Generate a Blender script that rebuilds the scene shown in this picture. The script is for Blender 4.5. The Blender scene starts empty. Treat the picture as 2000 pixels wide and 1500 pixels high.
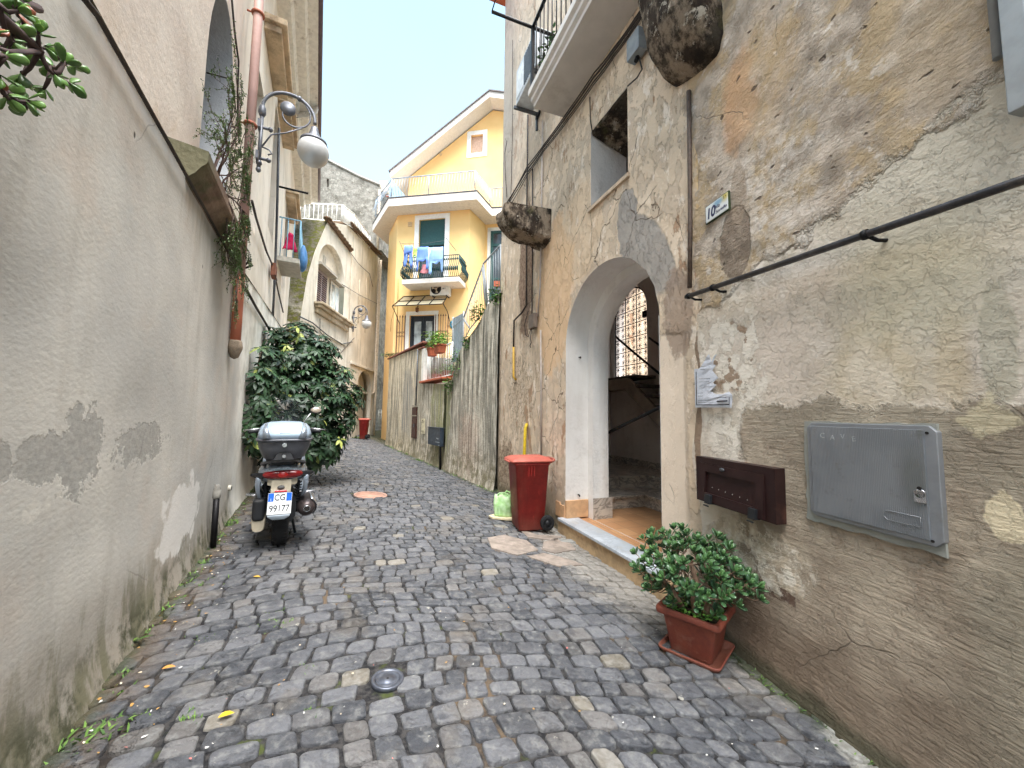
import bpy, bmesh, math, random
import numpy as np
from mathutils import Vector, Matrix, geometry
from mathutils import noise as MN
R = math.radians
random.seed(7)
SC = bpy.context.scene
COL = SC.collection
# ---------------------------------------------------------------- camera
CAMH = 1.40
FPX = 750.0
_p, _r = R(4.4), R(0.8)
_f = Vector((0, math.cos(_p), math.sin(_p)))
_rt = Vector((1, 0, 0)); _up = _rt.cross(_f)
_rt2 = _rt * math.cos(_r) + _up * math.sin(_r)
_up2 = -_rt * math.sin(_r) + _up * math.cos(_r)
cam_d = bpy.data.cameras.new('camera'); cam = bpy.data.objects.new('camera', cam_d); COL.objects.link(cam)
cam_d.sensor_width = 36; cam_d.lens = 36 * FPX / 2000; cam_d.clip_end = 2000; cam_d.clip_start = 0.02
cam.matrix_world = Matrix((( _rt2.x, _up2.x, -_f.x, 0), (_rt2.y, _up2.y, -_f.y, 0), (_rt2.z, _up2.z, -_f.z, CAMH), (0, 0, 0, 1)))
SC.camera = cam
# ---------------------------------------------------------------- world and sun
w = bpy.data.worlds.new('World'); SC.world = w; w.use_nodes = True
nt = w.node_tree; bg = nt.nodes['Background']
sky = nt.nodes.new('ShaderNodeTexSky'); sky.sky_type = 'NISHITA'; sky.sun_disc = False
SUN_EL, SUN_AZ = R(68), R(156)
sky.sun_elevation = SUN_EL; sky.sun_rotation = SUN_AZ; sky.air_density = 1.0; sky.dust_density = 3.2; sky.ozone_density = 1.0
veil = nt.nodes.new('ShaderNodeMix'); veil.data_type = 'RGBA'; veil.inputs[0].default_value = 0.72   # thin bright cloud veil over the blue
nt.links.new(sky.outputs[0], veil.inputs[6])
wt = nt.nodes.new('ShaderNodeTexCoord'); wz = nt.nodes.new('ShaderNodeSeparateXYZ'); nt.links.new(wt.outputs['Generated'], wz.inputs[0])
wn = nt.nodes.new('ShaderNodeTexNoise'); wn.inputs['Scale'].default_value = 1.6; wn.inputs['Detail'].default_value = 3; nt.links.new(wt.outputs['Generated'], wn.inputs['Vector'])
wa = nt.nodes.new('ShaderNodeMath'); wa.operation = 'MULTIPLY_ADD'; wa.inputs[1].default_value = -.5; nt.links.new(wn.outputs[0], wa.inputs[0]); nt.links.new(wz.outputs['Z'], wa.inputs[2])
wr = nt.nodes.new('ShaderNodeMapRange'); wr.inputs[1].default_value = -.05; wr.inputs[2].default_value = .55; nt.links.new(wa.outputs[0], wr.inputs[0])
wm = nt.nodes.new('ShaderNodeMix'); wm.data_type = 'RGBA'; wm.inputs[6].default_value = (1.36, 1.70, 1.76, 1); wm.inputs[7].default_value = (0.82, 1.46, 1.74, 1)
nt.links.new(wr.outputs[0], wm.inputs[0]); nt.links.new(wm.outputs[2], veil.inputs[7])
nt.links.new(veil.outputs[2], bg.inputs[0]); bg.inputs[1].default_value = 0.15
sl = bpy.data.lights.new('sun', 'SUN'); sl.energy = 2.6; sl.angle = R(50); sl.color = (1.0, 0.985, 0.965)
so = bpy.data.objects.new('sun', sl); COL.objects.link(so)
sd = Vector((math.sin(SUN_AZ) * math.cos(SUN_EL), math.cos(SUN_AZ) * math.cos(SUN_EL), math.sin(SUN_EL)))
so.rotation_euler = sd.to_track_quat('Z', 'Y').to_euler()
SC.view_settings.view_transform = 'Standard'; SC.view_settings.look = 'None'
SC.view_settings.gamma = 1; SC.view_settings.exposure = 2.38
SC.cycles.max_bounces = 8; SC.cycles.diffuse_bounces = 4; SC.cycles.glossy_bounces = 3
SC.cycles.transmission_bounces = 6; SC.cycles.transparent_max_bounces = 12
SC.cycles.use_denoising = True; SC.cycles.use_adaptive_sampling = True; SC.cycles.adaptive_threshold = 0.03
SC.cycles.sample_clamp_indirect = 8
# ---------------------------------------------------------------- geometry of the place
def ray(x, y):
    return _f * FPX + _rt2 * (x - 1000) - _up2 * (y - 750)
CO = Vector((0, 0, CAMH))
def PY(x, y, Y):
    d = ray(x, y); return CO + d * (Y / d.y)
def gz(x, y):
    return 0.07 - 0.080 * x - 0.020 * y
def G(x, y):
    d = ray(x, y); t = (0.07 - CAMH) / (d.z + 0.080 * d.x + 0.020 * d.y)
    return CO + d * t
class Frame:
    """vertical reference plane: u along it, n out towards the street"""
    def __init__(s, x, y, phi):
        s.o = Vector((x, y, 0)); a = R(phi); s.phi = a
        s.u = Vector((math.cos(a), math.sin(a), 0)); s.n = Vector((-math.sin(a), math.cos(a), 0))
    def uz(s, x, y, n=0.0):
        d = ray(x, y); t = (s.o + s.n * n - CO).dot(s.n) / d.dot(s.n); p = CO + d * t
        return (p - s.o).dot(s.u), p.z
    def w(s, u, n, z):
        p = s.o + s.u * u + s.n * n; return Vector((p.x, p.y, z))
    def loc(s, p):
        q = p - s.o; return q.dot(s.u), q.dot(s.n), p.z
    def ground(s, u, n=0.0):
        p = s.w(u, n, 0); return gz(p.x, p.y)
FD = Frame(-.25, 7.42, 110.2)
FR = Frame(1.38, 3.05, 102)
FL = Frame(-1.94, 2.03, -63.2)
FT = Frame(-.28, 7.29, 120.9)
# ---------------------------------------------------------------- things and meshes
def tag(o, label=None, cat=None, group=None, kind=None):
    if label: o['label'] = label
    if cat: o['category'] = cat
    if group: o['group'] = group
    if kind: o['kind'] = kind
    return o
def thing(name, label, cat, loc=(0, 0, 0), rz=0.0, group=None):
    o = bpy.data.objects.new(name, None); COL.objects.link(o); o.empty_display_size = 0.1
    o.location = loc; o.rotation_euler = (0, 0, rz)
    return tag(o, label, cat, group)
def copy_tree(o, parent=None):
    c = o.copy(); COL.objects.link(c)
    if parent: c.parent = parent
    for ch in o.children: copy_tree(ch, c)
    return c
def mw(o):
    m = Matrix.Translation(o.location) @ o.rotation_euler.to_matrix().to_4x4()
    return mw(o.parent) @ m if o.parent else m
class MB:
    def __init__(s):
        s.v = []; s.f = []; s.mi = []; s.cur = 0; s.col = []; s.c = (1, 1, 1, 1); s.fs = []; s.sm = False
    def add(s, co):
        s.v.append(tuple(co)); s.col.append(s.c); return len(s.v) - 1
    def face(s, ix):
        s.f.append(tuple(ix)); s.mi.append(s.cur); s.fs.append(s.sm)
    def poly(s, pts):
        s.face([s.add(p) for p in pts])
    def box(s, x0, x1, y0, y1, z0, z1, M=None):
        if x0 > x1: x0, x1 = x1, x0
        if y0 > y1: y0, y1 = y1, y0
        if z0 > z1: z0, z1 = z1, z0
        P = [Vector(p) for p in ((x0,y0,z0),(x1,y0,z0),(x1,y1,z0),(x0,y1,z0),(x0,y0,z1),(x1,y0,z1),(x1,y1,z1),(x0,y1,z1))]
        if M: P = [M @ p for p in P]
        i = [s.add(p) for p in P]
        for q in ((0,3,2,1),(4,5,6,7),(0,1,5,4),(1,2,6,5),(2,3,7,6),(3,0,4,7)): s.face([i[k] for k in q])
    def loft(s, rings, caps=True, closed=True, smooth=True):
        ids = [[s.add(p) for p in r] for r in rings]; n = len(ids[0]); o = s.sm; s.sm = smooth
        for a, b in zip(ids[:-1], ids[1:]):
            for k in range(n if closed else n - 1):
                s.face((a[k], a[(k+1) % n], b[(k+1) % n], b[k]))
        s.sm = False
        if caps:
            s.face(list(reversed(ids[0]))); s.face(ids[-1])
        s.sm = o
    def tube(s, pts, r, seg=8, caps=True):
        pts = [Vector(p) for p in pts]; n = len(pts)
        rr = r if isinstance(r, (list, tuple)) else [r] * n
        rings = []; prev = None
        for i, p in enumerate(pts):
            t = (pts[min(i+1, n-1)] - pts[max(i-1, 0)])
            if t.length < 1e-9: t = Vector((0, 0, 1))
            t.normalize()
            if prev is None:
                a = Vector((0, 0, 1)) if abs(t.z) < .9 else Vector((1, 0, 0))
                x = t.cross(a).normalized()
            else:
                x = (prev - t * prev.dot(t))
                x = x.normalized() if x.length > 1e-6 else t.orthogonal().normalized()
            prev = x; y = t.cross(x)
            rings.append([p + (x * math.cos(2*math.pi*k/seg) + y * math.sin(2*math.pi*k/seg)) * rr[i] for k in range(seg)])
        s.loft(rings, caps)
    def lathe(s, prof, c=(0, 0, 0), seg=24, M=None, caps=True):
        c = Vector(c); rings = []
        for r, z in prof:
            ring = [Vector((r*math.cos(2*math.pi*k/seg), r*math.sin(2*math.pi*k/seg), z)) for k in range(seg)]
            rings.append([(M @ p if M else p) + c for p in ring])
        s.loft(rings, caps)
    def ell(s, c, rx, ry, rz, seg=16, rg=8, M=None):
        c = Vector(c); rings = []
        for i in range(rg + 1):
            a = -math.pi/2 + math.pi * i / rg; a = max(min(a, math.pi/2 - .05), -math.pi/2 + .05)
            ring = [Vector((rx*math.cos(a)*math.cos(2*math.pi*k/seg), ry*math.cos(a)*math.sin(2*math.pi*k/seg), rz*math.sin(a))) for k in range(seg)]
            rings.append([(M @ p if M else p) + c for p in ring])
        s.loft(rings)
    def prism(s, poly, d0, d1, fn, smooth=False):
        """poly in (a,b); fn(a,b,d)->xyz; d0 front, d1 back"""
        A = [s.add(fn(a, b, d0)) for a, b in poly]; B = [s.add(fn(a, b, d1)) for a, b in poly]
        tri = geometry.tessellate_polygon([[Vector((a, b, 0)) for a, b in poly]])
        for t in tri:
            s.face([A[k] for k in t]); s.face([B[k] for k in reversed(t)])
        n = len(poly); o = s.sm; s.sm = smooth
        for k in range(n): s.face((A[k], B[k], B[(k+1) % n], A[(k+1) % n]))
        s.sm = o
    def holed(s, outer, holes, d, fn):
        loops = [[Vector((a, b, 0)) for a, b in outer]] + [[Vector((a, b, 0)) for a, b in h] for h in holes]
        ids = []
        for l in loops:
            for p in l: ids.append(s.add(fn(p.x, p.y, d)))
        for t in geometry.tessellate_polygon(loops): s.face([ids[k] for k in t])
    def reveal(s, loop, d0, d1, fn, smooth=True, closed=True):
        A = [s.add(fn(a, b, d0)) for a, b in loop]; B = [s.add(fn(a, b, d1)) for a, b in loop]
        n = len(loop); o = s.sm; s.sm = smooth
        for k in range(n if closed else n - 1): s.face((A[k], A[(k+1) % n], B[(k+1) % n], B[k]))
        s.sm = o
    def build_each(s, name, mats, parent=None, **k):
        """every separate piece becomes an object of its own"""
        par = list(range(len(s.v)))
        def find(a):
            while par[a] != a: par[a] = par[par[a]]; a = par[a]
            return a
        for f in s.f:
            for i in f[1:]: par[find(i)] = find(f[0])
        groups = {}
        for fi, f in enumerate(s.f): groups.setdefault(find(f[0]), []).append(fi)
        out = []
        for fl in groups.values():
            q = MB(); mp = {}
            for fi in fl:
                for i in s.f[fi]:
                    if i not in mp: mp[i] = len(q.v); q.v.append(s.v[i]); q.col.append(s.col[i])
                q.f.append(tuple(mp[i] for i in s.f[fi])); q.mi.append(s.mi[fi]); q.fs.append(s.fs[fi])
            out.append(q.build(name, mats, parent, **k))
        return out
    def xf(s, M, i0=0):
        for i in range(i0, len(s.v)): s.v[i] = tuple(M @ Vector(s.v[i]))
    def build(s, name, mats, parent=None, loc=None, rz=0.0, world=False, bevel=0.0, seg=2, attr=False, fixn=True, auto=None):
        me = bpy.data.meshes.new(name); V = s.v
        o = bpy.data.objects.new(name, me); COL.objects.link(o)
        if parent: o.parent = parent
        if loc is not None: o.location = loc; o.rotation_euler = (0, 0, rz)
        if world:
            Mi = mw(o).inverted(); V = [tuple(Mi @ Vector(p)) for p in V]
        me.from_pydata(V, [], s.f)
        ms = mats if isinstance(mats, (list, tuple)) else [mats]
        for m in ms: me.materials.append(m)
        me.polygons.foreach_set('material_index', s.mi); me.polygons.foreach_set('use_smooth', s.fs)
        if attr:
            ca = me.color_attributes.new('tint', 'FLOAT_COLOR', 'POINT')
            ca.data.foreach_set('color', np.array(s.col, dtype=np.float32).ravel())
        if fixn:
            bm = bmesh.new(); bm.from_mesh(me); bmesh.ops.remove_doubles(bm, verts=bm.verts, dist=1e-5) if not attr else None
            bmesh.ops.recalc_face_normals(bm, faces=bm.faces); bm.to_mesh(me); bm.free()
        me.update()
        if bevel:
            b = o.modifiers.new('bevel', 'BEVEL'); b.width = bevel; b.segments = seg; b.limit_method = 'ANGLE'; b.angle_limit = R(35)
        return o
# ---------------------------------------------------------------- material language
def lin(c):
    return tuple(((v/255.0)/12.92 if v/255.0 <= .04045 else ((v/255.0+.055)/1.055)**2.4) for v in c[:3]) + (1.0,)
class S:
    """a socket (or number) with arithmetic"""
    def __init__(s, m, k): s.m = m; s.k = k
    def _o(s, op, b, c=None):
        return s.m.math(op, s, b, c)
    def __add__(s, b): return s._o('ADD', b)
    def __sub__(s, b): return s._o('SUBTRACT', b)
    def __mul__(s, b): return s._o('MULTIPLY', b)
    def __truediv__(s, b): return s._o('DIVIDE', b)
    def __rsub__(s, a): return s.m.math('SUBTRACT', a, s)
    __radd__ = __add__; __rmul__ = __mul__
class Mat:
    def __init__(s, name, rough=.8, spec=.3, metal=0.0):
        s.mat = bpy.data.materials.new(name); s.mat.use_nodes = True; s.nt = s.mat.node_tree
        s.b = s.nt.nodes['Principled BSDF']; s.set('Roughness', rough); s.set('Metallic', metal)
        s.set('Specular IOR Level', spec)
        s.tc = s.nt.nodes.new('ShaderNodeTexCoord'); s.P = s.tc.outputs['Object']
        sp = s.nt.nodes.new('ShaderNodeSeparateXYZ'); s.nt.links.new(s.P, sp.inputs[0])
        s.x, s.y, s.z = (S(s, sp.outputs[i]) for i in range(3))
    def put(s, v, inp):
        if isinstance(v, S): s.nt.links.new(v.k, inp)
        elif hasattr(v, 'is_output'): s.nt.links.new(v, inp)
        else: inp.default_value = v
    def set(s, n, v): s.put(v, s.b.inputs[n])
    def math(s, op, a, b=None, c=None):
        n = s.nt.nodes.new('ShaderNodeMath'); n.operation = op; s.put(a, n.inputs[0])
        if b is not None: s.put(b, n.inputs[1])
        if c is not None: s.put(c, n.inputs[2])
        return S(s, n.outputs[0])
    def vec(s, stretch=(1, 1, 1), off=(0, 0, 0)):
        n = s.nt.nodes.new('ShaderNodeMapping'); s.nt.links.new(s.P, n.inputs[0])
        n.inputs['Scale'].default_value = stretch; n.inputs['Location'].default_value = off; return n.outputs[0]
    def noise(s, scale, detail=4, rough=.55, stretch=None, off=0.0, dist=0.0):
        n = s.nt.nodes.new('ShaderNodeTexNoise'); n.inputs['Scale'].default_value = scale
        n.inputs['Detail'].default_value = detail; n.inputs['Roughness'].default_value = rough; n.inputs['Distortion'].default_value = dist
        s.nt.links.new(s.vec(stretch or (1, 1, 1), (off, off*1.7, off*.6)) if (stretch or off) else s.P, n.inputs['Vector'])
        return S(s, n.outputs[0])
    def voro(s, scale, feature='F1', stretch=None, off=0.0, warp=0.0, out='Distance', rnd=1.0):
        n = s.nt.nodes.new('ShaderNodeTexVoronoi'); n.feature = feature; n.inputs['Scale'].default_value = scale
        n.inputs['Randomness'].default_value = rnd
        v = s.vec(stretch or (1, 1, 1), (off, off, off))
        if warp:
            nn = s.nt.nodes.new('ShaderNodeTexNoise'); nn.inputs['Scale'].default_value = scale * 1.7; nn.inputs['Detail'].default_value = 4
            s.nt.links.new(s.P, nn.inputs['Vector'])
            va = s.nt.nodes.new('ShaderNodeVectorMath'); va.operation = 'MULTIPLY_ADD'
            s.nt.links.new(nn.outputs['Color'], va.inputs[0]); va.inputs[1].default_value = (warp,)*3; s.nt.links.new(v, va.inputs[2]); v = va.outputs[0]
        s.nt.links.new(v, n.inputs['Vector']); return S(s, n.outputs[out])
    def step(s, v, a, b):
        """0 below a, 1 above b (a may exceed b)"""
        n = s.nt.nodes.new('ShaderNodeMapRange'); n.interpolation_type = 'SMOOTHSTEP'; s.put(v, n.inputs[0])
        if a <= b:
            n.inputs[1].default_value, n.inputs[2].default_value = a, b
        else:
            n.inputs[1].default_value, n.inputs[2].default_value = b, a; n.inputs[3].default_value, n.inputs[4].default_value = 1, 0
        return S(s, n.outputs[0])
    def mix(s, f, a, b, mode='MIX'):
        n = s.nt.nodes.new('ShaderNodeMix'); n.data_type = 'RGBA'; n.blend_type = mode; s.put(f, n.inputs[0])
        for v, i in ((a, 6), (b, 7)):
            s.put(lin(v) if isinstance(v, tuple) and max(v) > 1.5 else v, n.inputs[i])
        return S(s, n.outputs[2])
    def blob(s, cx, cz, rx, rz, amp=.5, ns=5.0, soft=.1, box=False, nz=None):
        dx = (s.x - cx) / rx; dz = (s.z - cz) / rz
        if box: d = s.math('MAXIMUM', s.math('ABSOLUTE', dx), s.math('ABSOLUTE', dz))
        else: d = s.math('SQRT', dx * dx + dz * dz)
        if amp:
            key = round(ns); cache = s.__dict__.setdefault('nc', {})
            if nz is None:
                if key not in cache: cache[key] = s.noise(key, 4, .6, off=key * .37)
                nz = cache[key]
            d = d + (nz - .5) * (amp * 2)
        return s.step(d, 1 + soft, 1 - soft)
    def tone(s, c, sat=1.0, val=1.0):
        n = s.nt.nodes.new('ShaderNodeHueSaturation'); n.inputs['Saturation'].default_value = sat; n.inputs['Value'].default_value = val
        s.put(c, n.inputs['Color']); return S(s, n.outputs[0])
    def bump(s, h, dist=.01, strength=1.0, prev=None):
        n = s.nt.nodes.new('ShaderNodeBump'); n.inputs['Strength'].default_value = strength; n.inputs['Distance'].default_value = dist
        s.put(h, n.inputs['Height'])
        if prev is not None: s.nt.links.new(prev, n.inputs['Normal'])
        s.nt.links.new(n.outputs[0], s.b.inputs['Normal']); return n.outputs[0]
    def attr(s, name='tint'):
        n = s.nt.nodes.new('ShaderNodeAttribute'); n.attribute_name = name
        sp = s.nt.nodes.new('ShaderNodeSeparateColor'); s.nt.links.new(n.outputs['Color'], sp.inputs[0])
        return [S(s, sp.outputs[i]) for i in range(3)]
    def color(s, v):
        s.put(lin(v) if isinstance(v, tuple) and max(v) > 1.5 else v, s.b.inputs['Base Color']); return s
_mc = {}
def simple(name, col, rough=.6, metal=0.0, var=.12, ns=12.0, bump=.0, bs=60.0, spec=.4, dirt=None, coat=0.0):
    """plain painted or raw material with mottling and optional dirt"""
    if name in _mc: return _mc[name]
    m = Mat(name, rough, spec, metal); c = lin(col)
    a = tuple(v*(1-var) for v in c[:3]) + (1,); b = tuple(min(1, v*(1+var)) for v in c[:3]) + (1,)
    f = m.step(m.noise(ns, 5, .6), .35, .65); k = m.mix(f, a, b)
    if dirt: k = m.mix(m.step(m.noise(ns*.5, 6, .7, off=3.1), .52, .72) * .7, k, dirt)
    m.color(k); m.set('Roughness', m.noise(ns*1.3, 3) * .25 + (rough - .12))
    if bump: m.bump(m.noise(bs, 4, .6), bump)
    if coat: m.set('Coat Weight', coat)
    _mc[name] = m.mat; return m.mat
# ================================================================ wall materials
def bp(m, F, x0, y0, x1, y1, n=0.0, **k):
    """patch on a wall between two points of the survey"""
    a = F.uz(x0, y0, n); b = F.uz(x1, y1, n)
    return m.blob((a[0]+b[0])/2, (a[1]+b[1])/2, max(.02, abs(a[0]-b[0])/2), max(.02, abs(a[1]-b[1])/2), **k)
def mat_left_lower():
    m = Mat('grey_render', .9, .2)
    big = m.noise(.9, 4, .55); mid = m.noise(4, 5, .6, off=2.0); fine = m.noise(28, 4, .6)
    c = m.mix(m.step(big, .38, .62), (163, 159, 151), (182, 176, 164))
    c = m.mix(m.step(m.noise(1.6, 5, .6, off=5.0), .5, .7) * .7, c, (178, 161, 143))
    c = m.mix(m.step(mid, .55, .75) * .35, c, (150, 146, 138))
    run = m.noise(2.2, 4, .6, stretch=(3.2, 3.2, .35), off=1.0)
    c = m.mix(m.step(run, .5, .72) * .35, c, (146, 138, 124))
    low = m.step(m.z + (m.noise(3, 4, .6) - .5) * .5, .75, .2)
    c = m.mix(low * .75, c, (128, 114, 92))
    c = m.mix(low * m.step(m.noise(3.4, 6, .65, stretch=(2.2, 2.2, .6), off=7.0), .47, .6) * .85, c, (98, 94, 58))
    c = m.mix(m.step(m.z + (m.noise(5, 4) - .5) * .3, .48, .25) * m.step(m.noise(5, 6, .7, off=8.0), .42, .6), c, (66, 66, 40))
    nz = m.noise(9, 6, .65, off=4.0)
    nz = nz * .7 + m.noise(34, 4, .6, off=14) * .3
    P = bp(m, FL, 30, 845, 120, 935, amp=1.0, nz=nz)
    P = m.math('MAXIMUM', P, bp(m, FL, 120, 790, 186, 950, amp=1.3, nz=nz))
    P = m.math('MAXIMUM', P, bp(m, FL, -40, 870, 18, 950, amp=1.1, nz=nz))
    P = m.math('MAXIMUM', P, bp(m, FL, 225, 830, 315, 890, amp=1.9, nz=nz))
    c = m.mix(P, c, m.mix(m.step(fine, .4, .6), (144, 140, 132), (154, 150, 141)))
    rim = m.step(m.noise(9, 6, .65, off=9.0), .5, .6) * bp(m, FL, 0, 880, 190, 985, amp=.5) * (1 - P)
    c = m.mix(rim * .5, c, (196, 188, 172))
    c = m.mix(bp(m, FL, 320, 960, 385, 1035, amp=1.2, ns=4) * .8, c, (205, 200, 192))
    top = m.step(m.z, 2.35, 2.9) * m.step(m.noise(3, 4, .6, stretch=(5, 5, .5), off=6), .42, .62) * m.step(m.x, .4, -.9)
    c = m.mix(top * .55, c, (134, 128, 104))
    c = m.mix(m.step(m.x, -2.3, -2.9) * .85, c, m.mix(m.step(mid, .35, .7), (222, 218, 206), (190, 184, 170)))
    c = m.mix(m.step(m.x, -2.5, -3.4) * m.step(m.z + (mid - .5), 1.3, .6) * .6, c, (160, 150, 128))
    hole = m.step(m.voro(2.1, off=3, stretch=(1, 1, .6)), .03, .016) * m.step(m.noise(1.3, 2, off=3), .5, .6)
    c = m.mix(hole, c, (60, 55, 50))
    crk = m.step(m.voro(.9, 'DISTANCE_TO_EDGE', off=4.1, warp=.3), .004, .001) * m.step(m.noise(.9, 3, off=9), .5, .58); c = m.mix(crk * .5, c, (110, 102, 92))
    m.color(m.tone(c, .66, 1.40))
    h = m.noise(38, 5, .65, stretch=(.8, 1, 1.3)) * .55 + m.noise(7, 4, .6) * .9 - P * .35 - hole * 1.2
    m.bump(h, .0042, .75); return m.mat
def mat_left_upper():
    m = Mat('pink_plaster', .9, .2)
    c = m.mix(m.step(m.noise(1.1, 4), .36, .64), (198, 180, 164), (212, 197, 181))
    c = m.mix(m.step(m.x, -1.7, -2.7) * .95, c, m.mix(m.step(m.noise(.8, 4), .4, .65), (224, 213, 196), (206, 193, 172)))
    c = m.mix(m.step(m.noise(2.2, 5, .65, stretch=(3, 3, .4), off=3), .5, .74) * .5, c, (165, 148, 130))
    c = m.mix(m.step(m.noise(5, 6, .7, off=8), .58, .72) * .35, c, (150, 140, 126))
    c = m.mix(m.step(m.z, 3.5, 2.9) * m.step(m.noise(6, 5, .7, off=1), .45, .65) * .5, c, (178, 150, 112))
    m.color(m.tone(c, .75, 1.15)); m.bump(m.noise(45, 5, .65) * .5 + m.noise(6, 4) * .8, .008, .9); return m.mat
def mat_right():
    m = Mat('weathered_plaster', .92, .15)
    n1 = m.noise(1.5, 5, .6); n2 = m.noise(5, 6, .65, off=1.3); n3 = m.noise(16, 6, .65, off=4.0); fine = m.noise(70, 4, .6)
    c = m.mix(m.step(n1, .35, .62), (196, 178, 158), (182, 168, 146))
    c = m.mix(m.step(n2, .5, .66) * .55, c, (160, 140, 118))
    c = m.mix(m.step(m.noise(2.2, 5, .6, off=6), .5, .62) * .5, c, (206, 194, 178))
    # rough upper zone with ochre and holes, edge sloping down towards the door
    edge = m.z - (2.33 - (m.x + .8) * .30) + (n2 - .5) * .5
    up = m.step(edge, -.03, .05)
    u1 = m.mix(m.step(n2, .38, .62), (196, 176, 154), (158, 138, 116))
    u1 = m.mix(m.step(m.noise(3.0, 6, .65, off=9), .45, .58) * .75, u1, (184, 152, 100))
    u1 = m.mix(m.step(m.noise(7, 6, .7, off=12), .56, .66) * .85, u1, (214, 200, 184))
    u1 = m.mix(m.step(m.noise(4, 6, .7, off=15), .54, .68) * .7, u1, (140, 122, 104))
    u1 = m.mix(bp(m, FR, 1410, 150, 1480, 250, amp=.9, soft=.4) * .75, u1, (198, 142, 84))
    u1 = m.mix(bp(m, FR, 1440, 90, 1560, 240, amp=.9, soft=.5) * .4, u1, (198, 158, 104))
    u1 = m.mix(bp(m, FR, 1700, 0, 1960, 150, amp=.9, soft=.5) * .45, u1, (188, 158, 114))
    c = m.mix(up, c, u1)
    c = m.mix(bp(m, FR, 1400, 330, 1620, 560, amp=.5, ns=4, soft=.3) * m.step(n3, .38, .6) * .6, c, (212, 198, 182))
    # smoother grey-green skim on the right
    c = m.mix(bp(m, FR, 1640, 260, 2100, 560, amp=.5, ns=3, soft=.5) * .5 * (1 - up), c, (176, 166, 142))
    c = m.mix(bp(m, FR, 1650, 500, 1980, 640, amp=1.0, ns=3, soft=.6) * .45, c, (184, 172, 134))
    c = m.mix(bp(m, FR, 1620, 660, 1800, 790, amp=1.4, ns=4, soft=.6) * .5, c, (190, 166, 118))
    c = m.mix(bp(m, FR, 1820, 620, 1900, 800, amp=1.2, ns=4, soft=.6) * .45, c, (180, 156, 108))
    c = m.mix(bp(m, FR, 1480, 600, 1610, 800, amp=1.0, ns=3, soft=.6) * .5, c, (205, 186, 168))
    c = m.mix(bp(m, FR, 1660, 690, 1760, 790, amp=1.5, ns=6, soft=.5) * .45, c, (214, 200, 182))
    c = m.mix(bp(m, FR, 1900, 560, 2000, 790, amp=.8, ns=4) * .5, c, (156, 150, 124))
    # pale flaky patches and bare brown near the door side
    fl = m.noise(11, 7, .68, off=21)
    c = m.mix(bp(m, FR, 1360, 590, 1500, 900, amp=.3) * m.step(fl, .46, .52) * .9, c, (214, 202, 184))
    c = m.mix(bp(m, FR, 1380, 640, 1480, 760, amp=.4) * m.step(m.noise(8, 6, .6, off=31), .53, .57), c, (150, 124, 98))
    B = bp(m, FR, 1405, 425, 1472, 535, amp=.28, ns=8, soft=.05)
    c = m.mix(B, c, m.mix(m.step(n3, .35, .65), (132, 112, 92), (150, 130, 108)))
    c = m.mix(bp(m, FR, 1425, 330, 1460, 430, amp=.5) * .7, c, (160, 136, 110))
    c = m.mix(bp(m, FR, 1352, 640, 1374, 950, amp=.5, ns=8), c, (138, 112, 86))
    # raked brown render along the foot
    line = m.z - (1.46 - m.step(m.x, -.45, -.62) * 0) + (m.noise(4, 6, .7, off=2) - .5) * .34
    foot = m.step(line, .02, -.02) * m.step(m.x + (n2 - .5) * .3 + (m.z - 1.0) * .12, -.50, -.56)
    foot = m.math('MAXIMUM', foot, m.step(m.z + (n2 - .5) * .12 + (m.x + .5) * .1, .34, .28))
    k = m.mix(m.step(m.noise(2.6, 6, .66, off=40), .38, .64), (168, 150, 126), (134, 115, 94))
    k = m.mix(m.step(m.noise(1.2, 4, .6, off=44), .5, .7) * .55, k, (142, 132, 112))
    k = m.mix(m.step(m.z + (n1 - .5) * .9, .7, .1) * .7, k, (104, 84, 64))
    k = m.mix(m.step(m.x, -1.35, -1.9) * m.step(n1, .3, .6) * .45, k, (120, 118, 98))
    c = m.mix(foot, c, k)
    Lo = bp(m, FR, 1375, 985, 1590, 1210, amp=.5, ns=5)
    c = m.mix(Lo * m.step(fl, .4, .5), c, m.mix(m.step(n3, .4, .6), (206, 194, 176), (180, 160, 132)))
    c = m.mix(bp(m, FR, 1450, 1110, 1600, 1210, amp=.8, ns=8) * m.step(fl, .55, .47), c, (96, 72, 56))
    c = m.mix(bp(m, FR, 1930, 955, 2010, 1060, amp=1.6, ns=5, soft=.1) * .9, c, (206, 186, 146))
    c = m.mix(bp(m, FR, 1895, 790, 2000, 850, amp=2.2, ns=8, soft=.2) * .6, c, (196, 180, 140))
    wet = m.step(m.z + (n2 - .5) * .15, .02, -.06)
    c = m.mix(wet * .8, c, (62, 62, 44))
    crk = m.step(m.voro(1.3, 'DISTANCE_TO_EDGE', off=1.1, warp=.35), .006, .002) * m.step(m.noise(1.1, 3, off=17), .52, .6)
    crk2 = m.step(m.voro(5, 'DISTANCE_TO_EDGE', off=5, warp=.3), .012, .004) * m.step(m.noise(1.9, 3, off=27), .52, .6) * (1 - foot)
    ck = m.math('MAXIMUM', crk, crk2 * .35)
    c = m.mix(ck * .55, c, (104, 88, 72))
    hole = m.step(m.voro(6.5, off=7, stretch=(1, 1, 1.5), warp=.1), .13, .07) * m.step(m.noise(2, 3, off=7), .45, .55) * up
    c = m.mix(hole * .8, c, (88, 70, 56))
    c = m.mix(m.step(fine, .62, .75) * .25, c, (110, 95, 80)); m.color(m.tone(c, .80, 1.32))
    rake = m.noise(13, 5, .62, stretch=(.45, .45, 4.5), off=3, dist=.6)
    rough = m.noise(24, 6, .7, stretch=(.8, 1, 1.5), off=3)
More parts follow.
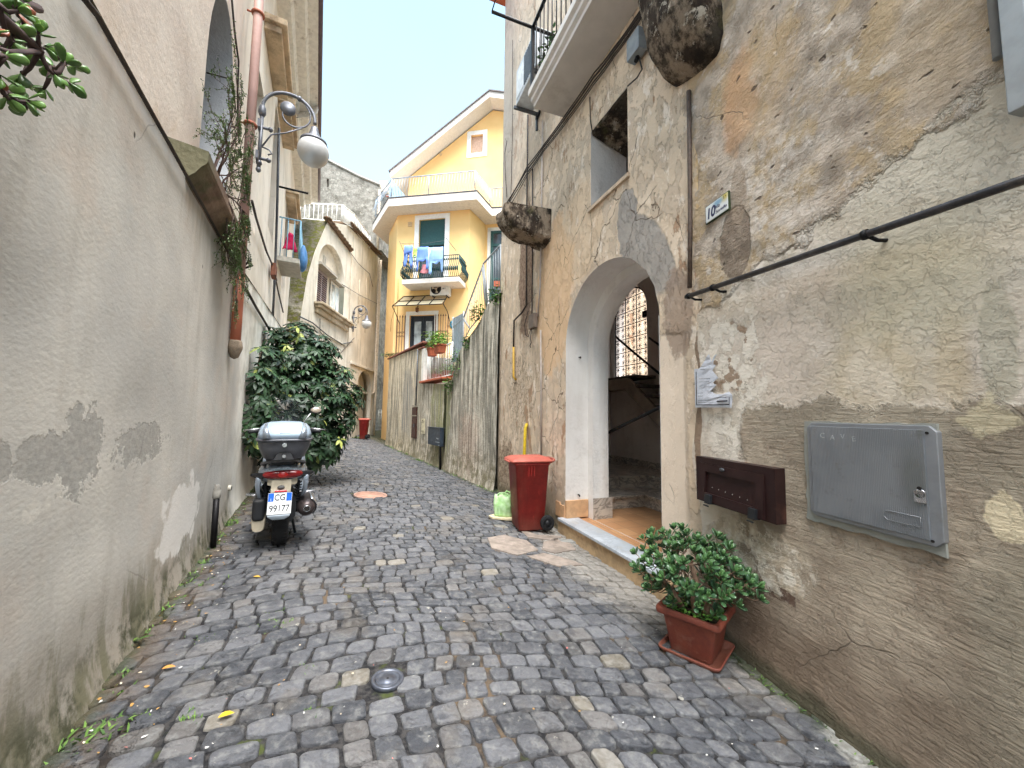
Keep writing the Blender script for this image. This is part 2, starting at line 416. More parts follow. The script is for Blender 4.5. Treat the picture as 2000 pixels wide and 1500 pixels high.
    h = up * (rough * 2.6 + n3 * 1.5 + n2 * 2.0) + (1 - up) * (m.noise(30, 6, .65, stretch=(.8, 1, 1.2)) * .6) + foot * (rake * .85 + m.noise(5, 4, .6, off=61) * .8 + .2) \
        - B * 1.3 - ck * .6 - hole * 3.0 + fine * .25 + Lo * rough * 1.8 + m.step(fl, .45, .52) * .25
    m.bump(h, .013, 1.0); return m.mat
def mat_door_wall():
    m = Mat('old_plaster', .92, .15)
    n1 = m.noise(1.2, 5, .6, off=3); n2 = m.noise(4.2, 6, .65, off=1.3); n3 = m.noise(15, 6, .68, off=4.0)
    c = m.mix(m.step(n1, .35, .65), (206, 186, 162), (188, 168, 144))
    fl = m.noise(6.5, 8, .66, off=21, stretch=(1.1, 1, .6))
    c = m.mix(m.step(fl, .50, .535) * .6, c, (172, 154, 134))
    c = m.mix(m.step(m.noise(8, 8, .7, off=33, stretch=(1, 1, .5)), .57, .6) * .8, c, (216, 202, 186))
    c = m.mix(m.step(m.noise(3.2, 7, .66, off=51, stretch=(1.2, 1, .5)), .60, .63) * .85, c, (160, 126, 98))
    c = m.mix(bp(m, FD, 1050, 470, 1120, 720, amp=.5, ns=3) * .75, c, (204, 168, 128))
    c = m.mix(bp(m, FD, 1095, 400, 1180, 520, amp=.6, ns=3) * .4, c, (206, 176, 140))
    c = m.mix(m.step(m.x, -.9, -.3) * m.step(m.z, 4.4, 5.2) * .7, c, (160, 152, 142))
    c = m.mix(m.step(m.z, 4.6, 6.2) * .35, c, (170, 160, 150))
    # bare masonry strip beside the conduits
    br = m.blob(-1.32, 3.75, .30, 1.15, amp=.5, ns=5) 
    bc = m.mix(m.step(n3, .35, .65), (112, 90, 74), (150, 128, 108))
    c = m.mix(br, c, bc)
    br2 = m.math('MAXIMUM', m.blob(-.45, .35, .38, .55, amp=.9, ns=7), m.blob(-1.1, 1.7, .5, .65, amp=1.2, ns=8) * m.step(n3, .5, .56))
    c = m.mix(br2 * .85, c, m.mix(m.step(n3, .4, .6), (96, 78, 62), (158, 140, 118)))
    # cement repairs round the arch crown
    a = FD.uz(1240, 430); g = m.blob(-3.98, 3.32, .17, .33, amp=.35, ns=6, soft=.05)
    dx = (m.x + 3.62); dz = (m.z - 2.35); rr = m.math('SQRT', dx * dx + dz * dz * .78)
    g2 = m.step(rr + (n2 - .5) * .1, 1.03, 1.0) * m.step(m.x, -3.86, -3.92) * m.step(m.z, 2.42, 2.5)
    g = m.math('MAXIMUM', g, g2)
    c = m.mix(g * .85, c, m.mix(m.step(n2, .4, .6), (146, 140, 134), (132, 127, 122)))
    # ochre strip and bare brown beside the pilaster
    c = m.mix(m.step(m.x + (n2 - .5) * .25, -4.78, -4.86) * m.step(m.z, 2.5, 3.1) * m.step(n2, .42, .56) * .8, c, (202, 164, 100))
    sm = m.step(m.x, -4.36, -4.40) * m.step(m.x, -4.72, -4.66) * m.step(m.z + (n2 - .5) * .3, 2.15, 2.05)
    c = m.mix(sm * .9, c, m.mix(m.step(n1, .4, .6), (214, 196, 176), (204, 186, 166)))
    c = m.mix(m.blob(-4.62, 2.25, .16, .38, amp=.5, ns=9) * .8, c, (140, 120, 104))
    low = m.step(m.z + (n2 - .5) * .5, .6, .1); c = m.mix(low * .5 * (1 - sm), c, (140, 122, 102))
    c = m.mix(m.step(m.z + (n2 - .5) * .3, .22, .02) * .6, c, (80, 78, 56))
    ck = m.step(m.voro(2.1, 'DISTANCE_TO_EDGE', off=1.6, warp=.22, stretch=(1, 1, .7)), .008, .002) * m.step(m.noise(1.3, 3, off=7), .47, .55)
    c = m.mix(ck * .8, c, (86, 68, 54))
    c = m.mix(m.step(m.noise(60, 4, .6), .6, .75) * .25, c, (120, 104, 90)); m.color(m.tone(c, .96, 1.30))
    h = m.noise(22, 6, .68) * .8 + n2 * 1.5 + m.step(fl, .53, .50) * .5 - m.step(m.noise(3.2, 7, .66, off=51, stretch=(1.2, 1, .5)), .60, .63) * .5 \
        - g * .25 - ck * 1.1 + br * (n3 * 3 - 1.8) + br2 * (n3 * 3 - 1.5)
    m.bump(h * (1 - sm * .75), .012, 1.0); return m.mat
def mat_retaining():
    m = Mat('streaked_render', .93, .15)
    st = m.noise(3.4, 5, .62, stretch=(2.2, 2.2, .12)); st2 = m.noise(9, 5, .65, stretch=(2.5, 2.5, .10), off=4)
    n2 = m.noise(5, 6, .65, off=1.3)
    c = m.mix(m.step(n2, .35, .65), (200, 192, 174), (172, 162, 144))
    c = m.mix(m.step(st, .43, .58) * .75, c, (118, 114, 102))
    c = m.mix(m.step(st2, .50, .62) * .8, c, (78, 75, 66))
    c = m.mix(m.step(st2, .40, .30) * .4, c, (208, 200, 182))
    gr = m.blob(3.05, 1.3, .75, 1.5, amp=.5, ns=3) * m.step(m.noise(5, 5, .6, stretch=(2.5, 2.5, .12), off=9), .42, .56)
    c = m.mix(gr * .75, c, (136, 136, 84))
    c = m.mix(m.blob(2.72, 1.2, .09, 1.4, amp=.5, ns=3), c, (52, 54, 30))
    c = m.mix(m.blob(6.1, 1.7, .75, 1.1, amp=.55, ns=3) * .8, c, (124, 124, 122))
    c = m.mix(m.step(m.x, 4.4, 4.8) * (1 - m.step(st, .42, .6)) * .35, c, (214, 196, 160))
    c = m.mix(m.blob(1.3, .7, .5, .7, amp=1.3, ns=4, soft=.5) * .3, c, (190, 152, 128))
    low = m.step(m.z + (n2 - .5) * .6, .75, .25)
    c = m.mix(low * m.step(n2, .42, .6) * .8, c, (84, 84, 50)); c = m.mix(low * .3, c, (150, 134, 112))
    m.color(m.tone(c, .85, 1.15)); m.bump(m.noise(20, 6, .68) * 1.0 + st * 1.6 + n2 * 1.2 + st2 * .8, .016, 1.0); return m.mat
def mat_yellow():
    m = Mat('yellow_plaster', .85, .25)
    c = m.mix(m.step(m.noise(.7, 4), .35, .65), (238, 202, 142), (230, 192, 130))
    c = m.mix(m.step(m.noise(1.2, 5, .6, stretch=(2, 2, .3), off=4), .52, .75) * .3, c, (222, 184, 124))
    c = m.mix(m.step(m.z, 5.9, 5.4) * .35, c, (236, 194, 144))
    m.color(c); m.bump(m.noise(30, 4), .005, .5); return m.mat
def mat_cream(name, a, b, dirt=(150, 136, 112), amt=.5, off=0):
    m = Mat(name, .9, .2)
    c = m.mix(m.step(m.noise(.8, 5, off=off), .36, .64), a, b)
    c = m.mix(m.step(m.noise(1.8, 6, .66, stretch=(2, 2, .35), off=off+3), .48, .7) * amt, c, dirt)
    c = m.mix(m.step(m.noise(5, 6, .7, off=off+8), .56, .68) * amt * .7, c, tuple(v*.8 for v in dirt))
    m.color(c); m.bump(m.noise(18, 5, .65) + m.noise(4, 4) * .8, .012, .8); return m.mat
def mat_oldgrey(name='grey_masonry', a=(150, 146, 138), b=(112, 108, 100)):
    m = Mat(name, .95, .1); n = m.noise(2.0, 7, .7, off=2)
    c = m.mix(m.step(n, .35, .65), a, b)
    c = m.mix(m.step(m.noise(1.2, 6, .7, stretch=(1, 1, .7), off=8), .5, .66) * .7, c, (84, 80, 72))
    c = m.mix(m.step(m.noise(4, 6, .7, off=12), .54, .64) * .6, c, (176, 172, 162))
    m.color(c); m.bump(m.noise(9, 6, .7) * 1.5 + m.voro(3.5, warp=.2) * .8, .03, 1.0); return m.mat
M_LL = mat_left_lower(); M_LU = mat_left_upper(); M_R = mat_right(); M_D = mat_door_wall(); M_T = mat_retaining(); M_Y = mat_yellow()
M_OLD = mat_oldgrey()
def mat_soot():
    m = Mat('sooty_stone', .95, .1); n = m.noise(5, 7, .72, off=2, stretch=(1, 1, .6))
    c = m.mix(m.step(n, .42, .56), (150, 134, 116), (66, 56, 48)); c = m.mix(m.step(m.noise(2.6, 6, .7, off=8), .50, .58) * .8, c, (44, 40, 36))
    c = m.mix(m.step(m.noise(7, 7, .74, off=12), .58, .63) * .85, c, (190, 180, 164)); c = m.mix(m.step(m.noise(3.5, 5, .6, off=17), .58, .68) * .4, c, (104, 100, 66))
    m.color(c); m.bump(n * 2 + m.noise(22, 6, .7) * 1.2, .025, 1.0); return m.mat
M_SOOT = mat_soot()
M_CREAM = mat_cream('cream_plaster', (226, 220, 206), (208, 200, 184), (150, 142, 124))
M_REVEAL = mat_cream('grey_whitewash', (230, 226, 220), (220, 214, 208), (196, 186, 174), .25, 5)
M_INT = mat_cream('dim_whitewash', (226, 218, 210), (214, 204, 196), (176, 162, 150), .3, 9)
M_WHITE = simple('white_paint', (222, 220, 214), .6, var=.05, dirt=(190, 184, 172))
M_DARK = simple('dark_void', (30, 26, 24), .9)
M_TERRA = simple('terracotta', (172, 92, 64), .75, var=.15, bump=.002, bs=80, dirt=(140, 80, 60))
M_BLACKM = simple('black_iron', (34, 33, 34), .5, .6, .2)
M_GREYM = simple('grey_iron', (84, 86, 90), .5, .5, .15)
M_PIPE = simple('brown_pipe', (96, 80, 70), .6, .2, .25, 30, dirt=(130, 110, 92))
M_CABLE = simple('cable_rubber', (58, 50, 46), .7)
M_MARBLE = None
def mat_marble():
    m = Mat('grey_marble', .35, .5); v = m.step(m.math('ABSOLUTE', m.noise(2.4, 8, .65, dist=1.2) - .5), .05, 0)
    c = m.mix(m.step(m.noise(3, 6, .6), .35, .65), (188, 194, 200), (166, 172, 178))
    c = m.mix(v * .35, c, (128, 132, 138)); c = m.mix(m.step(m.noise(8, 6, .7, off=4), .52, .68) * .4, c, (176, 166, 150))
    m.color(c); m.bump(m.noise(60, 3), .0015); return m.mat
M_MARBLE = mat_marble()
def mat_step_marble():
    m = Mat('veined_marble', .4, .4); v = m.step(m.math('ABSOLUTE', m.noise(3, 8, .65, dist=1.5, stretch=(1, 1, 2)) - .5), .06, 0)
    c = m.mix(m.step(m.noise(4, 6, .6), .35, .65), (206, 196, 182), (184, 174, 162)); c = m.mix(v * .7, c, (108, 100, 94))
    m.color(c); return m.mat
M_STEP = mat_step_marble()
def mat_tiles():
    m = Mat('terracotta_tiles', .45, .4)
    n = m.nt.nodes.new('ShaderNodeTexBrick'); m.nt.links.new(m.P, n.inputs['Vector']); n.offset = 0
    n.inputs['Scale'].default_value = 1; n.inputs['Brick Width'].default_value = .25; n.inputs['Row Height'].default_value = .25
    n.inputs['Mortar Size'].default_value = .004; n.inputs['Color1'].default_value = lin((196, 150, 108)); n.inputs['Color2'].default_value = lin((184, 136, 96))
    n.inputs['Mortar'].default_value = lin((150, 116, 88))
    c = m.mix(m.step(m.noise(5, 5), .4, .7) * .3, S(m, n.outputs['Color']), (150, 112, 82)); m.color(c); return m.mat
M_TILE = mat_tiles()
# ================================================================ ground
def wdist(m, F):
    return (m.x - F.o.x) * F.n.x + (m.y - F.o.y) * F.n.y
def edges(m, c, n):
    # moss and dirt collecting along the wall feet, mortar smeared at the near right
    dl, dr, dt = wdist(m, FL), wdist(m, FR), wdist(m, FT); k = m.noise(6, 5, .65, off=51)
    c = m.mix(m.step(dl + (k - .5) * .35, .30, .04) * m.step(k, .40, .56) * .75, c, (98, 80, 58))
    c = m.mix(m.step(dl + (k - .5) * .22, .12, .02) * .7, c, (62, 66, 38))
    c = m.mix(m.step(dr + (k - .5) * .24, .17, .05) * m.step(m.x, 1.2, 1.35) * .8, c, (58, 66, 36))
    c = m.mix(m.step(dt + (k - .5) * .3, .22, .05) * m.step(m.y, 7.0, 7.4) * .7, c, (74, 74, 50))
    for (px, py, rx, ry) in ((1690, 1470, .14, .20), (1590, 1375, .09, .05), (1530, 1300, .10, .05)):
        q = G(px, py); d = m.math('SQRT', (m.x - q.x) * (m.x - q.x) * (1 / rx ** 2) + (m.y - q.y) * (m.y - q.y) * (1 / ry ** 2)) + (k - .5) * 2.2
        c = m.mix(m.step(d, 1.1, .75) * .85, c, m.mix(m.step(n, .4, .6), (176, 174, 168), (148, 145, 138)))
    return c
def mat_stone():
    m = Mat('basalt_setts', .62, .35)
    t, hue, kind = m.attr()
    n = m.noise(22, 6, .65); big = m.noise(.8, 4, .6)
    c = m.mix(t, (66, 68, 73), (104, 105, 109))
    c = m.mix(m.step(hue, .7, 1.0) * .32, c, (138, 130, 120))
    c = m.mix(m.step(n, .47, .68) * .6, c, (132, 132, 130)); c = m.mix(m.step(m.noise(9, 6, .7, off=3), .52, .66) * .6, c, (54, 56, 62)); c = m.mix(m.step(m.noise(2.4, 5, .6, off=23), .54, .66) * .25, c, (104, 92, 72))
    c = m.mix(m.step(kind, .985, .99) * .36, c, m.mix(m.step(n, .4, .6), (160, 148, 122), (176, 168, 152)))
    li = m.step(m.noise(14, 7, .7, off=6), .66, .70)
    c = m.mix(li * .75, c, (188, 184, 172))
    # pale lime dust beside the door and right foot
    dx = m.x - .95; dy = m.y - 3.9
    d = m.math('SQRT', m.math('MULTIPLY', (dx * .94 + dy * .34) * 1.7, (dx * .94 + dy * .34) * 1.7) + (dy * .94 - dx * .34) * (dy * .94 - dx * .34) * .22)
    lm = m.step(d + (n - .5) * .9 + (m.noise(3, 5) - .5) * 1.2, 1.0, .45)
    c = m.mix(lm * .62, c, m.mix(m.step(n, .4, .65), (176, 170, 160), (150, 142, 130)))
    c = m.mix(m.step(big, .5, .75) * .2, c, (130, 122, 110))
    c = edges(m, c, n)
    spk = m.step(m.voro(34, off=2), .10, .05) * m.step(m.noise(5, 4, off=9), .5, .62)
    c = m.mix(spk * .45, c, (190, 186, 178)); m.color(c)
    m.set('Roughness', m.step(n, .3, .7) * .25 + .45)
    m.bump(m.noise(34, 6, .72) * 1.3 + m.noise(10, 4, .6, off=2) * 2.0 - m.step(m.voro(9, 'DISTANCE_TO_EDGE', warp=.3), .03, .0) * m.step(m.noise(3, 3, off=5), .5, .6) * .5, .012, 1.0); return m.mat
def mat_joint():
    m = Mat('joint_sand', .95, .1); n = m.noise(26, 6, .7)
    c = m.mix(m.step(n, .4, .62), (38, 38, 40), (70, 68, 67))
    c = m.mix(m.step(m.noise(1.6, 6, .65, off=3), .56, .66) * .7, c, (108, 92, 74))
    c = m.mix(m.step(m.noise(4, 6, .65, off=13), .60, .68) * .8, c, (76, 84, 44))
    dx = m.x - .95; dy = m.y - 3.9
    d = m.math('SQRT', m.math('MULTIPLY', (dx * .94 + dy * .34) * 1.7, (dx * .94 + dy * .34) * 1.7) + (dy * .94 - dx * .34) * (dy * .94 - dx * .34) * .22)
    c = m.mix(m.step(d + (m.noise(5, 5) - .5) * 1.2, 1.1, .5) * .7, c, (150, 142, 130))
    c = edges(m, c, n)
    m.color(c); m.bump(m.noise(60, 5, .7), .01); return m.mat
M_STONE = mat_stone(); M_JOINT = mat_joint()
gb = MB(); nx = 36
for i in range(nx + 1):
    for j in range(nx + 1):
        x = -60 + 120 * i / nx; y = -20 + 110 * j / nx; gb.add((x, y, gz(x, y) - .015))
for i in range(nx):
    for j in range(nx):
        a = i * (nx + 1) + j; gb.face((a, a + nx + 1, a + nx + 2, a + 1))
tag(gb.build('ground', M_JOINT), kind='structure')
def catmull(P, n):
    out = []
    for i in range(1, len(P) - 2):
        p0, p1, p2, p3 = (Vector(P[k]) for k in (i-1, i, i+1, i+2))
        for j in range(n):
            t = j / n
            out.append(.5 * ((2*p1) + (-p0+p2)*t + (2*p0-5*p1+4*p2-p3)*t*t + (-p0+3*p1-3*p2+p3)*t**3))
    return out
CL = catmull([(2.3, -4.5), (1.4, -2.2), (.62, 0), (-.08, 2.1), (-.95, 4.3), (-2.35, 7.6), (-4.2, 11.7), (-5.55, 14.8), (-6.25, 18), (-6.55, 22), (-6.8, 27)], 24)
cs = [0.0]
for a, b in zip(CL[:-1], CL[1:]): cs.append(cs[-1] + (b - a).length)
def cl_at(s):
    s = max(0.001, min(s, cs[-1] - .001)); i = int(np.searchsorted(cs, s)) - 1; i = max(0, min(i, len(CL) - 2))
    t = (s - cs[i]) / (cs[i+1] - cs[i]); p = CL[i].lerp(CL[i+1], t); d = (CL[min(i+3, len(CL)-1)] - CL[max(i-2, 0)]).normalized()
    return p, d
st = MB(); rg = random.Random(3); SKIP = []
mh = G(757, 1326); og = G(724, 966)
SKIP = [(mh.x, mh.y, .095), (og.x, og.y, .27)]
s = 3.0; row = 0
while s < cs[-1] - .6:
    far = s > 9.5; vfar = s > 15
    dep = rg.uniform(.098, .136); hw = 2.35; wpos = -hw - rg.uniform(0, .15)
    while wpos < hw:
        ln = rg.uniform(.102, .172); w0, w1 = wpos, wpos + ln; wpos += ln
        wm = (w0 + w1) / 2
        def mp(ss, ww):
            sw = ss - .115 * (ww + .15) ** 2 + .06 * math.sin(ww * 1.9 + ss * .8) + .03 * math.sin(ss * 3.1 + ww * 4)
            p, d = cl_at(sw); r = Vector((d.y, -d.x)); return p + r * (ww + .03 * math.sin(ss * 5.3 + ww))
        c = mp(s + dep / 2, wm)
        # stones only where the street is (walls stand on the rest)
        ul, nl, _ = FL.loc(Vector((c.x, c.y, 0))); ud, nd, _ = FD.loc(Vector((c.x, c.y, 0))); ur, nr, _ = FR.loc(Vector((c.x, c.y, 0))); ut, ntt, _ = FT.loc(Vector((c.x, c.y, 0)))
        if nl < -.12 or (ud < .1 and nd < -.12 and ur > -.3) or (ur < .3 and nr < -.12) or (ut > .3 and ntt < -.2): continue
        if any((c.x - a) ** 2 + (c.y - b) ** 2 < r * r for a, b, r in SKIP): continue
        g = rg.uniform(.004, .010); jit = .011
        q = [(s + g, w0 + g), (s + dep - g, w0 + g), (s + dep - g, w1 - g), (s + g, w1 - g)]
        q = [mp(a + rg.uniform(-jit, jit) * .7, b + rg.uniform(-jit, jit) * .7) for a, b in q]
        nr_ = 2 if vfar else (3 if far else 5)
        out = []
        cc = sum(q, Vector((0, 0))) / 4; rd = rg.uniform(.14, .36)
        for k in range(4):
            A, Bq, Cq = q[k-1], q[k], q[(k+1) % 4]
            a1 = Bq.lerp(A, rd); a2 = Bq.lerp(Cq, rd)
            for t in range(nr_):
                tt = t / (nr_ - 1) if nr_ > 1 else .5
                p = a1 * (1-tt)**2 + Bq * 2*tt*(1-tt) + a2 * tt*tt
                out.append(p + Vector((rg.uniform(-1, 1), rg.uniform(-1, 1))) * (.0022 if not far else .001))
        hz = rg.uniform(-.004, .007) + .004 * math.sin(c.x * 2.3) ; tx, ty = rg.uniform(-.035, .035), rg.uniform(-.035, .035)
        def zz(p, dz):
            return Vector((p.x, p.y, gz(p.x, p.y) + hz + dz + (p.x - cc.x) * tx + (p.y - cc.y) * ty))
        st.c = (rg.random(), rg.random(), rg.random(), 1)
        rings = [[zz(p, -.035) for p in out], [zz(p, -.0065) for p in out], [zz(cc.lerp(p, .955), -.0012) for p in out]]
        if not far: rings += [[zz(cc.lerp(p, .90), .0004 + rg.uniform(-.0006, .0006)) for p in out], [zz(cc.lerp(p, .55), rg.uniform(-.0028, .0028)) for p in out]]
        ids = [[st.add(p) for p in r] for r in rings]; n = len(out); st.sm = True
        for a, b in zip(ids[:-1], ids[1:]):
            for k in range(n): st.face((a[k], a[(k+1) % n], b[(k+1) % n], b[k]))
        ctr = st.add(zz(cc, .0005))
        for k in range(n): st.face((ids[-1][k], ids[-1][(k+1) % n], ctr))
    s += dep; row += 1
st.sm = False
tag(st.build('cobbled_street', M_STONE, attr=True, fixn=True), kind='structure')
# rubble slabs beside the bin and door step
def flat_slab(pts, h=.012, mat=None, name='x', **kw):
    b = MB(); P = [G(*p) for p in pts]; c = sum(P, Vector()) / len(P)
    b.prism([(p.x, p.y) for p in P], -.03, h, lambda a, bb, d: (a, bb, gz(a, bb) + d)); return b
M_SLABP = simple('pale_slab', (142, 130, 120), .85, var=.22, ns=9, bump=.008, bs=30, dirt=(120, 108, 96))
sb = MB()
for pts in ([(952, 1052), (985, 1046), (1030, 1058), (1052, 1076), (1010, 1086), (960, 1072)], [(1062, 1060), (1090, 1052), (1112, 1060), (1125, 1075), (1085, 1082), (1058, 1076)],
            [(1030, 1088), (1062, 1082), (1105, 1092), (1140, 1105), (1090, 1108)], [(1010, 1032), (1050, 1046), (1100, 1048), (1085, 1058), (1030, 1050)]):
    P = [G(*p) for p in pts]
    sb.prism([(p.x, p.y) for p in P], .011, -.03, lambda a, b, d: (a, b, gz(a, b) + d))
tag(sb.build('stone_paving', M_SLABP), kind='structure')
# ================================================================ left building
def arch(u0, u1, z0, zs, n=14, k=1.0):
    """outline of an arched opening: foot z0, springing zs, semicircle scaled by k"""
    c = (u0 + u1) / 2; r = (u1 - u0) / 2; pts = [(u0, z0), (u1, z0)]
    for i in range(n + 1):
        a = math.pi * i / n; pts.append((c + r * math.cos(a), zs + r * k * math.sin(a)))
    return pts
LB = thing('plastered_house', 'long grey and pink plastered house lining the left side of the alley', 'building', FL.w(0, 0, 0), FL.phi)
m = MB(); U0, U1 = -11.2, 4.6
LZ = 2.89
# lower battered wall as a fine grid with slight undulation
nu, nz_ = 120, 40
for i in range(nu + 1):
    u = U1 + (U0 - U1) * i / nu
    zt = LZ + max(0, (-u - 1.5)) * .065
    zb = FL.ground(u) - .25
    for j in range(nz_ + 1):
        z = zb + (zt - zb) * j / nz_
        off = .010 * MN.noise(Vector((u * .9, z * .9, 0))) + .006 * MN.noise(Vector((u * 4, z * 4, 3)))
        foot = .03 * max(0, 1 - (z - zb - .25) / .25) ** 2 if z < zb + .5 else 0
        m.add((u, off + foot - .0 , z))
for i in range(nu):
    for j in range(nz_):
        a = i * (nz_ + 1) + j; m.sm = True; m.face((a, a + 1, a + nz_ + 2, a + nz_ + 1))
m.sm = False
m.build('lower_wall', M_LL, LB)
m = MB()
for k in range(14):     # sloping coping on the lower wall
    a, b = U1 + (U0 - U1) * k / 14, U1 + (U0 - U1) * (k + 1) / 14
    za, zb = (LZ + max(0, (-q - 1.5)) * .065 for q in (a, b))
    m.poly([(a, .012, za), (b, .012, zb), (b, -.14, zb + .09), (a, -.14, za + .09)])
m.build('wall_coping', simple('coping_mortar', (150, 140, 124), .9, var=.2, bump=.006, dirt=(80, 74, 60)), LB)
UN = -.10
niche = arch(-1.93, -.97, 3.10, 4.25, k=1.85)
shut1 = [(-3.1, 3.9), (-3.75, 3.9), (-3.75, 6.0), (-3.1, 6.0)]
shut2 = [(-5.0, 4.6), (-5.8, 4.6), (-5.8, 6.9), (-5.0, 6.9)]
shut3 = [(-8.0, 4.4), (-8.9, 4.4), (-8.9, 6.5), (-8.0, 6.5)]
m = MB(); f = lambda a, b, d: (a, d, b)
m.holed([(U1, 2.6), (U0, 2.6), (U0, 8.35), (-2.3, 8.35), (-2.3, 6.2), (-.7, 6.2), (-.7, 5.0), (U1, 5.0)], [niche, shut1, shut2, shut3], UN, f)  # near end stepped low, out of view, to let light into the alley
m.poly([(U0, UN, -.2), (U0, -4, -.2), (U0, -4, 8.35), (U0, UN, 8.35)]); m.poly([(U0, UN, -.2), (U0, UN, 2.6), (U0, .012, 2.6), (U0, .012, -.2)])
m.poly([(U1, .012, -.4), (U1, -4, -.4), (U1, -4, 5.0), (U1, UN, 5.0)]); m.poly([(-2.3, UN, 5), (-2.3, -4, 5), (-2.3, -4, 8.35), (-2.3, UN, 8.35)]); m.poly([(-.7, UN, 5), (-.7, -4, 5), (-.7, -4, 6.2), (-.7, UN, 6.2)]); m.poly([(-2.3, UN, 6.2), (-2.3, -4, 6.2), (-.7, -4, 6.2), (-.7, UN, 6.2)]); m.poly([(U1, UN, 5.0), (U1, -4, 5), (-.7, -4, 5), (-.7, UN, 5)])
for h in (shut1, shut2, shut3): m.reveal(h, UN, UN - .16, f, smooth=False)
m.build('upper_wall', M_LU, LB)
m = MB(); m.reveal(niche, UN, UN - .45, f); m.prism(niche, UN - .45, UN - .47, f); m.build('niche', mat_cream('niche_grey', (176, 178, 180), (164, 166, 170), (150, 150, 150), .3, 3), LB)
M_SHUT = simple('dark_shutter', (44, 40, 38), .6, var=.15)
for h in (shut1, shut2, shut3):
    u0, u1, z0, z1 = h[1][0], h[0][0], h[0][1], h[2][1]
    m = MB(); m.box(u0, u1, UN - .16, UN - .14, z0, z1); k = z0 + .05
    while k < z1 - .05:
        m.box(u0 + .05, u1 - .05, UN - .14, UN - .12, k, k + .03); k += .06
    wn = m.build('window', M_SHUT, LB)
m = MB()
prof = [(UN, 8.15), (.10, 8.18), (.14, 8.28), (.30, 8.32), (.34, 8.42), (.50, 8.46), (.52, 8.56), (UN, 8.62)]
for a, b in zip(prof[:-1], prof[1:]): m.poly([(-2.2, a[0], a[1]), (U0 - .3, a[0], a[1]), (U0 - .3, b[0], b[1]), (-2.2, b[0], b[1])])
m.poly([(-2.2, p[0], p[1]) for p in prof])
m.poly([(U0 - .3, p[0], p[1]) for p in prof]); m.build('eave', simple('eave_render', (222, 218, 210), .85, var=.08, dirt=(160, 150, 138)), LB)
m = MB(); m.poly([(-2.2, .50, 8.60), (U0 - .3, .50, 8.60), (U0 - .3, -4.1, 9.6), (-2.2, -4.1, 9.6)]); m.build('roof', M_TERRA, LB); m = MB(); m.tube([(-2.2, .53, 8.52), (U0 - .3, .53, 8.52)], .05, 8); m.build('gutter', simple('dark_gutter', (96, 80, 84), .6), LB)
for (a, b, z) in ((-3.3, -4.75, 6.85), (-5.2, -6.6, 7.1), (-7.6, -9.2, 6.6)):
    m = MB(); m.box(b, a, UN, .18, z, z + .09); m.box(b + .06, a - .06, UN, .11, z - .1, z)
    m.build('window_hood', simple('ochre_stone', (196, 174, 146), .9, var=.2, ns=5, bump=.008, dirt=(110, 90, 70)), LB, bevel=.01)
m = MB(); m.poly([(U1, -4, -.4), (U0, -4, -.4), (U0, -4, 9.5), (-2.3, -4, 9.5), (-2.3, -4, 5.0), (U1, -4, 5.0)]); m.build('rear_wall', M_LU, LB)
# ================================================================ right-hand rendered house (near)
RB = thing('weathered_house', 'house front at the near right, blotchy ochre plaster over raked brown render', 'building', FR.w(0, 0, 0), FR.phi)
m = MB(); V0, V1, ZT = .12, -5.4, 5.6  # unseen wall top kept low so light reaches the left wall
nu, nz_ = 170, 200
for i in range(nu + 1):
    u = V0 + (V1 - V0) * (i / nu) ** 1.35
    for j in range(nz_ + 1):
        z = -.35 + (ZT + .35) * (j / nz_) ** 1.5
        rough = 1 / (1 + math.exp(-(z - (2.33 - (u + .8) * .30)) * 12)); calm = 1 - .95 * math.exp(-(((u + 1.25) / .75) ** 4 + ((z - 1.1) / .55) ** 4))
        off = .018 * calm * MN.noise(Vector((u * 1.4, z * 1.4, 0))) + (.004 + .010 * rough) * MN.noise(Vector((u * 6, z * 6, 3))) + (.001 + .006 * rough) * MN.noise(Vector((u * 17, z * 17, 8)))
        foot = .05 * math.exp(-max(0, z + .1) / .22)
        e = -.02 * math.exp(-((u - V0) / .03) ** 2)
        m.add((u, off + foot + e, z))
for i in range(nu):
    for j in range(nz_):
        a = i * (nz_ + 1) + j; m.sm = True; m.face((a, a + nz_ + 1, a + nz_ + 2, a + 1))
m.sm = False
m.build('wall', M_R, RB)
m = MB(); m.poly([(V0, 0, -.3), (V0, -4, -.3), (V0, -4, ZT), (V0, 0, ZT)]); m.poly([(V1, 0, -.6), (V1, -4, -.6), (V1, -4, ZT), (V1, 0, ZT)]); m.poly([(V0, -4, -.6), (V1, -4, -.6), (V1, -4, ZT), (V0, -4, ZT)])
m.build('side_walls', M_CREAM, RB)
m = MB(); m.box(V1 - .1, V0, -4.1, .35, ZT, ZT + .15); m.build('roof', M_TERRA, RB)
# ================================================================ door house
DB = thing('stone_house', 'tall peeling house with the arched doorway and white balcony on the right', 'building', FD.w(0, 0, 0), FD.phi)
rj = random.Random(5)
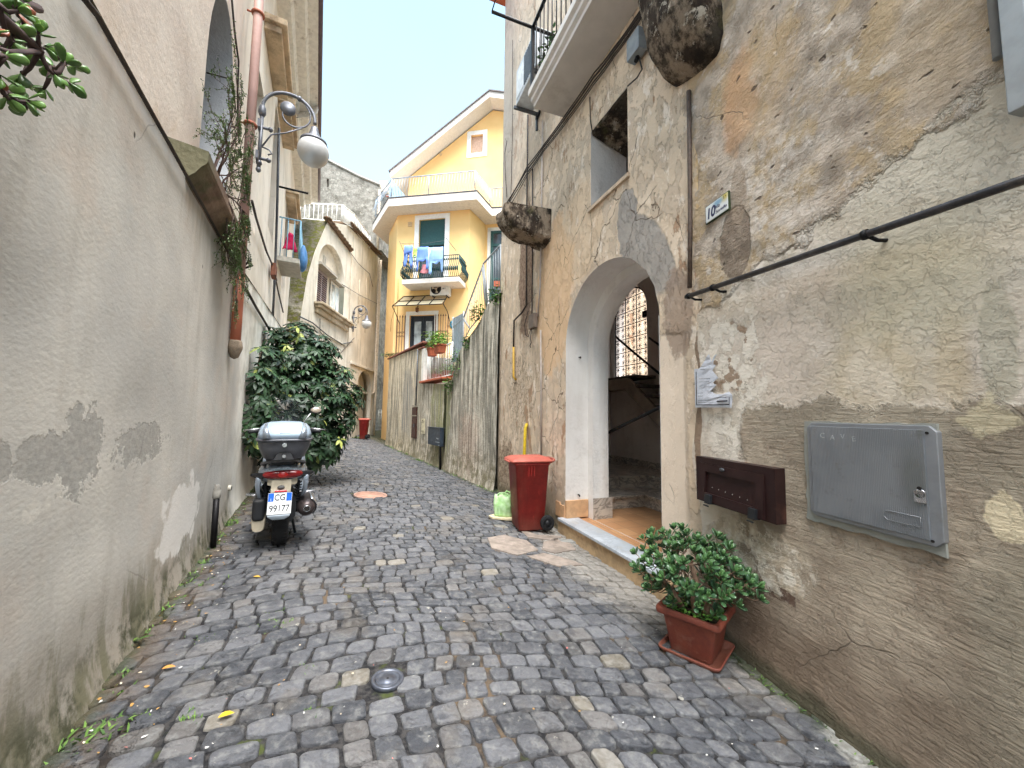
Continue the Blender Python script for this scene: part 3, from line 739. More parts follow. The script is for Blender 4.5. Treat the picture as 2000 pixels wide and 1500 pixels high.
# arched opening (local u,z); the near side is ragged
ao = arch(-4.40, -2.71, .11, 2.27, n=26, k=.93)
ao = [(a + (rj.uniform(-.012, .012) if a < -4.0 and b > 1.8 else rj.uniform(-.003, .003)) if b > .2 else a, b) for a, b in ao]
win = [(-4.0, 3.80), (-3.31, 3.80), (-3.31, 4.74), (-4.0, 4.74)]
DZ = 10.2
m = MB()
outer = [(0, -.3), (0, DZ), (-4.86, DZ), (-4.86, -.35)]
m.holed(outer, [ao, win], 0, f)
m.poly([(0, 0, -.3), (0, -4.2, -.3), (0, -4.2, DZ), (0, 0, DZ)])
m.build('front_wall', M_D, DB)
m = MB(); m.reveal(ao[2:] , 0, -.32, f, closed=False); m.poly([(ao[0][0], 0, ao[0][1]), (ao[0][0], 0, ao[-1][1]), (ao[0][0], -.32, ao[-1][1]), (ao[0][0], -.32, ao[0][1])])
m.poly([(ao[1][0], 0, ao[1][1]), (ao[1][0], 0, ao[2][1]), (ao[1][0], -.32, ao[2][1]), (ao[1][0], -.32, ao[1][1])])
m.build('door_reveal', M_REVEAL, DB)
ai = arch(-4.46, -2.83, .11, 2.18, n=22, k=.95)
m = MB(); m.holed([(-4.95, .0), (-2.0, .0), (-2.0, 3.4), (-4.95, 3.4)], [ai], -.32, f); m.reveal(ai[1:] + ai[:1], -.32, -.55, f, closed=False); m.build('inner_arch', M_REVEAL, DB)
m = MB(); m.reveal(win, 0, -.50, f, smooth=False); m.build('window_reveal', M_INT, DB)
m = MB(); m.box(-4.02, -3.29, -.53, -.50, 3.78, 4.76); m.build('window_shade_panel', simple('dark_shade_panel', (50, 42, 38), .9, var=.25, ns=6), DB)  # added dark panel, stands in for the shade inside the open window
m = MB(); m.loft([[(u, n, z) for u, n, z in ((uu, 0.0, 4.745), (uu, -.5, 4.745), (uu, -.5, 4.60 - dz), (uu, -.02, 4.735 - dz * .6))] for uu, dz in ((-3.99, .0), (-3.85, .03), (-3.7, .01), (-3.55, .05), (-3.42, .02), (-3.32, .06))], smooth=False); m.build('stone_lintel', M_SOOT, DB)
a = MB(); a.box(-4.03, -3.28, -.5, .03, 3.76, 3.80); a.build('window_sill', simple('sill_mortar', (196, 174, 150), .9, var=.15, bump=.004), DB)
# side / rear walls, roof, vestibule
m = MB(); BN = -2.40
hallhole = arch(-1.36, -.28, 2.10, 3.42, n=14)
m.holed([(0, -.3), (-4.95, -.3), (-4.95, DZ), (0, DZ)], [hallhole], BN, f); m.reveal(hallhole[2:] + hallhole[:2], BN, BN - .3, f); m.holed([(0, -.3), (-4.95, -.3), (-4.95, DZ), (0, DZ)], [hallhole], BN - .3, f)
m.poly([(-.22, -.5, -.1), (-.22, BN, -.1), (-.22, BN, 5.3), (-.22, -.5, 5.3)]); m.poly([(-4.9, -.5, -.1), (-4.9, BN, -.1), (-4.9, BN, 5.3), (-4.9, -.5, 5.3)])
m.poly([(-.2, 0, 5.3), (-4.95, 0, 5.3), (-4.95, BN, 5.3), (-.2, BN, 5.3)])
m.poly([(-.2, -.55, -.1), (-2.55, -.55, -.1), (-2.55, -.55, 5.3), (-.2, -.55, 5.3)])
m.build('stair_hall', M_INT, DB)
m = MB(); m.box(-4.95, .25, BN - .3, .3, DZ, DZ + .18); m.build('roof', M_TERRA, DB)
m = MB(); m.box(-4.9, -.2, -2.40, -.02, .0, .102); m.build('hall_floor', M_TILE, DB)
m = MB(); m.box(-4.47, -2.66, -.17, .085, .085, .117); m.build('threshold_slab', M_MARBLE, DB, bevel=.004)
m = MB(); m.box(-4.55, -2.62, -.3, .055, -.3, .083); m.build('threshold_riser', simple('tan_riser', (186, 158, 122), .85, var=.15, bump=.004, dirt=(130, 108, 84)), DB)
m = MB(); m.box(-2.74, -2.70, -.31, -.0, .118, .33); m.box(-2.70, -2.58, .0, .012, .10, .26); m.box(-2.58, -2.46, .0, .012, .10, .28); m.build('tile_skirting', simple('skirting_tile', (200, 158, 118), .6, var=.1, dirt=(160, 130, 100)), DB, bevel=.002)
m = MB(); m.box(-2.84, -2.78, -.56, -.322, .103, .36); m.box(-2.84, -.25, -.60, -.56, .103, .36); m.build('marble_skirting', M_STEP, DB)
# stair: two marble treads across the back left, then a flight rising to the right, a landing and a flight back to the gate
m = MB(); H1, H2 = .28, .46
def block(u0, u1, n0, n1, z0, z1): m.box(u0, u1, n0, n1, z0, z1 - .032)
block(-2.46, -.24, -2.4, -.62, .103, H1); block(-4.88, -2.46, -2.4, -1.40, .103, H1); block(-2.0, -.24, -2.4, -.62, H1, H2); block(-4.88, -2.0, -2.4, -1.86, H1, H2)
m.build('lower_risers', M_STEP, DB)
m = MB()
for p_ in (([(-2.49, -.62), (-2.49, -1.37), (-4.88, -1.37), (-4.88, -1.90), (-1.9, -1.90), (-1.9, -.62)], H1), ([(-2.03, -.62), (-2.03, -1.83), (-4.88, -1.83), (-4.88, -2.39), (-.24, -2.39), (-.24, -.62)], H2)):
    m.prism(p_[0], p_[1], p_[1] - .032, lambda a, b, d: (a, b, d))
m.build('lower_treads', M_STEP, DB, bevel=.004)
m = MB(); m.box(-4.88, -.24, -2.39, -2.37, H2, H2 + .12); m.box(-.25, -.23, -2.37, -.62, H2, H2 + .12); m.build('stair_skirting', M_STEP, DB)
m = MB(); n_st = 9; SN = -1.93
for k in range(n_st):
    u0 = -3.3 + (1.9 / n_st) * k; z = .50 + 1.6 / n_st * (k + 1); m.box(u0, u0 + 1.9 / n_st + .02, -2.37, SN, z - .05, z)
m.box(-1.40, -.24, -2.37, SN, 2.05, 2.10); m.build('upper_stairs', simple('dark_tread', (84, 76, 72), .7, var=.2), DB)
m = MB(); m.prism([(-3.45, H2), (-3.3, .60), (-1.4, 2.06), (-.24, 2.06), (-.24, 1.86), (-1.3, 1.86), (-2.6, .9), (-2.6, H2)], SN + .001, SN - .06, f); m.build('stair_stringer', simple('soffit_render', (150, 138, 126), .9, var=.1), DB)
m = MB(); m.prism([(-3.2, .58), (-1.36, 1.98), (-.24, 1.98), (-.24, 1.88), (-1.32, 1.88), (-3.1, .5)], SN - .06, -2.37, f); m.build('stair_soffit', M_INT, DB)
def hp(x, y, n): u, z = FD.uz(x, y, n); return Vector((u, n, z))
for pts in ([hp(1148, 864, -.62), hp(1178, 850, -.66), hp(1300, 790, -.75)], [hp(1203, 658, -1.9), hp(1240, 690, -1.9), hp(1310, 748, -1.9)], [hp(1268, 660, -2.3), hp(1310, 690, -2.3)]):
    m = MB(); m.tube(pts, .020, 8); m.build('handrail', M_BLACKM, DB)
# patterned iron gate: frame, star bars
GT = []
gm = MB(); g0, g1, gz0, gzs = -1.33, -.31, 2.12, 3.42
lp = arch(g0, g1, gz0, gzs, n=14); ln = BN - .06
gm.tube([(a, ln, b) for a, b in lp + lp[:1]], .016, 6)
def inside(u, z): return g0 < u < g1 and (z < gzs or (u - (g0+g1)/2) ** 2 + (z - gzs) ** 2 < ((g1-g0)/2) ** 2)
for k in range(1, 3):
    u = g0 + (g1 - g0) * k / 3; gm.tube([(u, ln, gz0), (u, ln, gzs + math.sqrt(max(0, ((g1-g0)/2) ** 2 - (u - (g0+g1)/2) ** 2)))], .011, 5)
for k in range(1, 8):
    z = gz0 + .27 * k
    hwid = (g1 - g0) / 2 if z < gzs else math.sqrt(max(0, ((g1-g0)/2) ** 2 - (z - gzs) ** 2))
    if hwid > .05: gm.tube([((g0+g1)/2 - hwid, ln, z), ((g0+g1)/2 + hwid, ln, z)], .009, 5)
for i in range(6):
    for j in range(15):
        cu = g0 + (g1 - g0) * (i + .5) / 6; cz = gz0 + .135 * (j + .5); r = .064
        if not inside(cu, cz): continue
        for t in range(4):
            a = math.pi * t / 4 + .1
            gm.tube([(cu - r*math.cos(a), ln, cz - r*math.sin(a)), (cu + r*math.cos(a), ln, cz + r*math.sin(a))], .0052, 4)
ga = thing('iron_gate', 'patterned wrought iron gate at the head of the stairs inside the arched doorway', 'gate', FD.w(-.87, BN - .06, 2.12), FD.phi)
gm.v = [(a + .87, b - (BN - .06), c - 2.12) for a, b, c in gm.v]
gm.build('gate_leaf', M_BLACKM, ga)
m = MB(); m.box(g0 + .86, g0 + 1.01, -.03, .03, 1.12, 1.24); m.build('lock_box', M_BLACKM, ga, bevel=.004)
# courtyard behind the house, seen through the gate
cy = thing('courtyard_wall', 'sunlit pinkish yard wall glimpsed through the patterned gate', 'wall', FD.w(-1.0, -6.5, 2.0), FD.phi)
m = MB(); m.box(-3.5, 3.0, -.2, 0, -.2, 3.8); m.build('wall', mat_cream('pale_pink_render', (236, 222, 216), (226, 206, 198), (210, 180, 160), .3), cy)
m = MB(); m.box(-3.5, 3.0, 0, .12, .55, .75); m.build('string_course', M_TERRA, cy)
m = MB(); p = [FD.w(2.5, BN-.3, 0), FD.w(-5, BN-.3, 0), FD.w(-5, -7, 0), FD.w(2.5, -7, 0)]
m.poly([(q.x, q.y, 2.05) for q in p]); tag(m.build('yard_ground', M_SLABP), kind='structure')
# ================================================================ retaining wall, terrace and stair
def rect(u0, u1, z0, z1): return [(u0, z0), (u1, z0), (u1, z1), (u0, z1)]
def bars(m, pts_lo, pts_hi, n, r=.008, seg=5):
    """n upright bars between a lower and an upper polyline"""
    def at(P, t):
        L = [(Vector(b) - Vector(a)).length for a, b in zip(P[:-1], P[1:])]; d = t * sum(L)
        for k, l in enumerate(L):
            if d <= l or k == len(L) - 1: return Vector(P[k]).lerp(Vector(P[k+1]), min(1, d / max(l, 1e-6)))
            d -= l
    for i in range(n + 1):
        t = i / n; m.tube([at(pts_lo, t), at(pts_hi, t)], r, seg)
TW = thing('retaining_wall', 'tall streaked and mossy retaining wall climbing past the red bin towards the yellow house', 'wall', FT.w(0, 0, 0), FT.phi)
m = MB()
top = [(0.0, FT.uz(976, 570)[1])] + [FT.uz(*q_) for q_ in ((962, 584), (952, 596), (947, 606), (938, 626), (925, 646), (908, 668), (896, 692), (887, 722), (883, 742))] + [(2.78, 2.12), (4.5, 2.24), (4.52, 3.22), (4.9, 3.36), (5.6, 3.38), (7.4, 3.42), (8.75, 3.44), (8.78, -.1), (0.0, -.3)]
NT = 90
for i in range(NT + 1):
    u = 8.78 * i / NT
    zt = next((a[1] + (b[1] - a[1]) * (u - a[0]) / max(b[0] - a[0], 1e-6)) for a, b in zip(top[:-3], top[1:-2]) if a[0] <= u <= b[0] + 1e-6) if u < 8.75 else 3.44
    zb = FT.ground(u) - .25
    for j in range(25):
        z = zb + (zt - zb) * j / 24
        m.add((u, .022 * MN.noise(Vector((u * 1.3, z * 1.3, 5))) + .012 * MN.noise(Vector((u * 6, z * 3, 5))) + .05 * max(0, 1 - (z - zb - .25) / .5) ** 2, z))
m.sm = True
for i in range(NT):
    for j in range(24):
        a = i * 25 + j; m.face((a, a + 25, a + 26, a + 1))
m.sm = False
m.build('wall', M_T, TW)
m = MB()   # thickness behind
for a, b in zip(top[:-3], top[1:-2]): m.poly([(a[0], .0, a[1]), (b[0], .0, b[1]), (b[0], -.3, b[1]), (a[0], -.3, a[1])])
m.poly([(p[0], -.3, p[1]) for p in reversed(top)]); m.poly([(8.78, 0, -.1), (8.78, 0, 3.44), (8.78, -.3, 3.44), (8.78, -.3, -.1)])
m.build('wall_top', simple('grey_coping', (140, 132, 118), .9, var=.2, bump=.006, dirt=(90, 84, 70)), TW)
m = MB(); m.box(4.46, 8.85, -.34, .06, 3.43, 3.48); m.box(4.46, 5.0, -.34, .05, 3.28, 3.32); m.build('terracotta_coping', simple('coping_tile', (134, 84, 70), .8, var=.15, dirt=(90, 70, 60)), TW, bevel=.01)
m = MB(); m.box(2.7, 4.56, -.34, .10, 2.24, 2.30); m.build('planter_ledge', M_TERRA, TW, bevel=.012)
m = MB(); m.box(4.42, 4.62, -.2, .025, 2.30, 3.26); m.build('white_post', M_WHITE, TW)
m = MB(); m.tube([(4.95, .05, 3.3), (4.95, .05, 1.6)], .022, 8); m.build('drain_pipe', M_GREYM, TW)
# dark panel doors and plates fixed to the wall
el = thing('meter_cabinet', 'tall rusty brown metal cabinet door set in the mossy retaining wall', 'cabinet', FT.w(5.15, 0, 0), FT.phi)
a = FT.uz(806, 805); b = FT.uz(814, 868)
m = MB(); m.box(-.22, .20, -.02, .05, .62, 1.55); m.build('door', simple('rust_brown', (70, 44, 38), .6, .3, .2, dirt=(104, 60, 40)), el, bevel=.01)
m = MB(); m.box(-.26, .24, -.02, .04, 1.56, 1.62); m.box(-.26, .24, .04, .06, 1.28, 1.31); m.build_each('frame', simple('cabinet_stone', (150, 144, 130), .9), el)
m = MB(); m.box(-.10, -.06, .05, .08, .95, 1.05); m.build('lock', M_GREYM, el)
sg = thing('notice_plate', 'small cream notice plate beside the brown cabinet on the mossy wall', 'sign', FT.w(4.28, 0.03, 0), FT.phi)
m = MB(); m.box(-.13, .13, -.01, .01, .80, 1.22); m.build('plate', simple('cream_plate', (206, 196, 166), .6, dirt=(140, 120, 90)), sg)
m = MB(); [m.box(-.1, .1, .01, .013, z, z + .012) for z in (.84, .87, 1.1, 1.13)]; m.tube([(0, .01, 1.16), (0, .012, 1.19)], .02, 6); m.build_each('lettering', M_BLACKM, sg)
lb = thing('litter_bin', 'dark blue-grey box litter bin on a single post against the mossy wall', 'litter bin', FT.w(3.25, .16, FT.ground(3.25, .16)), FT.phi)
p = FT.uz(836, 835, .16)[0] - 3.25; q = FT.uz(859, 870, .16)
zb0 = FT.uz(848, 870, .16)[1] - lb.location.z; zb1 = FT.uz(848, 836, .16)[1] - lb.location.z; q0 = q[0] - 3.25
M_BIN = simple('slate_enamel', (48, 58, 70), .5, .2, .12, dirt=(90, 96, 100))
m = MB(); m.box(q0, p, -.10, .0, zb0, zb1); m.build('container', M_BIN, lb, bevel=.012)
m = MB(); m.box(q0 - .01, p + .01, -.11, .01, zb1, zb1 + .02); m.build('lid', M_BIN, lb, bevel=.006)
m = MB(); m.tube([(q0 + .07, -.05, -.02), (q0 + .07, -.05, zb1)], .03, 10); m.build('post', M_BLACKM, lb)
m = MB()
for k in range(7): m.box(q0 + .03 + .042 * k, q0 + .05 + .042 * k, .0, .004, zb0 + .09, zb0 + .104)
m.box(q0 + .1, q0 + .18, .0, .004, zb0 + .17, zb0 + .19); m.tube([(q0 + .22, .0, zb0 + .19), (q0 + .22, .006, zb0 + .19)], .018, 8); m.box(q0 + .03, q0 + .11, .0, .004, zb0 + .02, zb0 + .035)
m.build_each('lettering', simple('pale_letter', (150, 156, 160), .6), lb)
# terrace slab + ramped stair behind the wall
m = MB()
P = [FT.w(4.4, -.3, 0), FT.w(8.78, -.3, 0), Vector((-5.6, 18.2, 0)), Vector((2.2, 17.0, 0)), FT.w(4.0, -3.8, 0)]
m.prism([(p.x, p.y) for p in P], 3.02, 0.0, lambda a, b, d: (a, b, d)); tag(m.build('terrace', M_SLABP), kind='structure')
m = MB()
P = [FT.w(2.72, -.3, 0), FT.w(4.5, -.3, 0), FT.w(4.4, -1.5, 0), FT.w(2.72, -1.5, 0)]
m.prism([(p.x, p.y) for p in P], 2.14, 0.0, lambda a, b, d: (a, b, d)); m.v = m.v
tag(m.build('planting_terrace', M_SLABP), kind='structure')
sr = thing('outdoor_stair', 'flight of steps climbing behind the streaked wall to the green door', 'steps', FT.w(2.7, -.3, 0), FT.phi)
m = MB()
for k in range(12):
    u = 2.6 - .25 * k; m.box(u - 2.7, u - .25 - 2.7, -1.15, .0, .5, 2.1 + .17 * k + .02) if u > .0 else None
m.build('treads', simple('step_cement', (150, 142, 130), .9, var=.15, bump=.005), sr)
# railings
M_RAIL = simple('pale_grey_rail', (150, 154, 156), .5, .3, .1)
def railing(name, label, lo, hi, n, mat, group=None, r=.008, rr=.018, base=None):
    o = Vector(base or lo[0]); t = thing(name, label, 'railing', o, 0, group)
    lo = [Vector(p) - o for p in lo]; hi = [Vector(p) - o for p in hi]
    m = MB(); bars(m, lo, hi, n, r); m.build('balusters', mat, t)
    m = MB(); m.tube(hi, rr, 8); m.tube(lo, rr * .8, 6); m.build_each('rail', mat, t)
    for a, b in zip(lo, hi): m = MB(); m.tube([a, b], rr * 1.1, 8); m.build('post', mat, t)
    return t
def TP(x, y, n=-.12):
    u, z = FT.uz(x, y, n); return FT.w(u, n, z)
railing('stair_railing', 'pale grey sloping stair railing above the streaked retaining wall', [TP(978, 562), TP(952, 590), TP(950, 603), TP(918, 642), TP(888, 700)], [TP(978, 478), TP(944, 515), TP(942, 522), TP(905, 622), TP(886, 640)], 26, M_RAIL)
railing('terrace_railing', 'short white railing on the terracotta ledge, flower pots hooked over it', [TP(836, 742, -.02), TP(882, 732, -.02)], [TP(836, 690, -.02), TP(884, 668, -.02)], 15, simple('white_rail', (214, 214, 212), .5), r=.010)
gp = thing('sheet_gate', 'narrow blue-grey sheet metal gate at the foot of the railed steps', 'gate', TP(893, 705), FT.phi)
h = TP(893, 618).z - gp.location.z
m = MB(); [m.box(-.32 + .16 * k, -.17 + .16 * k, -.012 - .004 * (k % 2), .012, 0, h) for k in range(4)]; m.build('panel', simple('blue_grey_sheet', (146, 160, 170), .5, .4, .08), gp)
m = MB(); [m.tube([(x, 0, 0), (x, 0, h + .04)], .02, 8) for x in (-.33, .33)]; m.build_each('frame', M_RAIL, gp)
# ================================================================ yellow house
FY = Frame(-5.1, 16.2, 169.4)
YH = thing('yellow_house', 'yellow house with laundry balcony, roof terrace and gable at the alley bend', 'building', (FY.o.x, FY.o.y, 0), FY.phi)
def yl(x, y): p = Vector((x, y, 0)) - FY.o; return (p.dot(FY.u), p.dot(FY.n))
foot = [yl(-5.1, 16.2), yl(-1.87, 15.6), yl(-1.3, 16.9), yl(2.5, 16.3), yl(2.5, 24), yl(-5.3, 24), yl(-6.02, 17.9)]
win = rect(-2.20, -1.02, 7.05, 9.68); door = rect(-1.85, -.72, 3.1, 5.5)
m = MB(); z1 = 10.0
fo = lambda a, b, d: (a, d, b)
m.holed([(foot[0][0], -.1), (foot[1][0], -.1), (foot[1][0], z1), (foot[0][0], z1)], [win, door], 0, fo)
for h in (win, door): m.reveal(h, 0, -.18, fo, smooth=False)
for a, b in zip(foot[1:], foot[2:] + foot[:1]):
    m.poly([(a[0], a[1], -.1), (b[0], b[1], -.1), (b[0], b[1], z1), (a[0], a[1], z1)])
m.build('wall', M_Y, YH)
M_YTRIM = simple('white_trim', (228, 228, 224), .7, var=.04)
def frame_band(m, h, wdt, n0, n1, sides='ltr'):
    u0, u1, z0, z1 = h[0][0], h[1][0], h[0][1], h[2][1]
    m.box(u0 - wdt, u0, n0, n1, z0, z1); m.box(u1, u1 + wdt, n0, n1, z0, z1); m.box(u0 - wdt, u1 + wdt, n0, n1, z1, z1 + wdt)
m = MB(); frame_band(m, win, .20, 0, .03); frame_band(m, door, .16, 0, .03); m.build_each('window_surround', M_YTRIM, YH)
M_GRN = simple('green_shutter', (36, 78, 78), .55, var=.08)
def mat_glass(name='dark_glass', col=(52, 58, 62)):
    m = Mat(name, .08, .6); c = m.mix(m.step(m.noise(1.5, 3), .4, .6), col, tuple(v*1.5 for v in col)); m.color(c); return m.mat
M_GLASS = mat_glass()
m = MB(); k = 8.55
while k < 9.68: m.box(-2.18, -1.04, -.10, -.075, k, k + .048); k += .056
m.build('roller_shutter', M_GRN, YH)
wd = MB(); wd.box(-2.20, -1.02, -.17, -.15, 7.05, 8.6); wo = wd.build('balcony_window', M_GLASS, YH)
m = MB(); [m.box(x, x + .06, -.15, -.12, 7.05, 8.6) for x in (-2.2, -1.64, -1.08)]; m.build_each('window_frame', M_GRN, wo)
wd = MB(); wd.box(-1.85, -.72, -.17, -.14, 3.1, 5.5); M_NAVY = simple('navy_door', (38, 46, 56), .5, var=.08)
do = wd.build('terrace_door', M_NAVY, YH)
m = MB(); m.box(-1.20, -.90, -.14, -.12, 3.3, 5.25); m.box(-1.70, -1.42, -.14, -.12, 3.3, 5.25); m.build_each('door_pane', mat_glass('pale_pane', (120, 128, 132)), do)
m = MB(); m.box(-1.31, -1.27, -.14, -.1, 3.1, 5.45); m.box(-1.85, -1.77, -.14, -.10, 3.1, 5.5); m.box(-.80, -.72, -.14, -.1, 3.1, 5.5); m.build_each('door_frame', M_NAVY, do)
# green door in the recess at the right
e0, e1 = Vector(foot[2]), Vector(foot[3]); ed = (e1 - e0).normalized(); en = Vector((-ed.y, ed.x)) * (1 if (-ed.y*0 + ed.x) > 0 else -1)
if en.y < 0: en = -en
def ep(t, n, z): q = e0 + ed * t + en * n; return (q.x, q.y, z)
def ebox(m, t0, t1, n0, n1, z0, z1):
    i = [m.add(ep(t, n, z)) for z in (z0, z1) for t, n in ((t0, n0), (t1, n0), (t1, n1), (t0, n1))]
    for q in ((0,3,2,1),(4,5,6,7),(0,1,5,4),(1,2,6,5),(2,3,7,6),(3,0,4,7)): m.face([i[k] for k in q])
m = MB(); ebox(m, .10, .26, 0, .03, 6.2, 9.75); ebox(m, .10, 1.5, 0, .03, 9.62, 9.80); ebox(m, .26, 1.5, 0, .03, 6.2, 6.45); m.build_each('door_surround', M_YTRIM, YH)
m = MB(); ebox(m, .26, 1.5, .0, .025, 6.45, 9.62); gd = m.build('green_door', M_GLASS, YH)
m = MB(); ebox(m, .26, .38, .025, .07, 6.45, 9.62); ebox(m, .38, 1.5, .025, .07, 9.5, 9.62); ebox(m, .38, 1.5, .025, .07, 8.9, 9.02); ebox(m, .38, 1.5, .025, .06, 7.35, 7.45); m.build_each('door_frame', M_GRN, gd)
m = MB(); ebox(m, .42, 1.4, .027, .05, 7.05, 7.3); m.build('door_board', M_TERRA, gd)
# terrace slab following the outline
ov = [yl(-5.28, 15.45), yl(-1.52, 14.82), yl(-.98, 16.1), yl(2.7, 15.5), yl(2.7, 24), yl(-5.6, 24), yl(-6.75, 17.7)]
m = MB(); m.prism(ov, 10.32, 9.97, lambda a, b, d: (a, b, d)); m.build('roof_slab', simple('slab_render', (214, 208, 200), .8, var=.06, dirt=(180, 176, 172)), YH)
m = MB()
for a, b in zip(ov[-1:] + ov[:3], ov[:4]): m.tube([(a[0], a[1], 10.33), (b[0], b[1], 10.33)], .03, 6)
m.build('slab_edging', simple('lead_edge', (84, 84, 86), .6), YH)
# roof terrace railing
def inset(p, q, d): return p
rp = [yl(-6.45, 17.2), yl(-5.22, 15.62), yl(-1.62, 15.0), yl(-1.08, 16.25), yl(2.4, 15.65)]
m = MB(); lo = [Vector((a, b, 10.42)) for a, b in rp]; hi = [Vector((a, b, 11.28)) for a, b in rp]
for A, B, n in ((0, 1, 14), (1, 2, 30), (2, 3, 10), (3, 4, 24)):
    for k in range(n + 1):
        a = lo[A].lerp(lo[B], k / n); b = hi[A].lerp(hi[B], k / n); d = (lo[B] - lo[A]).normalized(); nn = Vector((-d.y, d.x, 0)); nn = -nn if nn.y < 0 else nn
        m.tube([a, a.lerp(b, .3) + nn * .14, a.lerp(b, .6) + nn * .06, b], .009, 4)
tr = m.build('terrace_railing', simple('galvanised', (140, 152, 164), .45, .5), YH)
m = MB(); m.tube(hi, .022, 6); m.tube(lo, .015, 6); [m.tube([a, b], .024, 6) for a, b in zip(lo, hi)]; m.tube([lo[1].lerp(lo[2], .45), hi[1].lerp(hi[2], .45)], .02, 6); m.build('top_rail', simple('galvanised', (140, 152, 164)), tr)
# gable storey
GN = -1.6
g = [(0.35, 10.3), (.35, 12.75), (-3.79, 15.65), (-7.6, 14.6), (-7.6, 10.3)]
gwin = [(-3.34, 13.62), (-2.76, 13.62), (-2.76, 14.52), (-3.34, 14.52)]
m = MB(); m.holed(g, [gwin], GN, fo); m.reveal(gwin, GN, GN - .12, fo, smooth=False)
for a, b in zip(g, g[1:] + g[:1]): m.poly([(a[0], GN, a[1]), (b[0], GN, b[1]), (b[0], -7.5, b[1]), (a[0], -7.5, a[1])])
m.build('gable_wall', M_Y, YH)
m = MB(); m.box(-3.54, -3.34, GN, GN + .03, 13.42, 14.72); m.box(-2.76, -2.56, GN, GN + .03, 13.42, 14.72); m.box(-3.34, -2.76, GN, GN + .03, 13.42, 13.62); m.box(-3.34, -2.76, GN, GN + .03, 14.52, 14.72); m.box(-3.05, -1.9, GN, GN + .03, 11.2, 11.75)
m.build_each('gable_window_surround', M_YTRIM, YH)
m = MB(); m.box(-3.34, -2.76, GN - .12, GN - .1, 13.62, 14.52); m.build('gable_shutter', simple('tan_blind', (190, 160, 140), .7), YH)
m = MB(); m.tube([(-1.25, GN + .01, 13.75), (-1.25, GN + .03, 13.75)], .07, 12); m.box(-.69, -.50, .0, .03, 9.42, 9.62); m.build_each('vent', simple('vent_cream', (200, 170, 130), .7), YH)
m = MB(); rf = [(.95, 12.70), (-3.79, 16.0), (-8.2, 14.75), (-8.2, 14.5), (-3.79, 15.72), (.95, 12.40)]
m.prism(rf, GN + .7, -8, lambda a, b, d: (a, d, b)); m.build('gable_roof', simple('roof_white', (206, 202, 196), .8, var=.05), YH)
m = MB(); rf = [(1.02, 12.71), (-3.79, 16.06), (-8.2, 14.81), (-8.2, 14.76), (-3.79, 16.01), (1.02, 12.66)]
m.prism(rf, GN + .76, -8, lambda a, b, d: (a, d, b)); m.build('roof_covering', simple('slate_cover', (120, 116, 118), .8), YH)
# balcony
BL, BR = FY.uz(787, 545, .75), FY.uz(897, 540, .85)
m = MB(); m.box(BR[0], BL[0], 0, .85, BR[1] - .20, BR[1]); m.build('balcony_slab', simple('slab_render', (214, 208, 200)), YH, bevel=.02)
m = MB(); zf = BR[1]; hh = .92; cor = [Vector((BL[0] - .04, 0, 0)), Vector((BL[0] - .04, .80, 0)), Vector((BR[0] + .04, .80, 0)), Vector((BR[0] + .04, 0, 0))]
for A, B, n in ((0, 1, 10), (1, 2, 30), (2, 3, 10)):
    d = (cor[B] - cor[A]).normalized(); nn = Vector((d.y, -d.x, 0)); nn = nn if (cor[A] + nn - Vector((-1.6, .4, 0))).length > (cor[A] - Vector((-1.6, .4, 0))).length else -nn
    for k in range(n + 1):
        a = cor[A].lerp(cor[B], k / n); z = lambda t, o: a + nn * o + Vector((0, 0, zf + t))
        m.tube([z(.03, 0), z(.2, .13), z(.38, .15), z(.6, .03), z(hh, 0)], .014, 4)
        if k < n:
            b = cor[A].lerp(cor[B], (k + .5) / n); m.ell(b + nn * .11 + Vector((0, 0, zf + .34)), .035, .035, .10, 6, 4); m.ell(b + nn * .05 + Vector((0, 0, zf + .74)), .03, .03, .05, 6, 4)
m.tube([c + Vector((0, 0, zf + hh)) for c in cor], .02, 6); m.tube([c + Vector((0, 0, zf + .04)) for c in cor], .018, 6)
m.build('balcony_railing', simple('green_iron', (30, 60, 60), .5, .3), YH)
# glazed canopy over the terrace door, lantern, grilles, conduits
m = MB()
def CP(u, n, z): return (u, n, z)
cz0, cz1 = 6.15, 5.70; cu = (-.42, -2.42)
for t in range(5):
    u = cu[0] + (cu[1] - cu[0]) * t / 4; m.tube([CP(u, .02, 6.32), CP(u * 1.0 + (.08 if t == 0 else -.08 if t == 4 else 0), .8, cz1)], .02, 6)
for n_, z in ((.02, 6.32), (.8, cz1), (.42, 6.0)): m.tube([CP(cu[0] + .04, n_, z), CP(cu[1] - .04, n_, z)], .02, 6)
m.tube([CP(cu[0] + .1, .78, cz1), CP(cu[0] + .12, .45, 5.5), CP(cu[0] + .12, .03, 5.1)], .018, 6); m.tube([CP(cu[1] - .1, .78, cz1), CP(cu[1] - .14, .45, 5.5), CP(cu[1] - .14, .03, 5.1)], .018, 6)
cn = m.build('canopy_frame', M_BLACKM, YH)
gm_ = Mat('canopy_glass', .3, .5); gm_.color((186, 180, 156)); gm_.set('Transmission Weight', .45)
m = MB(); m.poly([CP(cu[0], .02, 6.305), CP(cu[1], .02, 6.305), CP(cu[1], .8, cz1 - .015), CP(cu[0], .8, cz1 - .015)]); m.build('canopy_pane', gm_.mat, cn)
m = MB(); lx = -1.12
m.tube([(lx, 0, 5.86), (lx, .14, 5.84), (lx, .16, 5.78)], .015, 6); m.lathe([(.02, .1), (.08, .06), (.06, -.10), (.02, -.12)], (lx, .16, 5.70), 8); m.build('door_lantern', simple('bronze_lantern', (110, 74, 50), .5, .4), YH)
M_RUST = simple('rust_iron', (92, 58, 48), .7, .3, .2)
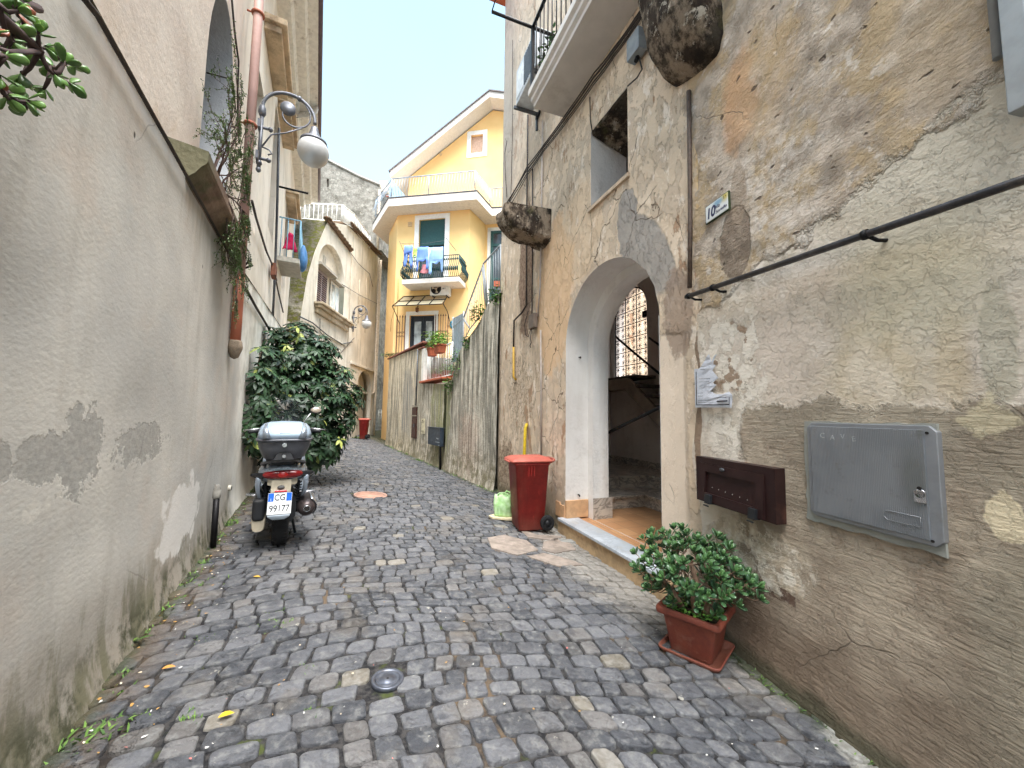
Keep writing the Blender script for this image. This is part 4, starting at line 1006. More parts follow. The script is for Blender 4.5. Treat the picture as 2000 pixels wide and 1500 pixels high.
for u0, u1, n in ((-.62, -.26, 3), (-2.52, -1.98, 5)):
    m = MB()
    for k in range(n + 1):
        u = u0 + (u1 - u0) * k / n; r = .02 if k in (0, n) else .011; m.tube([(u, .2, 3.0), (u, .2, 5.4)], r, 5); m.lathe([(.03, 0), (.001, .1)], (u, .2, 5.38), 5)
    for z in (4.55, 4.75): m.tube([(u0, .2, z), (u1, .2, z)], .012, 5)
    for k in range(n):
        u = u0 + (u1 - u0) * (k + .5) / n; m.tube([(u + .06 * math.cos(t), .2, 4.65 + .07 * math.sin(t)) for t in np.linspace(0, 6.28, 9)], .008, 4)
    m.build('window_grille', M_RUST, YH)
m = MB(); m.tube([(-.18, .03, -.0), (-.16, .03, 6.0), (-.14, .03, 7.1)], .022, 6); m.tube([(.3, -.30, 4.9), (.1, .02, 5.3), (-.1, .03, 6.1), (-.3, .03, 6.15)], .012, 5); m.tube([(-2.9, .03, 6.75), (-3.2, .03, 6.7), (-3.27, .03, 6.5)], .012, 5); m.tube([(-2.4, .03, 5.0), (-3.2, .03, 4.9)], .012, 5)
m.build_each('conduit', simple('yellow_conduit', (176, 148, 92), .7), YH)
m = MB(); m.box(-.22, -.02, 0, .012, -.1, 1.25); m.build_each('grey_plinth', simple('grey_plinth_paint', (140, 140, 138), .9, var=.15), YH)
# air conditioner under the balcony
ac = thing('air_conditioner', 'white outdoor air conditioner unit with round fan below the laundry balcony', 'air conditioner', (FY.w(-2.0, .05, 6.18)), FY.phi)
M_ACW = simple('ac_white', (224, 222, 216), .5, var=.04)
a0, b0 = FY.uz(841, 552, .3)[0] + 2.0, FY.uz(878, 553, .3)[0] + 2.0; zc0, zc1 = FY.uz(860, 577, .3)[1] - 6.18, FY.uz(860, 552, .3)[1] - 6.18
m = MB(); m.box(a0, b0, 0, .30, zc0, zc1); m.build('casing', M_ACW, ac, bevel=.02)
fc = Vector((a0 - .27, .30, (zc0 + zc1) / 2)); rr_ = (zc1 - zc0) * .42
m = MB(); m.lathe([(rr_, 0), (rr_, .015), (rr_ * .93, .018), (rr_ * .93, 0)], fc, 24, Matrix.Rotation(R(-90), 3, 'X')); m.tube([(fc.x, .302, fc.z), (fc.x, .304, fc.z)], rr_ * .93, 24); m.build('fan_opening', M_BLACKM, ac)
m = MB()
for k in range(3):
    a = 2.1 * k + .3; c, s_ = math.cos(a), math.sin(a)
    m.poly([(fc.x + .03 * c, .308, fc.z + .03 * s_), (fc.x + rr_ * .85 * math.cos(a - .35), .308, fc.z + rr_ * .85 * math.sin(a - .35)), (fc.x + rr_ * .88 * math.cos(a + .3), .314, fc.z + rr_ * .88 * math.sin(a + .3))])
m.tube([(fc.x, .305, fc.z), (fc.x, .32, fc.z)], .05, 10); m.build('fan_blades', simple('fan_beige', (176, 160, 140), .5), ac)
m = MB(); m.tube([(b0 + .22, .30, zc1 - .14), (b0 + .22, .304, zc1 - .14)], .06, 14); m.build('maker_badge', simple('badge_red', (214, 96, 110), .5), ac)
m = MB(); m.box(b0 + .16, b0 + .19, .30, .303, zc1 - .30, zc1 - .24); m.box(b0 + .22, b0 + .28, .30, .303, zc1 - .30, zc1 - .24); m.build_each('lettering', simple('badge_grey', (130, 130, 130), .5), ac)
m = MB(); m.box(a0 - .1, a0 - .14, -.05, .28, zc0 - .04, zc0); m.box(b0 + .1, b0 + .14, -.05, .28, zc0 - .04, zc0); m.build('bracket', M_GREYM, ac)
# laundry on the balcony line
def cloth(name, label, u0, u1, zt, outline, col, n=1.05, group='laundry drying on the balcony', cat='laundry'):
    """hanging garment: outline in units of its width and a drop, thick folded sheet"""
    t = []; wd = u0 - u1; NX = 14; NZ = 20; m = MB(); drop = max(-z for _, z in outline)
    tri = geometry.tessellate_polygon([[Vector((a, b, 0)) for a, b in outline]])
    bm = bmesh.new(); vs = [bm.verts.new((a, b, 0)) for a, b in outline]
    for q in tri: bm.faces.new([vs[k] for k in q])
    bmesh.ops.subdivide_edges(bm, edges=bm.edges, cuts=2, use_grid_fill=True)
    for v in bm.verts:
        a, b = v.co.x, v.co.y; fold = .025 * math.sin(a * 17 + u0 * 5) * min(1, -b * 2.5 + .2) + .02 * math.sin(a * 7 + b * 5)
        v.co = Vector((u0 - a * wd - u0, fold, b * wd))
    me = bpy.data.meshes.new(name); bm.normal_update(); bm.to_mesh(me); bm.free()
    for p in me.polygons: p.use_smooth = True
    o = bpy.data.objects.new(name, me); COL.objects.link(o); o.location = FY.w(u0, n, zt); o.rotation_euler = (0, 0, FY.phi); me.materials.append(col)
    s_ = o.modifiers.new('thickness', 'SOLIDIFY'); s_.thickness = .008
    return tag(o, label, cat, group)
def CU(x, y): return FY.uz(x, y, 1.05)
trous = [(0, 0), (1, 0), (1.0, -.9), (1.12, -2.6), (.82, -2.75), (.62, -1.2), (.5, -1.0), (.32, -2.4), (.02, -2.5), (0, -1)]
top_ = [(0, 0), (1, .0), (1.0, -.9), (1.02, -1.9), (.86, -1.95), (.80, -1.1), (.5, -1.3), (.2, -1.2), (.12, -2.1), (-.04, -2.0), (-.03, -.9)]
M_C1 = simple('blue_cotton', (104, 136, 208), .9, var=.05); M_C2 = simple('lime_cotton', (160, 196, 96), .9, var=.05); M_C3 = simple('pale_blue_cotton', (142, 178, 226), .9, var=.05); M_C4 = simple('rose_cotton', (190, 120, 126), .9, var=.05); M_C5 = simple('white_cotton', (214, 222, 234), .9, var=.05)
c = CU(790, 480); d = CU(806, 480); cloth('trousers', 'blue pyjama trousers hanging leftmost on the balcony line', c[0], d[0], c[1], trous, M_C1)
c = CU(807, 484); d = CU(814, 484); cloth('top', 'narrow lime green garment between the two blue ones on the balcony line', c[0], d[0], c[1], [(a, b * 1.7) for a, b in top_], M_C2, 1.02)
c = CU(815, 483); d = CU(837, 482); cloth('top', 'mid blue long sleeved top hanging at the middle of the balcony line', c[0], d[0], c[1], top_, M_C1)
c = CU(840, 484); d = CU(866, 475); cloth('top', 'pale blue long sleeved top hanging rightmost on the balcony line', c[0], d[0], c[1], [(a, b * .95) for a, b in top_], M_C3)
c = CU(820, 515); d = CU(836, 515); cloth('towel', 'small rose towel hanging low behind the blue tops', c[0], d[0], c[1], [(.25, 0), (.75, 0), (1.05, -1.0), (.5, -1.1), (-.1, -.95)], M_C4, .95)
c = CU(836, 484); d = CU(841, 484); cloth('trousers', 'white narrow legging hanging between the two blue tops', c[0], d[0], c[1], [(0, 0), (1, 0), (1.1, -8), (0.1, -8)], M_C5, 1.04)
c0, c1 = CU(784, 476), CU(868, 470)
m = MB(); P0 = FY.w(c0[0], 1.05, c0[1]); P1 = FY.w(c1[0], 1.05, c1[1] )
m.tube([P0, (P0 + P1) / 2 - Vector((0, 0, .07)), P1], .008, 4); m.tube([FY.w(c0[0], .8, c0[1] - .25), P0 + Vector((-.08, 0, .1))], .012, 4); m.tube([FY.w(c1[0] - .4, .8, c1[1] - .32), P1 + Vector((.05, 0, .12))], .012, 4)
m.v = [tuple(Vector(p) - P0) for p in m.v]
tag(m.build('clothes_line', M_GREYM, loc=P0), 'thin clothes line strung in front of the green balcony', 'clothes line')
pl = thing('wall_plate', 'round blue and white plate hung at the right of the yellow wall', 'plate', FY.w(-2.72, .03, 5.05), FY.phi)
m = MB(); m.lathe([(.02, .03), (.14, .025), (.2, .0)], (0, 0, 0), 20, Matrix.Rotation(R(-90), 3, 'X')); m.build('rim', simple('plate_blue', (70, 150, 180), .3), pl)
m = MB(); m.lathe([(.001, .035), (.11, .032)], (0, 0, 0), 20, Matrix.Rotation(R(-90), 3, 'X')); m.build('centre', M_WHITE, pl)
# ================================================================ arched cream house and its neighbours
FA = Frame(-6.35, 11.7, -85.4)
AH = thing('arched_house', 'cream house with a great blind arch window, opposite the yellow house', 'building', FA.w(0, 0, 0), FA.phi)
edge = [FA.uz(x, y) for x, y in ((575, 690), (590, 600), (600, 540), (615, 490), (640, 432))]
edge = [(edge[0][0] + .15, -.1)] + [(edge[0][0] + .1, 2.4)] + edge
U9 = -7.75
outl = edge + [(-3.02, 8.75), (-7.3, 9.3), (U9, 9.36), (U9, -.1)]
big = arch(-2.95, -.55, 4.95, 6.25, n=16, k=.85)
nic = arch(-7.2, -5.1, .0, 2.55, n=12, k=.7)
m = MB(); m.holed(outl, [big, nic], 0, fo); m.reveal(nic, 0, -.35, fo); m.prism(nic, -.35, -.37, fo); m.reveal(big[2:], 0, -.22, fo, closed=False)
m.poly([(U9, 0, -.1), (U9, -3, -.1), (U9, -3, 9.36), (U9, 0, 9.36)])
for a, b in zip(outl[6:9], outl[7:9]): m.poly([(a[0], 0, a[1]), (b[0], 0, b[1]), (b[0], -4, b[1]), (a[0], -4, a[1])])
m.build('facade', M_CREAM, AH)
m = MB(); m.prism(big, -.22, -.24, fo); m.build('blind_arch', mat_cream('pale_stucco', (226, 216, 198), (210, 198, 178), (176, 160, 136), .5, 21), AH)
m = MB()
for a, b in zip(edge[:-1], edge[1:]): m.sm = True; m.poly([(a[0], 0, a[1]), (b[0], 0, b[1]), (b[0] + .25, -1.9, b[1]), (a[0] + .25, -1.9, a[1])])
m.sm = False
ms = Mat('mossy_stone_side', .95, .1); nA = ms.noise(6, 7, .72, stretch=(1, 1, 1.6)); cA = ms.mix(ms.step(nA, .38, .62), (120, 114, 100), (78, 74, 64)); cA = ms.mix(ms.step(ms.y, -.9, -.1) * ms.step(nA, .42, .6), cA, (104, 104, 48)); cA = ms.mix(ms.step(ms.z, 5.2, 3.8) * ms.step(ms.noise(2.5, 5, .6, off=3), .42, .55), cA, (190, 184, 172)); ms.color(cA); ms.bump(nA * 2 + ms.voro(6, warp=.2) * .5, .03)
m.build('mossy_side', ms.mat, AH)
m = MB(); tp = FA.uz(640, 432); m.box(tp[0] - 1.5, tp[0], -2.2, -.02, tp[1] - .50, tp[1] + .02); m.build('upper_block', mat_cream('faded_orange', (206, 180, 150), (190, 168, 138), off=4), AH)
m = MB(); a = FA.uz(638, 430); b = FA.uz(681, 487)
for k in range(9):
    p0 = Vector((a[0], 0, a[1])).lerp(Vector((b[0], 0, b[1])), k / 8); m.ell(p0 + Vector((0, .05, .03)), .22, .14, .07, 8, 5)
m.tube([(a[0] + .1, .06, a[1]), (b[0] - .1, .06, b[1])], .07, 6)
m.build('tile_verge', simple('old_tile', (104, 84, 66), .9, var=.25, ns=8), AH)
m = MB(); m.box(-7.3, -2.9, -1.2, .12, 0, .07); M_ = Matrix.Translation((0, 0, 8.78)) @ Matrix.Shear('XZ', 4, (0, 0))
i0 = 0; m.v = [(x, y, z + 8.78 + (x + 3.0) * -.135) for x, y, z in m.v]
m.build('roof_edge', simple('old_tile', (104, 84, 66)), AH)
m = MB(); [m.ell((-3.0 - .22 * k, .14, 8.84 + .22 * k * .135), .1, .09, .05, 6, 4) for k in range(21)]; m.build('tile_ends', simple('old_tile', (104, 84, 66)), AH)
# windows in the arch: louvred shutter and pale pane
s0, s1 = FA.uz(628, 520), FA.uz(645, 610)
m = MB(); m.box(-1.75, -.80, -.21, -.17, 4.85, 6.2); sh_ = m.build('shutter', simple('shutter_lilac', (150, 138, 138), .7), AH)
m = MB(); k = 4.92
while k < 6.12:
    m.box(-1.22, -.86, -.17, -.155, k, k + .035); m.box(-1.69, -1.32, -.17, -.155, k, k + .035); k += .075
m.build_each('louvres', simple('dark_louvre', (74, 58, 62), .7), sh_)
m = MB(); m.box(-2.85, -2.1, -.21, -.18, 4.85, 6.1); pn = m.build('window', mat_glass('milky_pane', (150, 158, 160)), AH)
m = MB(); [m.box(x, x + .06, -.18, -.15, 4.85, 6.1) for x in (-2.87, -2.5, -2.12)]; m.box(-2.87, -2.06, -.18, -.15, 6.1, 6.16); m.build_each('window_frame', M_WHITE, pn)
m = MB(); m.box(-2.0, -.6, -.21, .10, 6.22, 6.30); m.box(-2.95, -2.02, -.21, .02, 6.18, 6.24); m.box(-1.60, -1.42, -.215, -.19, 6.55, 6.85); m.build_each('lintel', simple('grey_lintel', (170, 164, 152), .9), AH)
m = MB()
for k, (o, za, zb) in enumerate(((.30, 4.82, 4.90), (.22, 4.72, 4.82), (.12, 4.55, 4.72))): m.box(-3.45 + .04 * k, -.35 - .04 * k, 0, o, za, zb)
m.build('sill_cornice', mat_cream('stained_cornice', (214, 204, 186), (180, 164, 138), (120, 106, 84), .8, 31), AH, bevel=.02)
m = MB(); m.box(-7.7, -4.0, 0, .07, 3.35, 3.45); m.box(-3.3, -1.2, 0, .05, 3.95, 4.02); m.build_each('string_course', M_CREAM, AH, bevel=.01)
m = MB(); m.box(-7.2, -5.35, -.34, -.15, 2.25, 2.33); m.build('arch_ledge', M_CREAM, AH)
m = MB()
m.tube([(-7.62, .10, .1), (-7.62, .10, 2.3), (-7.62, .10, 9.2)], .055, 8); m.tube([(-7.45, .08, 9.1), (-7.45, .08, 2.6), (-7.40, .08, 2.35), (-7.2, .05, 2.3)], .05, 8)
m.tube([(-3.55, .03, 8.3), (-3.55, .03, 4.0)], .012, 5); m.tube([(-4.6, .03, 7.1), (-4.7, .03, 5.2)], .014, 5); m.tube([(-5.6, .03, 7.6), (-5.7, .03, 5.0)], .012, 5)
m.build_each('downpipe', simple('pipe_beige', (206, 190, 168), .7, dirt=(150, 130, 108)), AH)
# loose cables along the facade
def cable(name, label, pts, r=.012, mat=None, sag=0.0, cat='cable', group=None):
    o = Vector(pts[0]); out = []
    P = [Vector(p) for p in pts]
    if sag:
        Q = []
        for a, b in zip(P[:-1], P[1:]):
            for k in range(8): t = k / 8; q = a.lerp(b, t); q.z -= sag * 4 * t * (1 - t); Q.append(q)
        P = Q + [P[-1]]
    m = MB(); m.tube([p - o for p in P], r, 6); return tag(m.build(name, mat or M_CABLE, loc=o), label, cat, group)
def AP(x, y, n=.05): u, z = FA.uz(x, y, n); return FA.w(u, n, z)
cable('cable', 'cable swagged down the cream facade right of the blind arch', [AP(682, 490), AP(700, 515), AP(722, 535), AP(728, 560)], .012)
cable('cable', 'pair of cables slanting across below the cornice of the arched house', [AP(585, 618), AP(610, 630), AP(640, 655), AP(668, 672), AP(688, 668)], .02, M_GREYM)
cable('cable', 'thin cable running from the blind arch to the corner downpipe', [AP(668, 555), AP(700, 575), AP(736, 593)], .01)
cable('cable', 'thin cable from below the cornice to the far wall lamp', [AP(625, 622), AP(625, 648), AP(665, 690), AP(692, 660)], .012)
# balcony railing on top
Ra, Rb, Rc, Rd = PY(577, 426, 13.6), PY(668, 432, 13.2), AP(690, 446, .02), AP(722, 485, .02)
hv = Vector((0, 0, .66)); M_WR = simple('ivory_rail', (226, 224, 216), .5)
railing('roof_railing', 'ivory railing along the roof edge of the arched house', [Ra, Rb, Rc, Rd], [Ra + hv * .9, Rb + hv * .9, Rc + hv * .95, Rd + hv * .95], 34, M_WR, r=.012, rr=.02)
# rear grey gable house
GH = thing('grey_gable_house', 'tall bare grey masonry gable rising behind the arched house', 'building', (PY(745, 480, 21.5).x, 21.5, 0), 0)
def gp_(x, y, Y=21.5): p = PY(x, y, Y); return (p.x - GH.location.x, p.z)
go = [gp_(x, y) for x, y in ((560, 520), (560, 280), (606, 302), (640, 314), (700, 345), (742, 363), (744, 500))]
lx_ = gp_(720, 500)[0]; zx_ = gp_(740, 488)[1]; go = [(go[0][0], 0), go[1], go[2], go[3], go[4], go[5], (go[6][0], zx_), (lx_, zx_), (lx_, 0)]
slit = [gp_(x, y) for x, y in ((638, 366), (642, 366), (642, 349), (638, 349))]
m = MB(); m.holed(go, [slit], 0, fo); m.reveal(slit, 0, .5, fo, smooth=False); m.poly([(slit[0][0], .5, slit[0][1]), (slit[1][0], .5, slit[1][1]), (slit[2][0], .5, slit[2][1]), (slit[3][0], .5, slit[3][1])])
for a, b in zip(go, go[1:]): m.poly([(a[0], 0, a[1]), (b[0], 0, b[1]), (b[0], 6, b[1]), (a[0], 6, a[1])])
m.build('gable_wall', M_OLD, GH)
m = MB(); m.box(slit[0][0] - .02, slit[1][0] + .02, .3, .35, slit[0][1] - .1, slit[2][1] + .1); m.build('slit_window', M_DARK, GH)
m = MB(); m.tube([(a, -.02, b + .04) for a, b in go[1:6]], .07, 6); m.build('verge', simple('verge_grey', (150, 146, 140), .9), GH)
m = MB(); c = go[5]; m.box(c[0] - .1, c[0] + .35, .2, .6, c[1] - .2, c[1] + .45); m.tube([(c[0] + .02, -.06, zx_), (c[0] + .02, -.06, c[1] - .3)], .07, 8); m.build('chimney', simple('pipe_beige', (206, 190, 168)), GH)
def far_house(name, label, x0, x1, ytop, Y, mat, roof=None, depth=5):
    a = PY(x0, ytop, Y); b = PY(x1, ytop, Y); t = thing(name, label, 'building', (a.x, Y, 0)); wd_ = b.x - a.x
    m = MB(); m.box(0, wd_, 0, depth, -.2, a.z); m.build('wall', mat, t)
    m = MB(); m.box(-.15, wd_ + .15, -.15, depth + .1, a.z, a.z + .12); [m.ell((-.1 + .22 * k, -.14, a.z + .12), .09, .09, .06, 6, 4) for k in range(int(wd_ / .22) + 1)]; m.build('roof', roof or M_TERRA, t); return t, wd_, a.z
far_house('narrow_house', 'sliver of an ochre house far behind, right of the grey gable', 740, 757, 385, 40, mat_cream('ochre_far', (222, 190, 130), (206, 176, 120), off=8))
t, wd_, zt = far_house('white_house', 'small white house far down the gap, above the pink one', 728, 800, 482, 33, mat_cream('far_white', (236, 234, 230), (220, 216, 210), (200, 196, 190), .2, 2))
m = MB(); m.box(.9, 1.15, -.02, .0, zt - 1.6, zt - .8); m.build('window', M_GLASS, t)
t, wd_, zt = far_house('pink_house', 'salmon pink house far down the narrow gap', 730, 790, 528, 29, mat_cream('far_pink', (236, 168, 142), (222, 150, 126), (200, 150, 130), .2, 2))
m = MB(); c = PY(748, 583, 28.98); m.v = []; ar = arch(-.45, .45, 0, .5, 10); m.prism([(c.x - t.location.x + a, c.z - .8 + b) for a, b in ar], -.03, .0, fo); m.build('window', mat_glass('fanlight', (120, 116, 114)), t)
t, wd_, zt = far_house('cream_house', 'pale cream house with string courses at the end of the gap', 732, 790, 612, 25.5, mat_cream('far_cream', (228, 220, 208), (212, 202, 190), (190, 176, 160), .3, 6))
m = MB(); [m.box(0, wd_, -.08, 0, z, z + .1) for z in (zt - 1.1, zt - 1.5, zt - 3.3, 1.6)]; m.build_each('string_course', simple('far_trim', (206, 196, 182), .9), t)
m = MB(); m.box(.55, .95, -.05, 0, zt - 2.9, zt - 1.7); m.build('window', M_WHITE, t)
p0, p1 = PY(738, 845, 23.0), PY(762, 845, 23.0)
railing('far_railing', 'low white railing across the far end of the alley gap', [Vector((p0.x, 23, .55)), Vector((p1.x, 23, .55))], [Vector((p0.x, 23, 1.5)), Vector((p1.x, 23, 1.5))], 9, M_WR, r=.015)
# ================================================================ street things
def LP(x, y, n=.05): u, z = FL.uz(x, y, n); return FL.w(u, n, z)
def DP(x, y, n=.04): u, z = FD.uz(x, y, n); return FD.w(u, n, z)
def RP(x, y, n=.03): u, z = FR.uz(x, y, n); return FR.w(u, n, z)
def at_u(F, u, x, y):
    d = ray(x, y); t = (F.o + F.u * u - CO).dot(F.u) / d.dot(F.u); p = CO + d * t; return (p - F.o).dot(F.n), p.z
def text(name, s, size, mat, parent, M, depth=.0015, shear=0.0, bold=0.0):
    cu = bpy.data.curves.new(name, 'FONT'); cu.body = s; cu.size = size; cu.extrude = depth; cu.align_x = 'CENTER'; cu.shear = shear; cu.offset = bold
    o = bpy.data.objects.new(name, cu); COL.objects.link(o); bpy.context.view_layer.update()
    me = bpy.data.meshes.new_from_object(o.evaluated_get(bpy.context.evaluated_depsgraph_get()))
    bpy.data.objects.remove(o); me.transform(M); me.materials.clear(); me.materials.append(mat)
    q = bpy.data.objects.new(name, me); COL.objects.link(q)
    if parent: q.parent = parent
    return q
M_INK = simple('black_ink', (28, 28, 32), .5); M_NINK = simple('navy_ink', (40, 44, 84), .4)
# ---------------------------------------------------------------- leaves
def mat_leaf(name, dark, light, gloss=.35, extra=None, thr=.9):
    m = Mat(name, gloss, .5); t, h, k = m.attr(); c = m.mix(t, dark, light)
    if extra: c = m.mix(m.step(k, thr, thr + .06), c, extra)
    c = m.mix(m.step(m.noise(40, 3), .4, .7) * .25, c, tuple(v * .6 for v in dark)); m.color(c); return m.mat
def leaf(m, base, d, up, L, W, fold=.25, droop=.3, seg=4, pet=.08):
    """folded blade from base along d, normal up"""
    d = d.normalized(); s = d.cross(up).normalized(); n = s.cross(d).normalized(); rows = []
    for i in range(seg + 1):
        t = i / seg; w_ = W * (math.sin(math.pi * (t * .86 + .07)) ** .8) if 0 < i < seg else W * .06
        c = base + d * (L * t) - n * (droop * L * t * t)
        rows.append((c + s * w_ + n * (w_ * fold), c, c - s * w_ + n * (w_ * fold)))
    ids = [[m.add(p) for p in r] for r in rows]; m.sm = True
    for a, b in zip(ids[:-1], ids[1:]):
        m.face((a[0], a[1], b[1], b[0])); m.face((a[1], a[2], b[2], b[1]))
    m.sm = False
def fat_leaf(m, base, d, up, L, W, T=.22):
    """succulent paddle leaf"""
    d = d.normalized(); s = d.cross(up).normalized(); n = s.cross(d).normalized(); rings = []
    for t, w_ in ((.0, .12), (.22, .45), (.5, .88), (.75, 1.0), (.92, .62), (1.0, .15)):
        c = base + d * (L * t) + n * (L * .10 * t * t)
        rings.append([c + s * (W * w_ * math.cos(a)) + n * (W * T * w_ * math.sin(a)) for a in (0, 1.05, 2.09, 3.14, 4.19, 5.24)])
    m.loft(rings)
def rosette(m, rg, c, axis, n, L, W, k=1.0):
    axis = axis.normalized(); x = axis.orthogonal().normalized(); y = axis.cross(x)
    for i in range(n):
        a = 2.4 * i + rg.uniform(-.2, .2); tilt = .25 + .95 * (i / n) + rg.uniform(-.1, .15)
        r = x * math.cos(a) + y * math.sin(a); d = axis * math.cos(tilt) + r * math.sin(tilt)
        sz = (.55 + .5 * i / n) * rg.uniform(.85, 1.15)
        m.c = (min(1, max(0, .95 - .75 * i / n + rg.uniform(-.15, .15))), rg.random(), rg.random(), 1)
        fat_leaf(m, c - axis * (L * .25 * i / n), d, axis, L * sz, W * sz * k)
M_JADE = mat_leaf('jade_leaf', (30, 58, 44), (92, 130, 74), .34); M_BARK = simple('jade_bark', (122, 98, 80), .85, var=.2, ns=30, bump=.003, bs=60)
M_SOIL = simple('pot_soil', (60, 48, 38), .95, var=.25, bump=.006)
# ---------------------------------------------------------------- terracotta pot and jade plant
pc = (G(1285, 1268) + G(1435, 1275)) / 2
PT = thing('plant_pot', 'square terracotta pot standing in its saucer at the foot of the right wall', 'plant pot', (pc.x, pc.y, gz(pc.x, pc.y) + .004), R(-43))
def rsq(h, r, z, n=5, hy=None):
    out = []; hy = hy or h
    for cx, cy, a0 in ((h-r, hy-r, 0), (-h+r, hy-r, 90), (-h+r, -hy+r, 180), (h-r, -hy+r, 270)):
        for k in range(n): a = R(a0 + 90*k/(n-1)); out.append((cx + r*math.cos(a), cy + r*math.sin(a), z))
    return out
_m = Mat('pot_plastic', .5, .35); _n = _m.noise(7, 6, .7); _c = _m.mix(_m.step(_n, .35, .65), (146, 78, 60), (124, 66, 54))
_c = _m.mix(_m.step(_m.noise(5, 6, .72, off=7), .56, .70) * .45, _c, (172, 128, 108)); _c = _m.mix(_m.step(_m.z + (_n - .5) * .12, .07, 0) * .5, _c, (112, 84, 70))
_c = _m.mix(_m.step(_m.noise(50, 3, .6, stretch=(.15, 1, 1), off=8), .68, .75) * .6, _c, (190, 150, 130)); _m.color(_c); _m.bump(_m.noise(90, 3), .001); M_POT = _m.mat
m = MB(); m.loft([rsq(.118, .02, .012), rsq(.122, .022, .02), rsq(.155, .026, .232), rsq(.157, .028, .236), rsq(.186, .03, .238), rsq(.190, .032, .250), rsq(.188, .032, .272), rsq(.180, .03, .277), rsq(.158, .024, .272), rsq(.150, .024, .23)], caps=False)
m.loft([rsq(.118, .02, .012), rsq(.05, .02, .012)]); m.build('body', M_POT, PT)
m = MB(); m.poly(rsq(.151, .024, .238)); m.build('soil', M_SOIL, PT)
m = MB(); m.loft([rsq(.150, .03, .0), rsq(.168, .034, .004), rsq(.182, .036, .032), rsq(.178, .034, .038), rsq(.170, .03, .034), rsq(.158, .03, .010), rsq(.1, .03, .008)]); m.build('saucer', M_POT, PT)
JP = thing('jade_plant', 'bushy dark green jade plant growing in the square terracotta pot', 'plant', (pc.x, pc.y, PT.location.z + .238), R(-43))
rg = random.Random(11); br = MB(); lf = MB(); tips = []
mains = []
for k, (bx, by, tx, ty, tz, r0) in enumerate(((-.05, -.06, -.22, -.03, .16, .022), (.0, .02, -.05, .08, .26, .026), (.06, -.04, .16, -.10, .20, .024), (.07, .03, .24, .10, .20, .018), (-.04, .05, -.14, .16, .20, .018), (.02, -.06, .05, -.16, .18, .018))):
    b = Vector((bx, by, -.01)); t = Vector((tx, ty, tz)); mid = b.lerp(t, .5) + Vector((rg.uniform(-.02, .02), rg.uniform(-.02, .02), .03))
    br.tube([b, b.lerp(mid, .5) + Vector((0, 0, .01)), mid, t], [r0, r0 * .85, r0 * .7, r0 * .5], 8); mains += [(t, r0 * .5), (mid, r0 * .6)]
while len(tips) < 235:
    v = Vector((rg.gauss(0, 1), rg.gauss(0, 1), rg.gauss(0, 1))).normalized() * rg.uniform(.22, 1.05) ** .6
    p = Vector((v.x * .37, v.y * .34, .27 + v.z * .235))
    if p.z < .05 and (abs(p.x) < .2 and abs(p.y) < .2): continue
    if p.z < .0: continue
    if MN.noise(p * 7 + Vector((3, 3, 3))) < -.28: continue
    if all((p - q).length > .036 for q in tips): tips.append(p)
tips.sort(key=lambda p: (p - Vector((0, 0, .16))).length)
for p in tips:
    a, r = min(mains, key=lambda q: (q[0] - p).length + (0.08 if q[0].z > p.z + .03 else 0))
    q_ = p - Vector((p.x * .07, p.y * .07, .02)); mid = a.lerp(q_, .5) + Vector((rg.uniform(-.01, .01), rg.uniform(-.01, .01), -.008)); r2 = max(.0035, min(r * .6, .009)); br.tube([a, mid, q_, p], [r2, r2 * .85, r2 * .7, .0035], 5)
    mains.append((q_, r2 * .85))
    ax = ((p - Vector((0, 0, .12))).normalized() + Vector((0, 0, .55))).normalized()
    rosette(lf, rg, p, ax, rg.randint(6, 9), rg.uniform(.052, .068), rg.uniform(.0145, .0185))
br.build('branches', M_BARK, JP); lf.build('foliage', M_JADE, JP, attr=True)
wd = MB(); rg = random.Random(4)
for k in range(230):
    a = rg.uniform(0, 6.28); p = Vector((rg.uniform(-.14, .14), rg.uniform(-.14, .14), rg.uniform(0, .05))); wd.c = (rg.random(), rg.random(), rg.random(), 1)
    d = Vector((math.cos(a), math.sin(a), rg.uniform(.1, .9))); leaf(wd, p, d, Vector((0, 0, 1)), rg.uniform(.018, .032), rg.uniform(.007, .011), .2, .3, 3)
tag(wd.build('weeds', mat_leaf('weed_leaf', (58, 104, 44), (120, 172, 70), .5), loc=(pc.x, pc.y, PT.location.z + .238), rz=R(-43), attr=True), 'small bright green weeds covering the soil of the square pot', 'plant')
# ---------------------------------------------------------------- overhanging jade at the top left
rg = random.Random(21); br = MB(); lf = MB(); o = FL.w(1.45, .12, 2.05)
root = [FL.w(1.85, .12, 2.17), FL.w(1.55, .13, 2.25)]
tp = []
for x, y in ((150, 130), (128, 120), (110, 150), (140, 165), (85, 175), (60, 200), (20, 195), (45, 205), (10, 175), (95, 95), (60, 80), (30, 60), (75, 60), (10, 30), (40, 20), (5, 90), (55, 120), (70, 105), (-20, 60), (-20, 130), (-30, 190), (-40, 20), (20, 0), (35, -20), (0, -30), (-60, -20), (15, 110), (100, 130), (40, 150), (-5, 150), (50, 45), (-50, 80), (25, 85), (0, 5)):
    n = rg.uniform(.10, .22); u, z = FL.uz(x, y, n); tp.append(FL.w(u, n, z))
hub = [FL.w(1.32, .13, 2.42), FL.w(1.36, .16, 2.28), FL.w(1.28, .12, 2.56)]
for h in hub: br.tube([root[0], root[1].lerp(h, .5), h], [.02, .014, .010], 8)
tp.sort(key=lambda p: -FL.loc(p)[0])
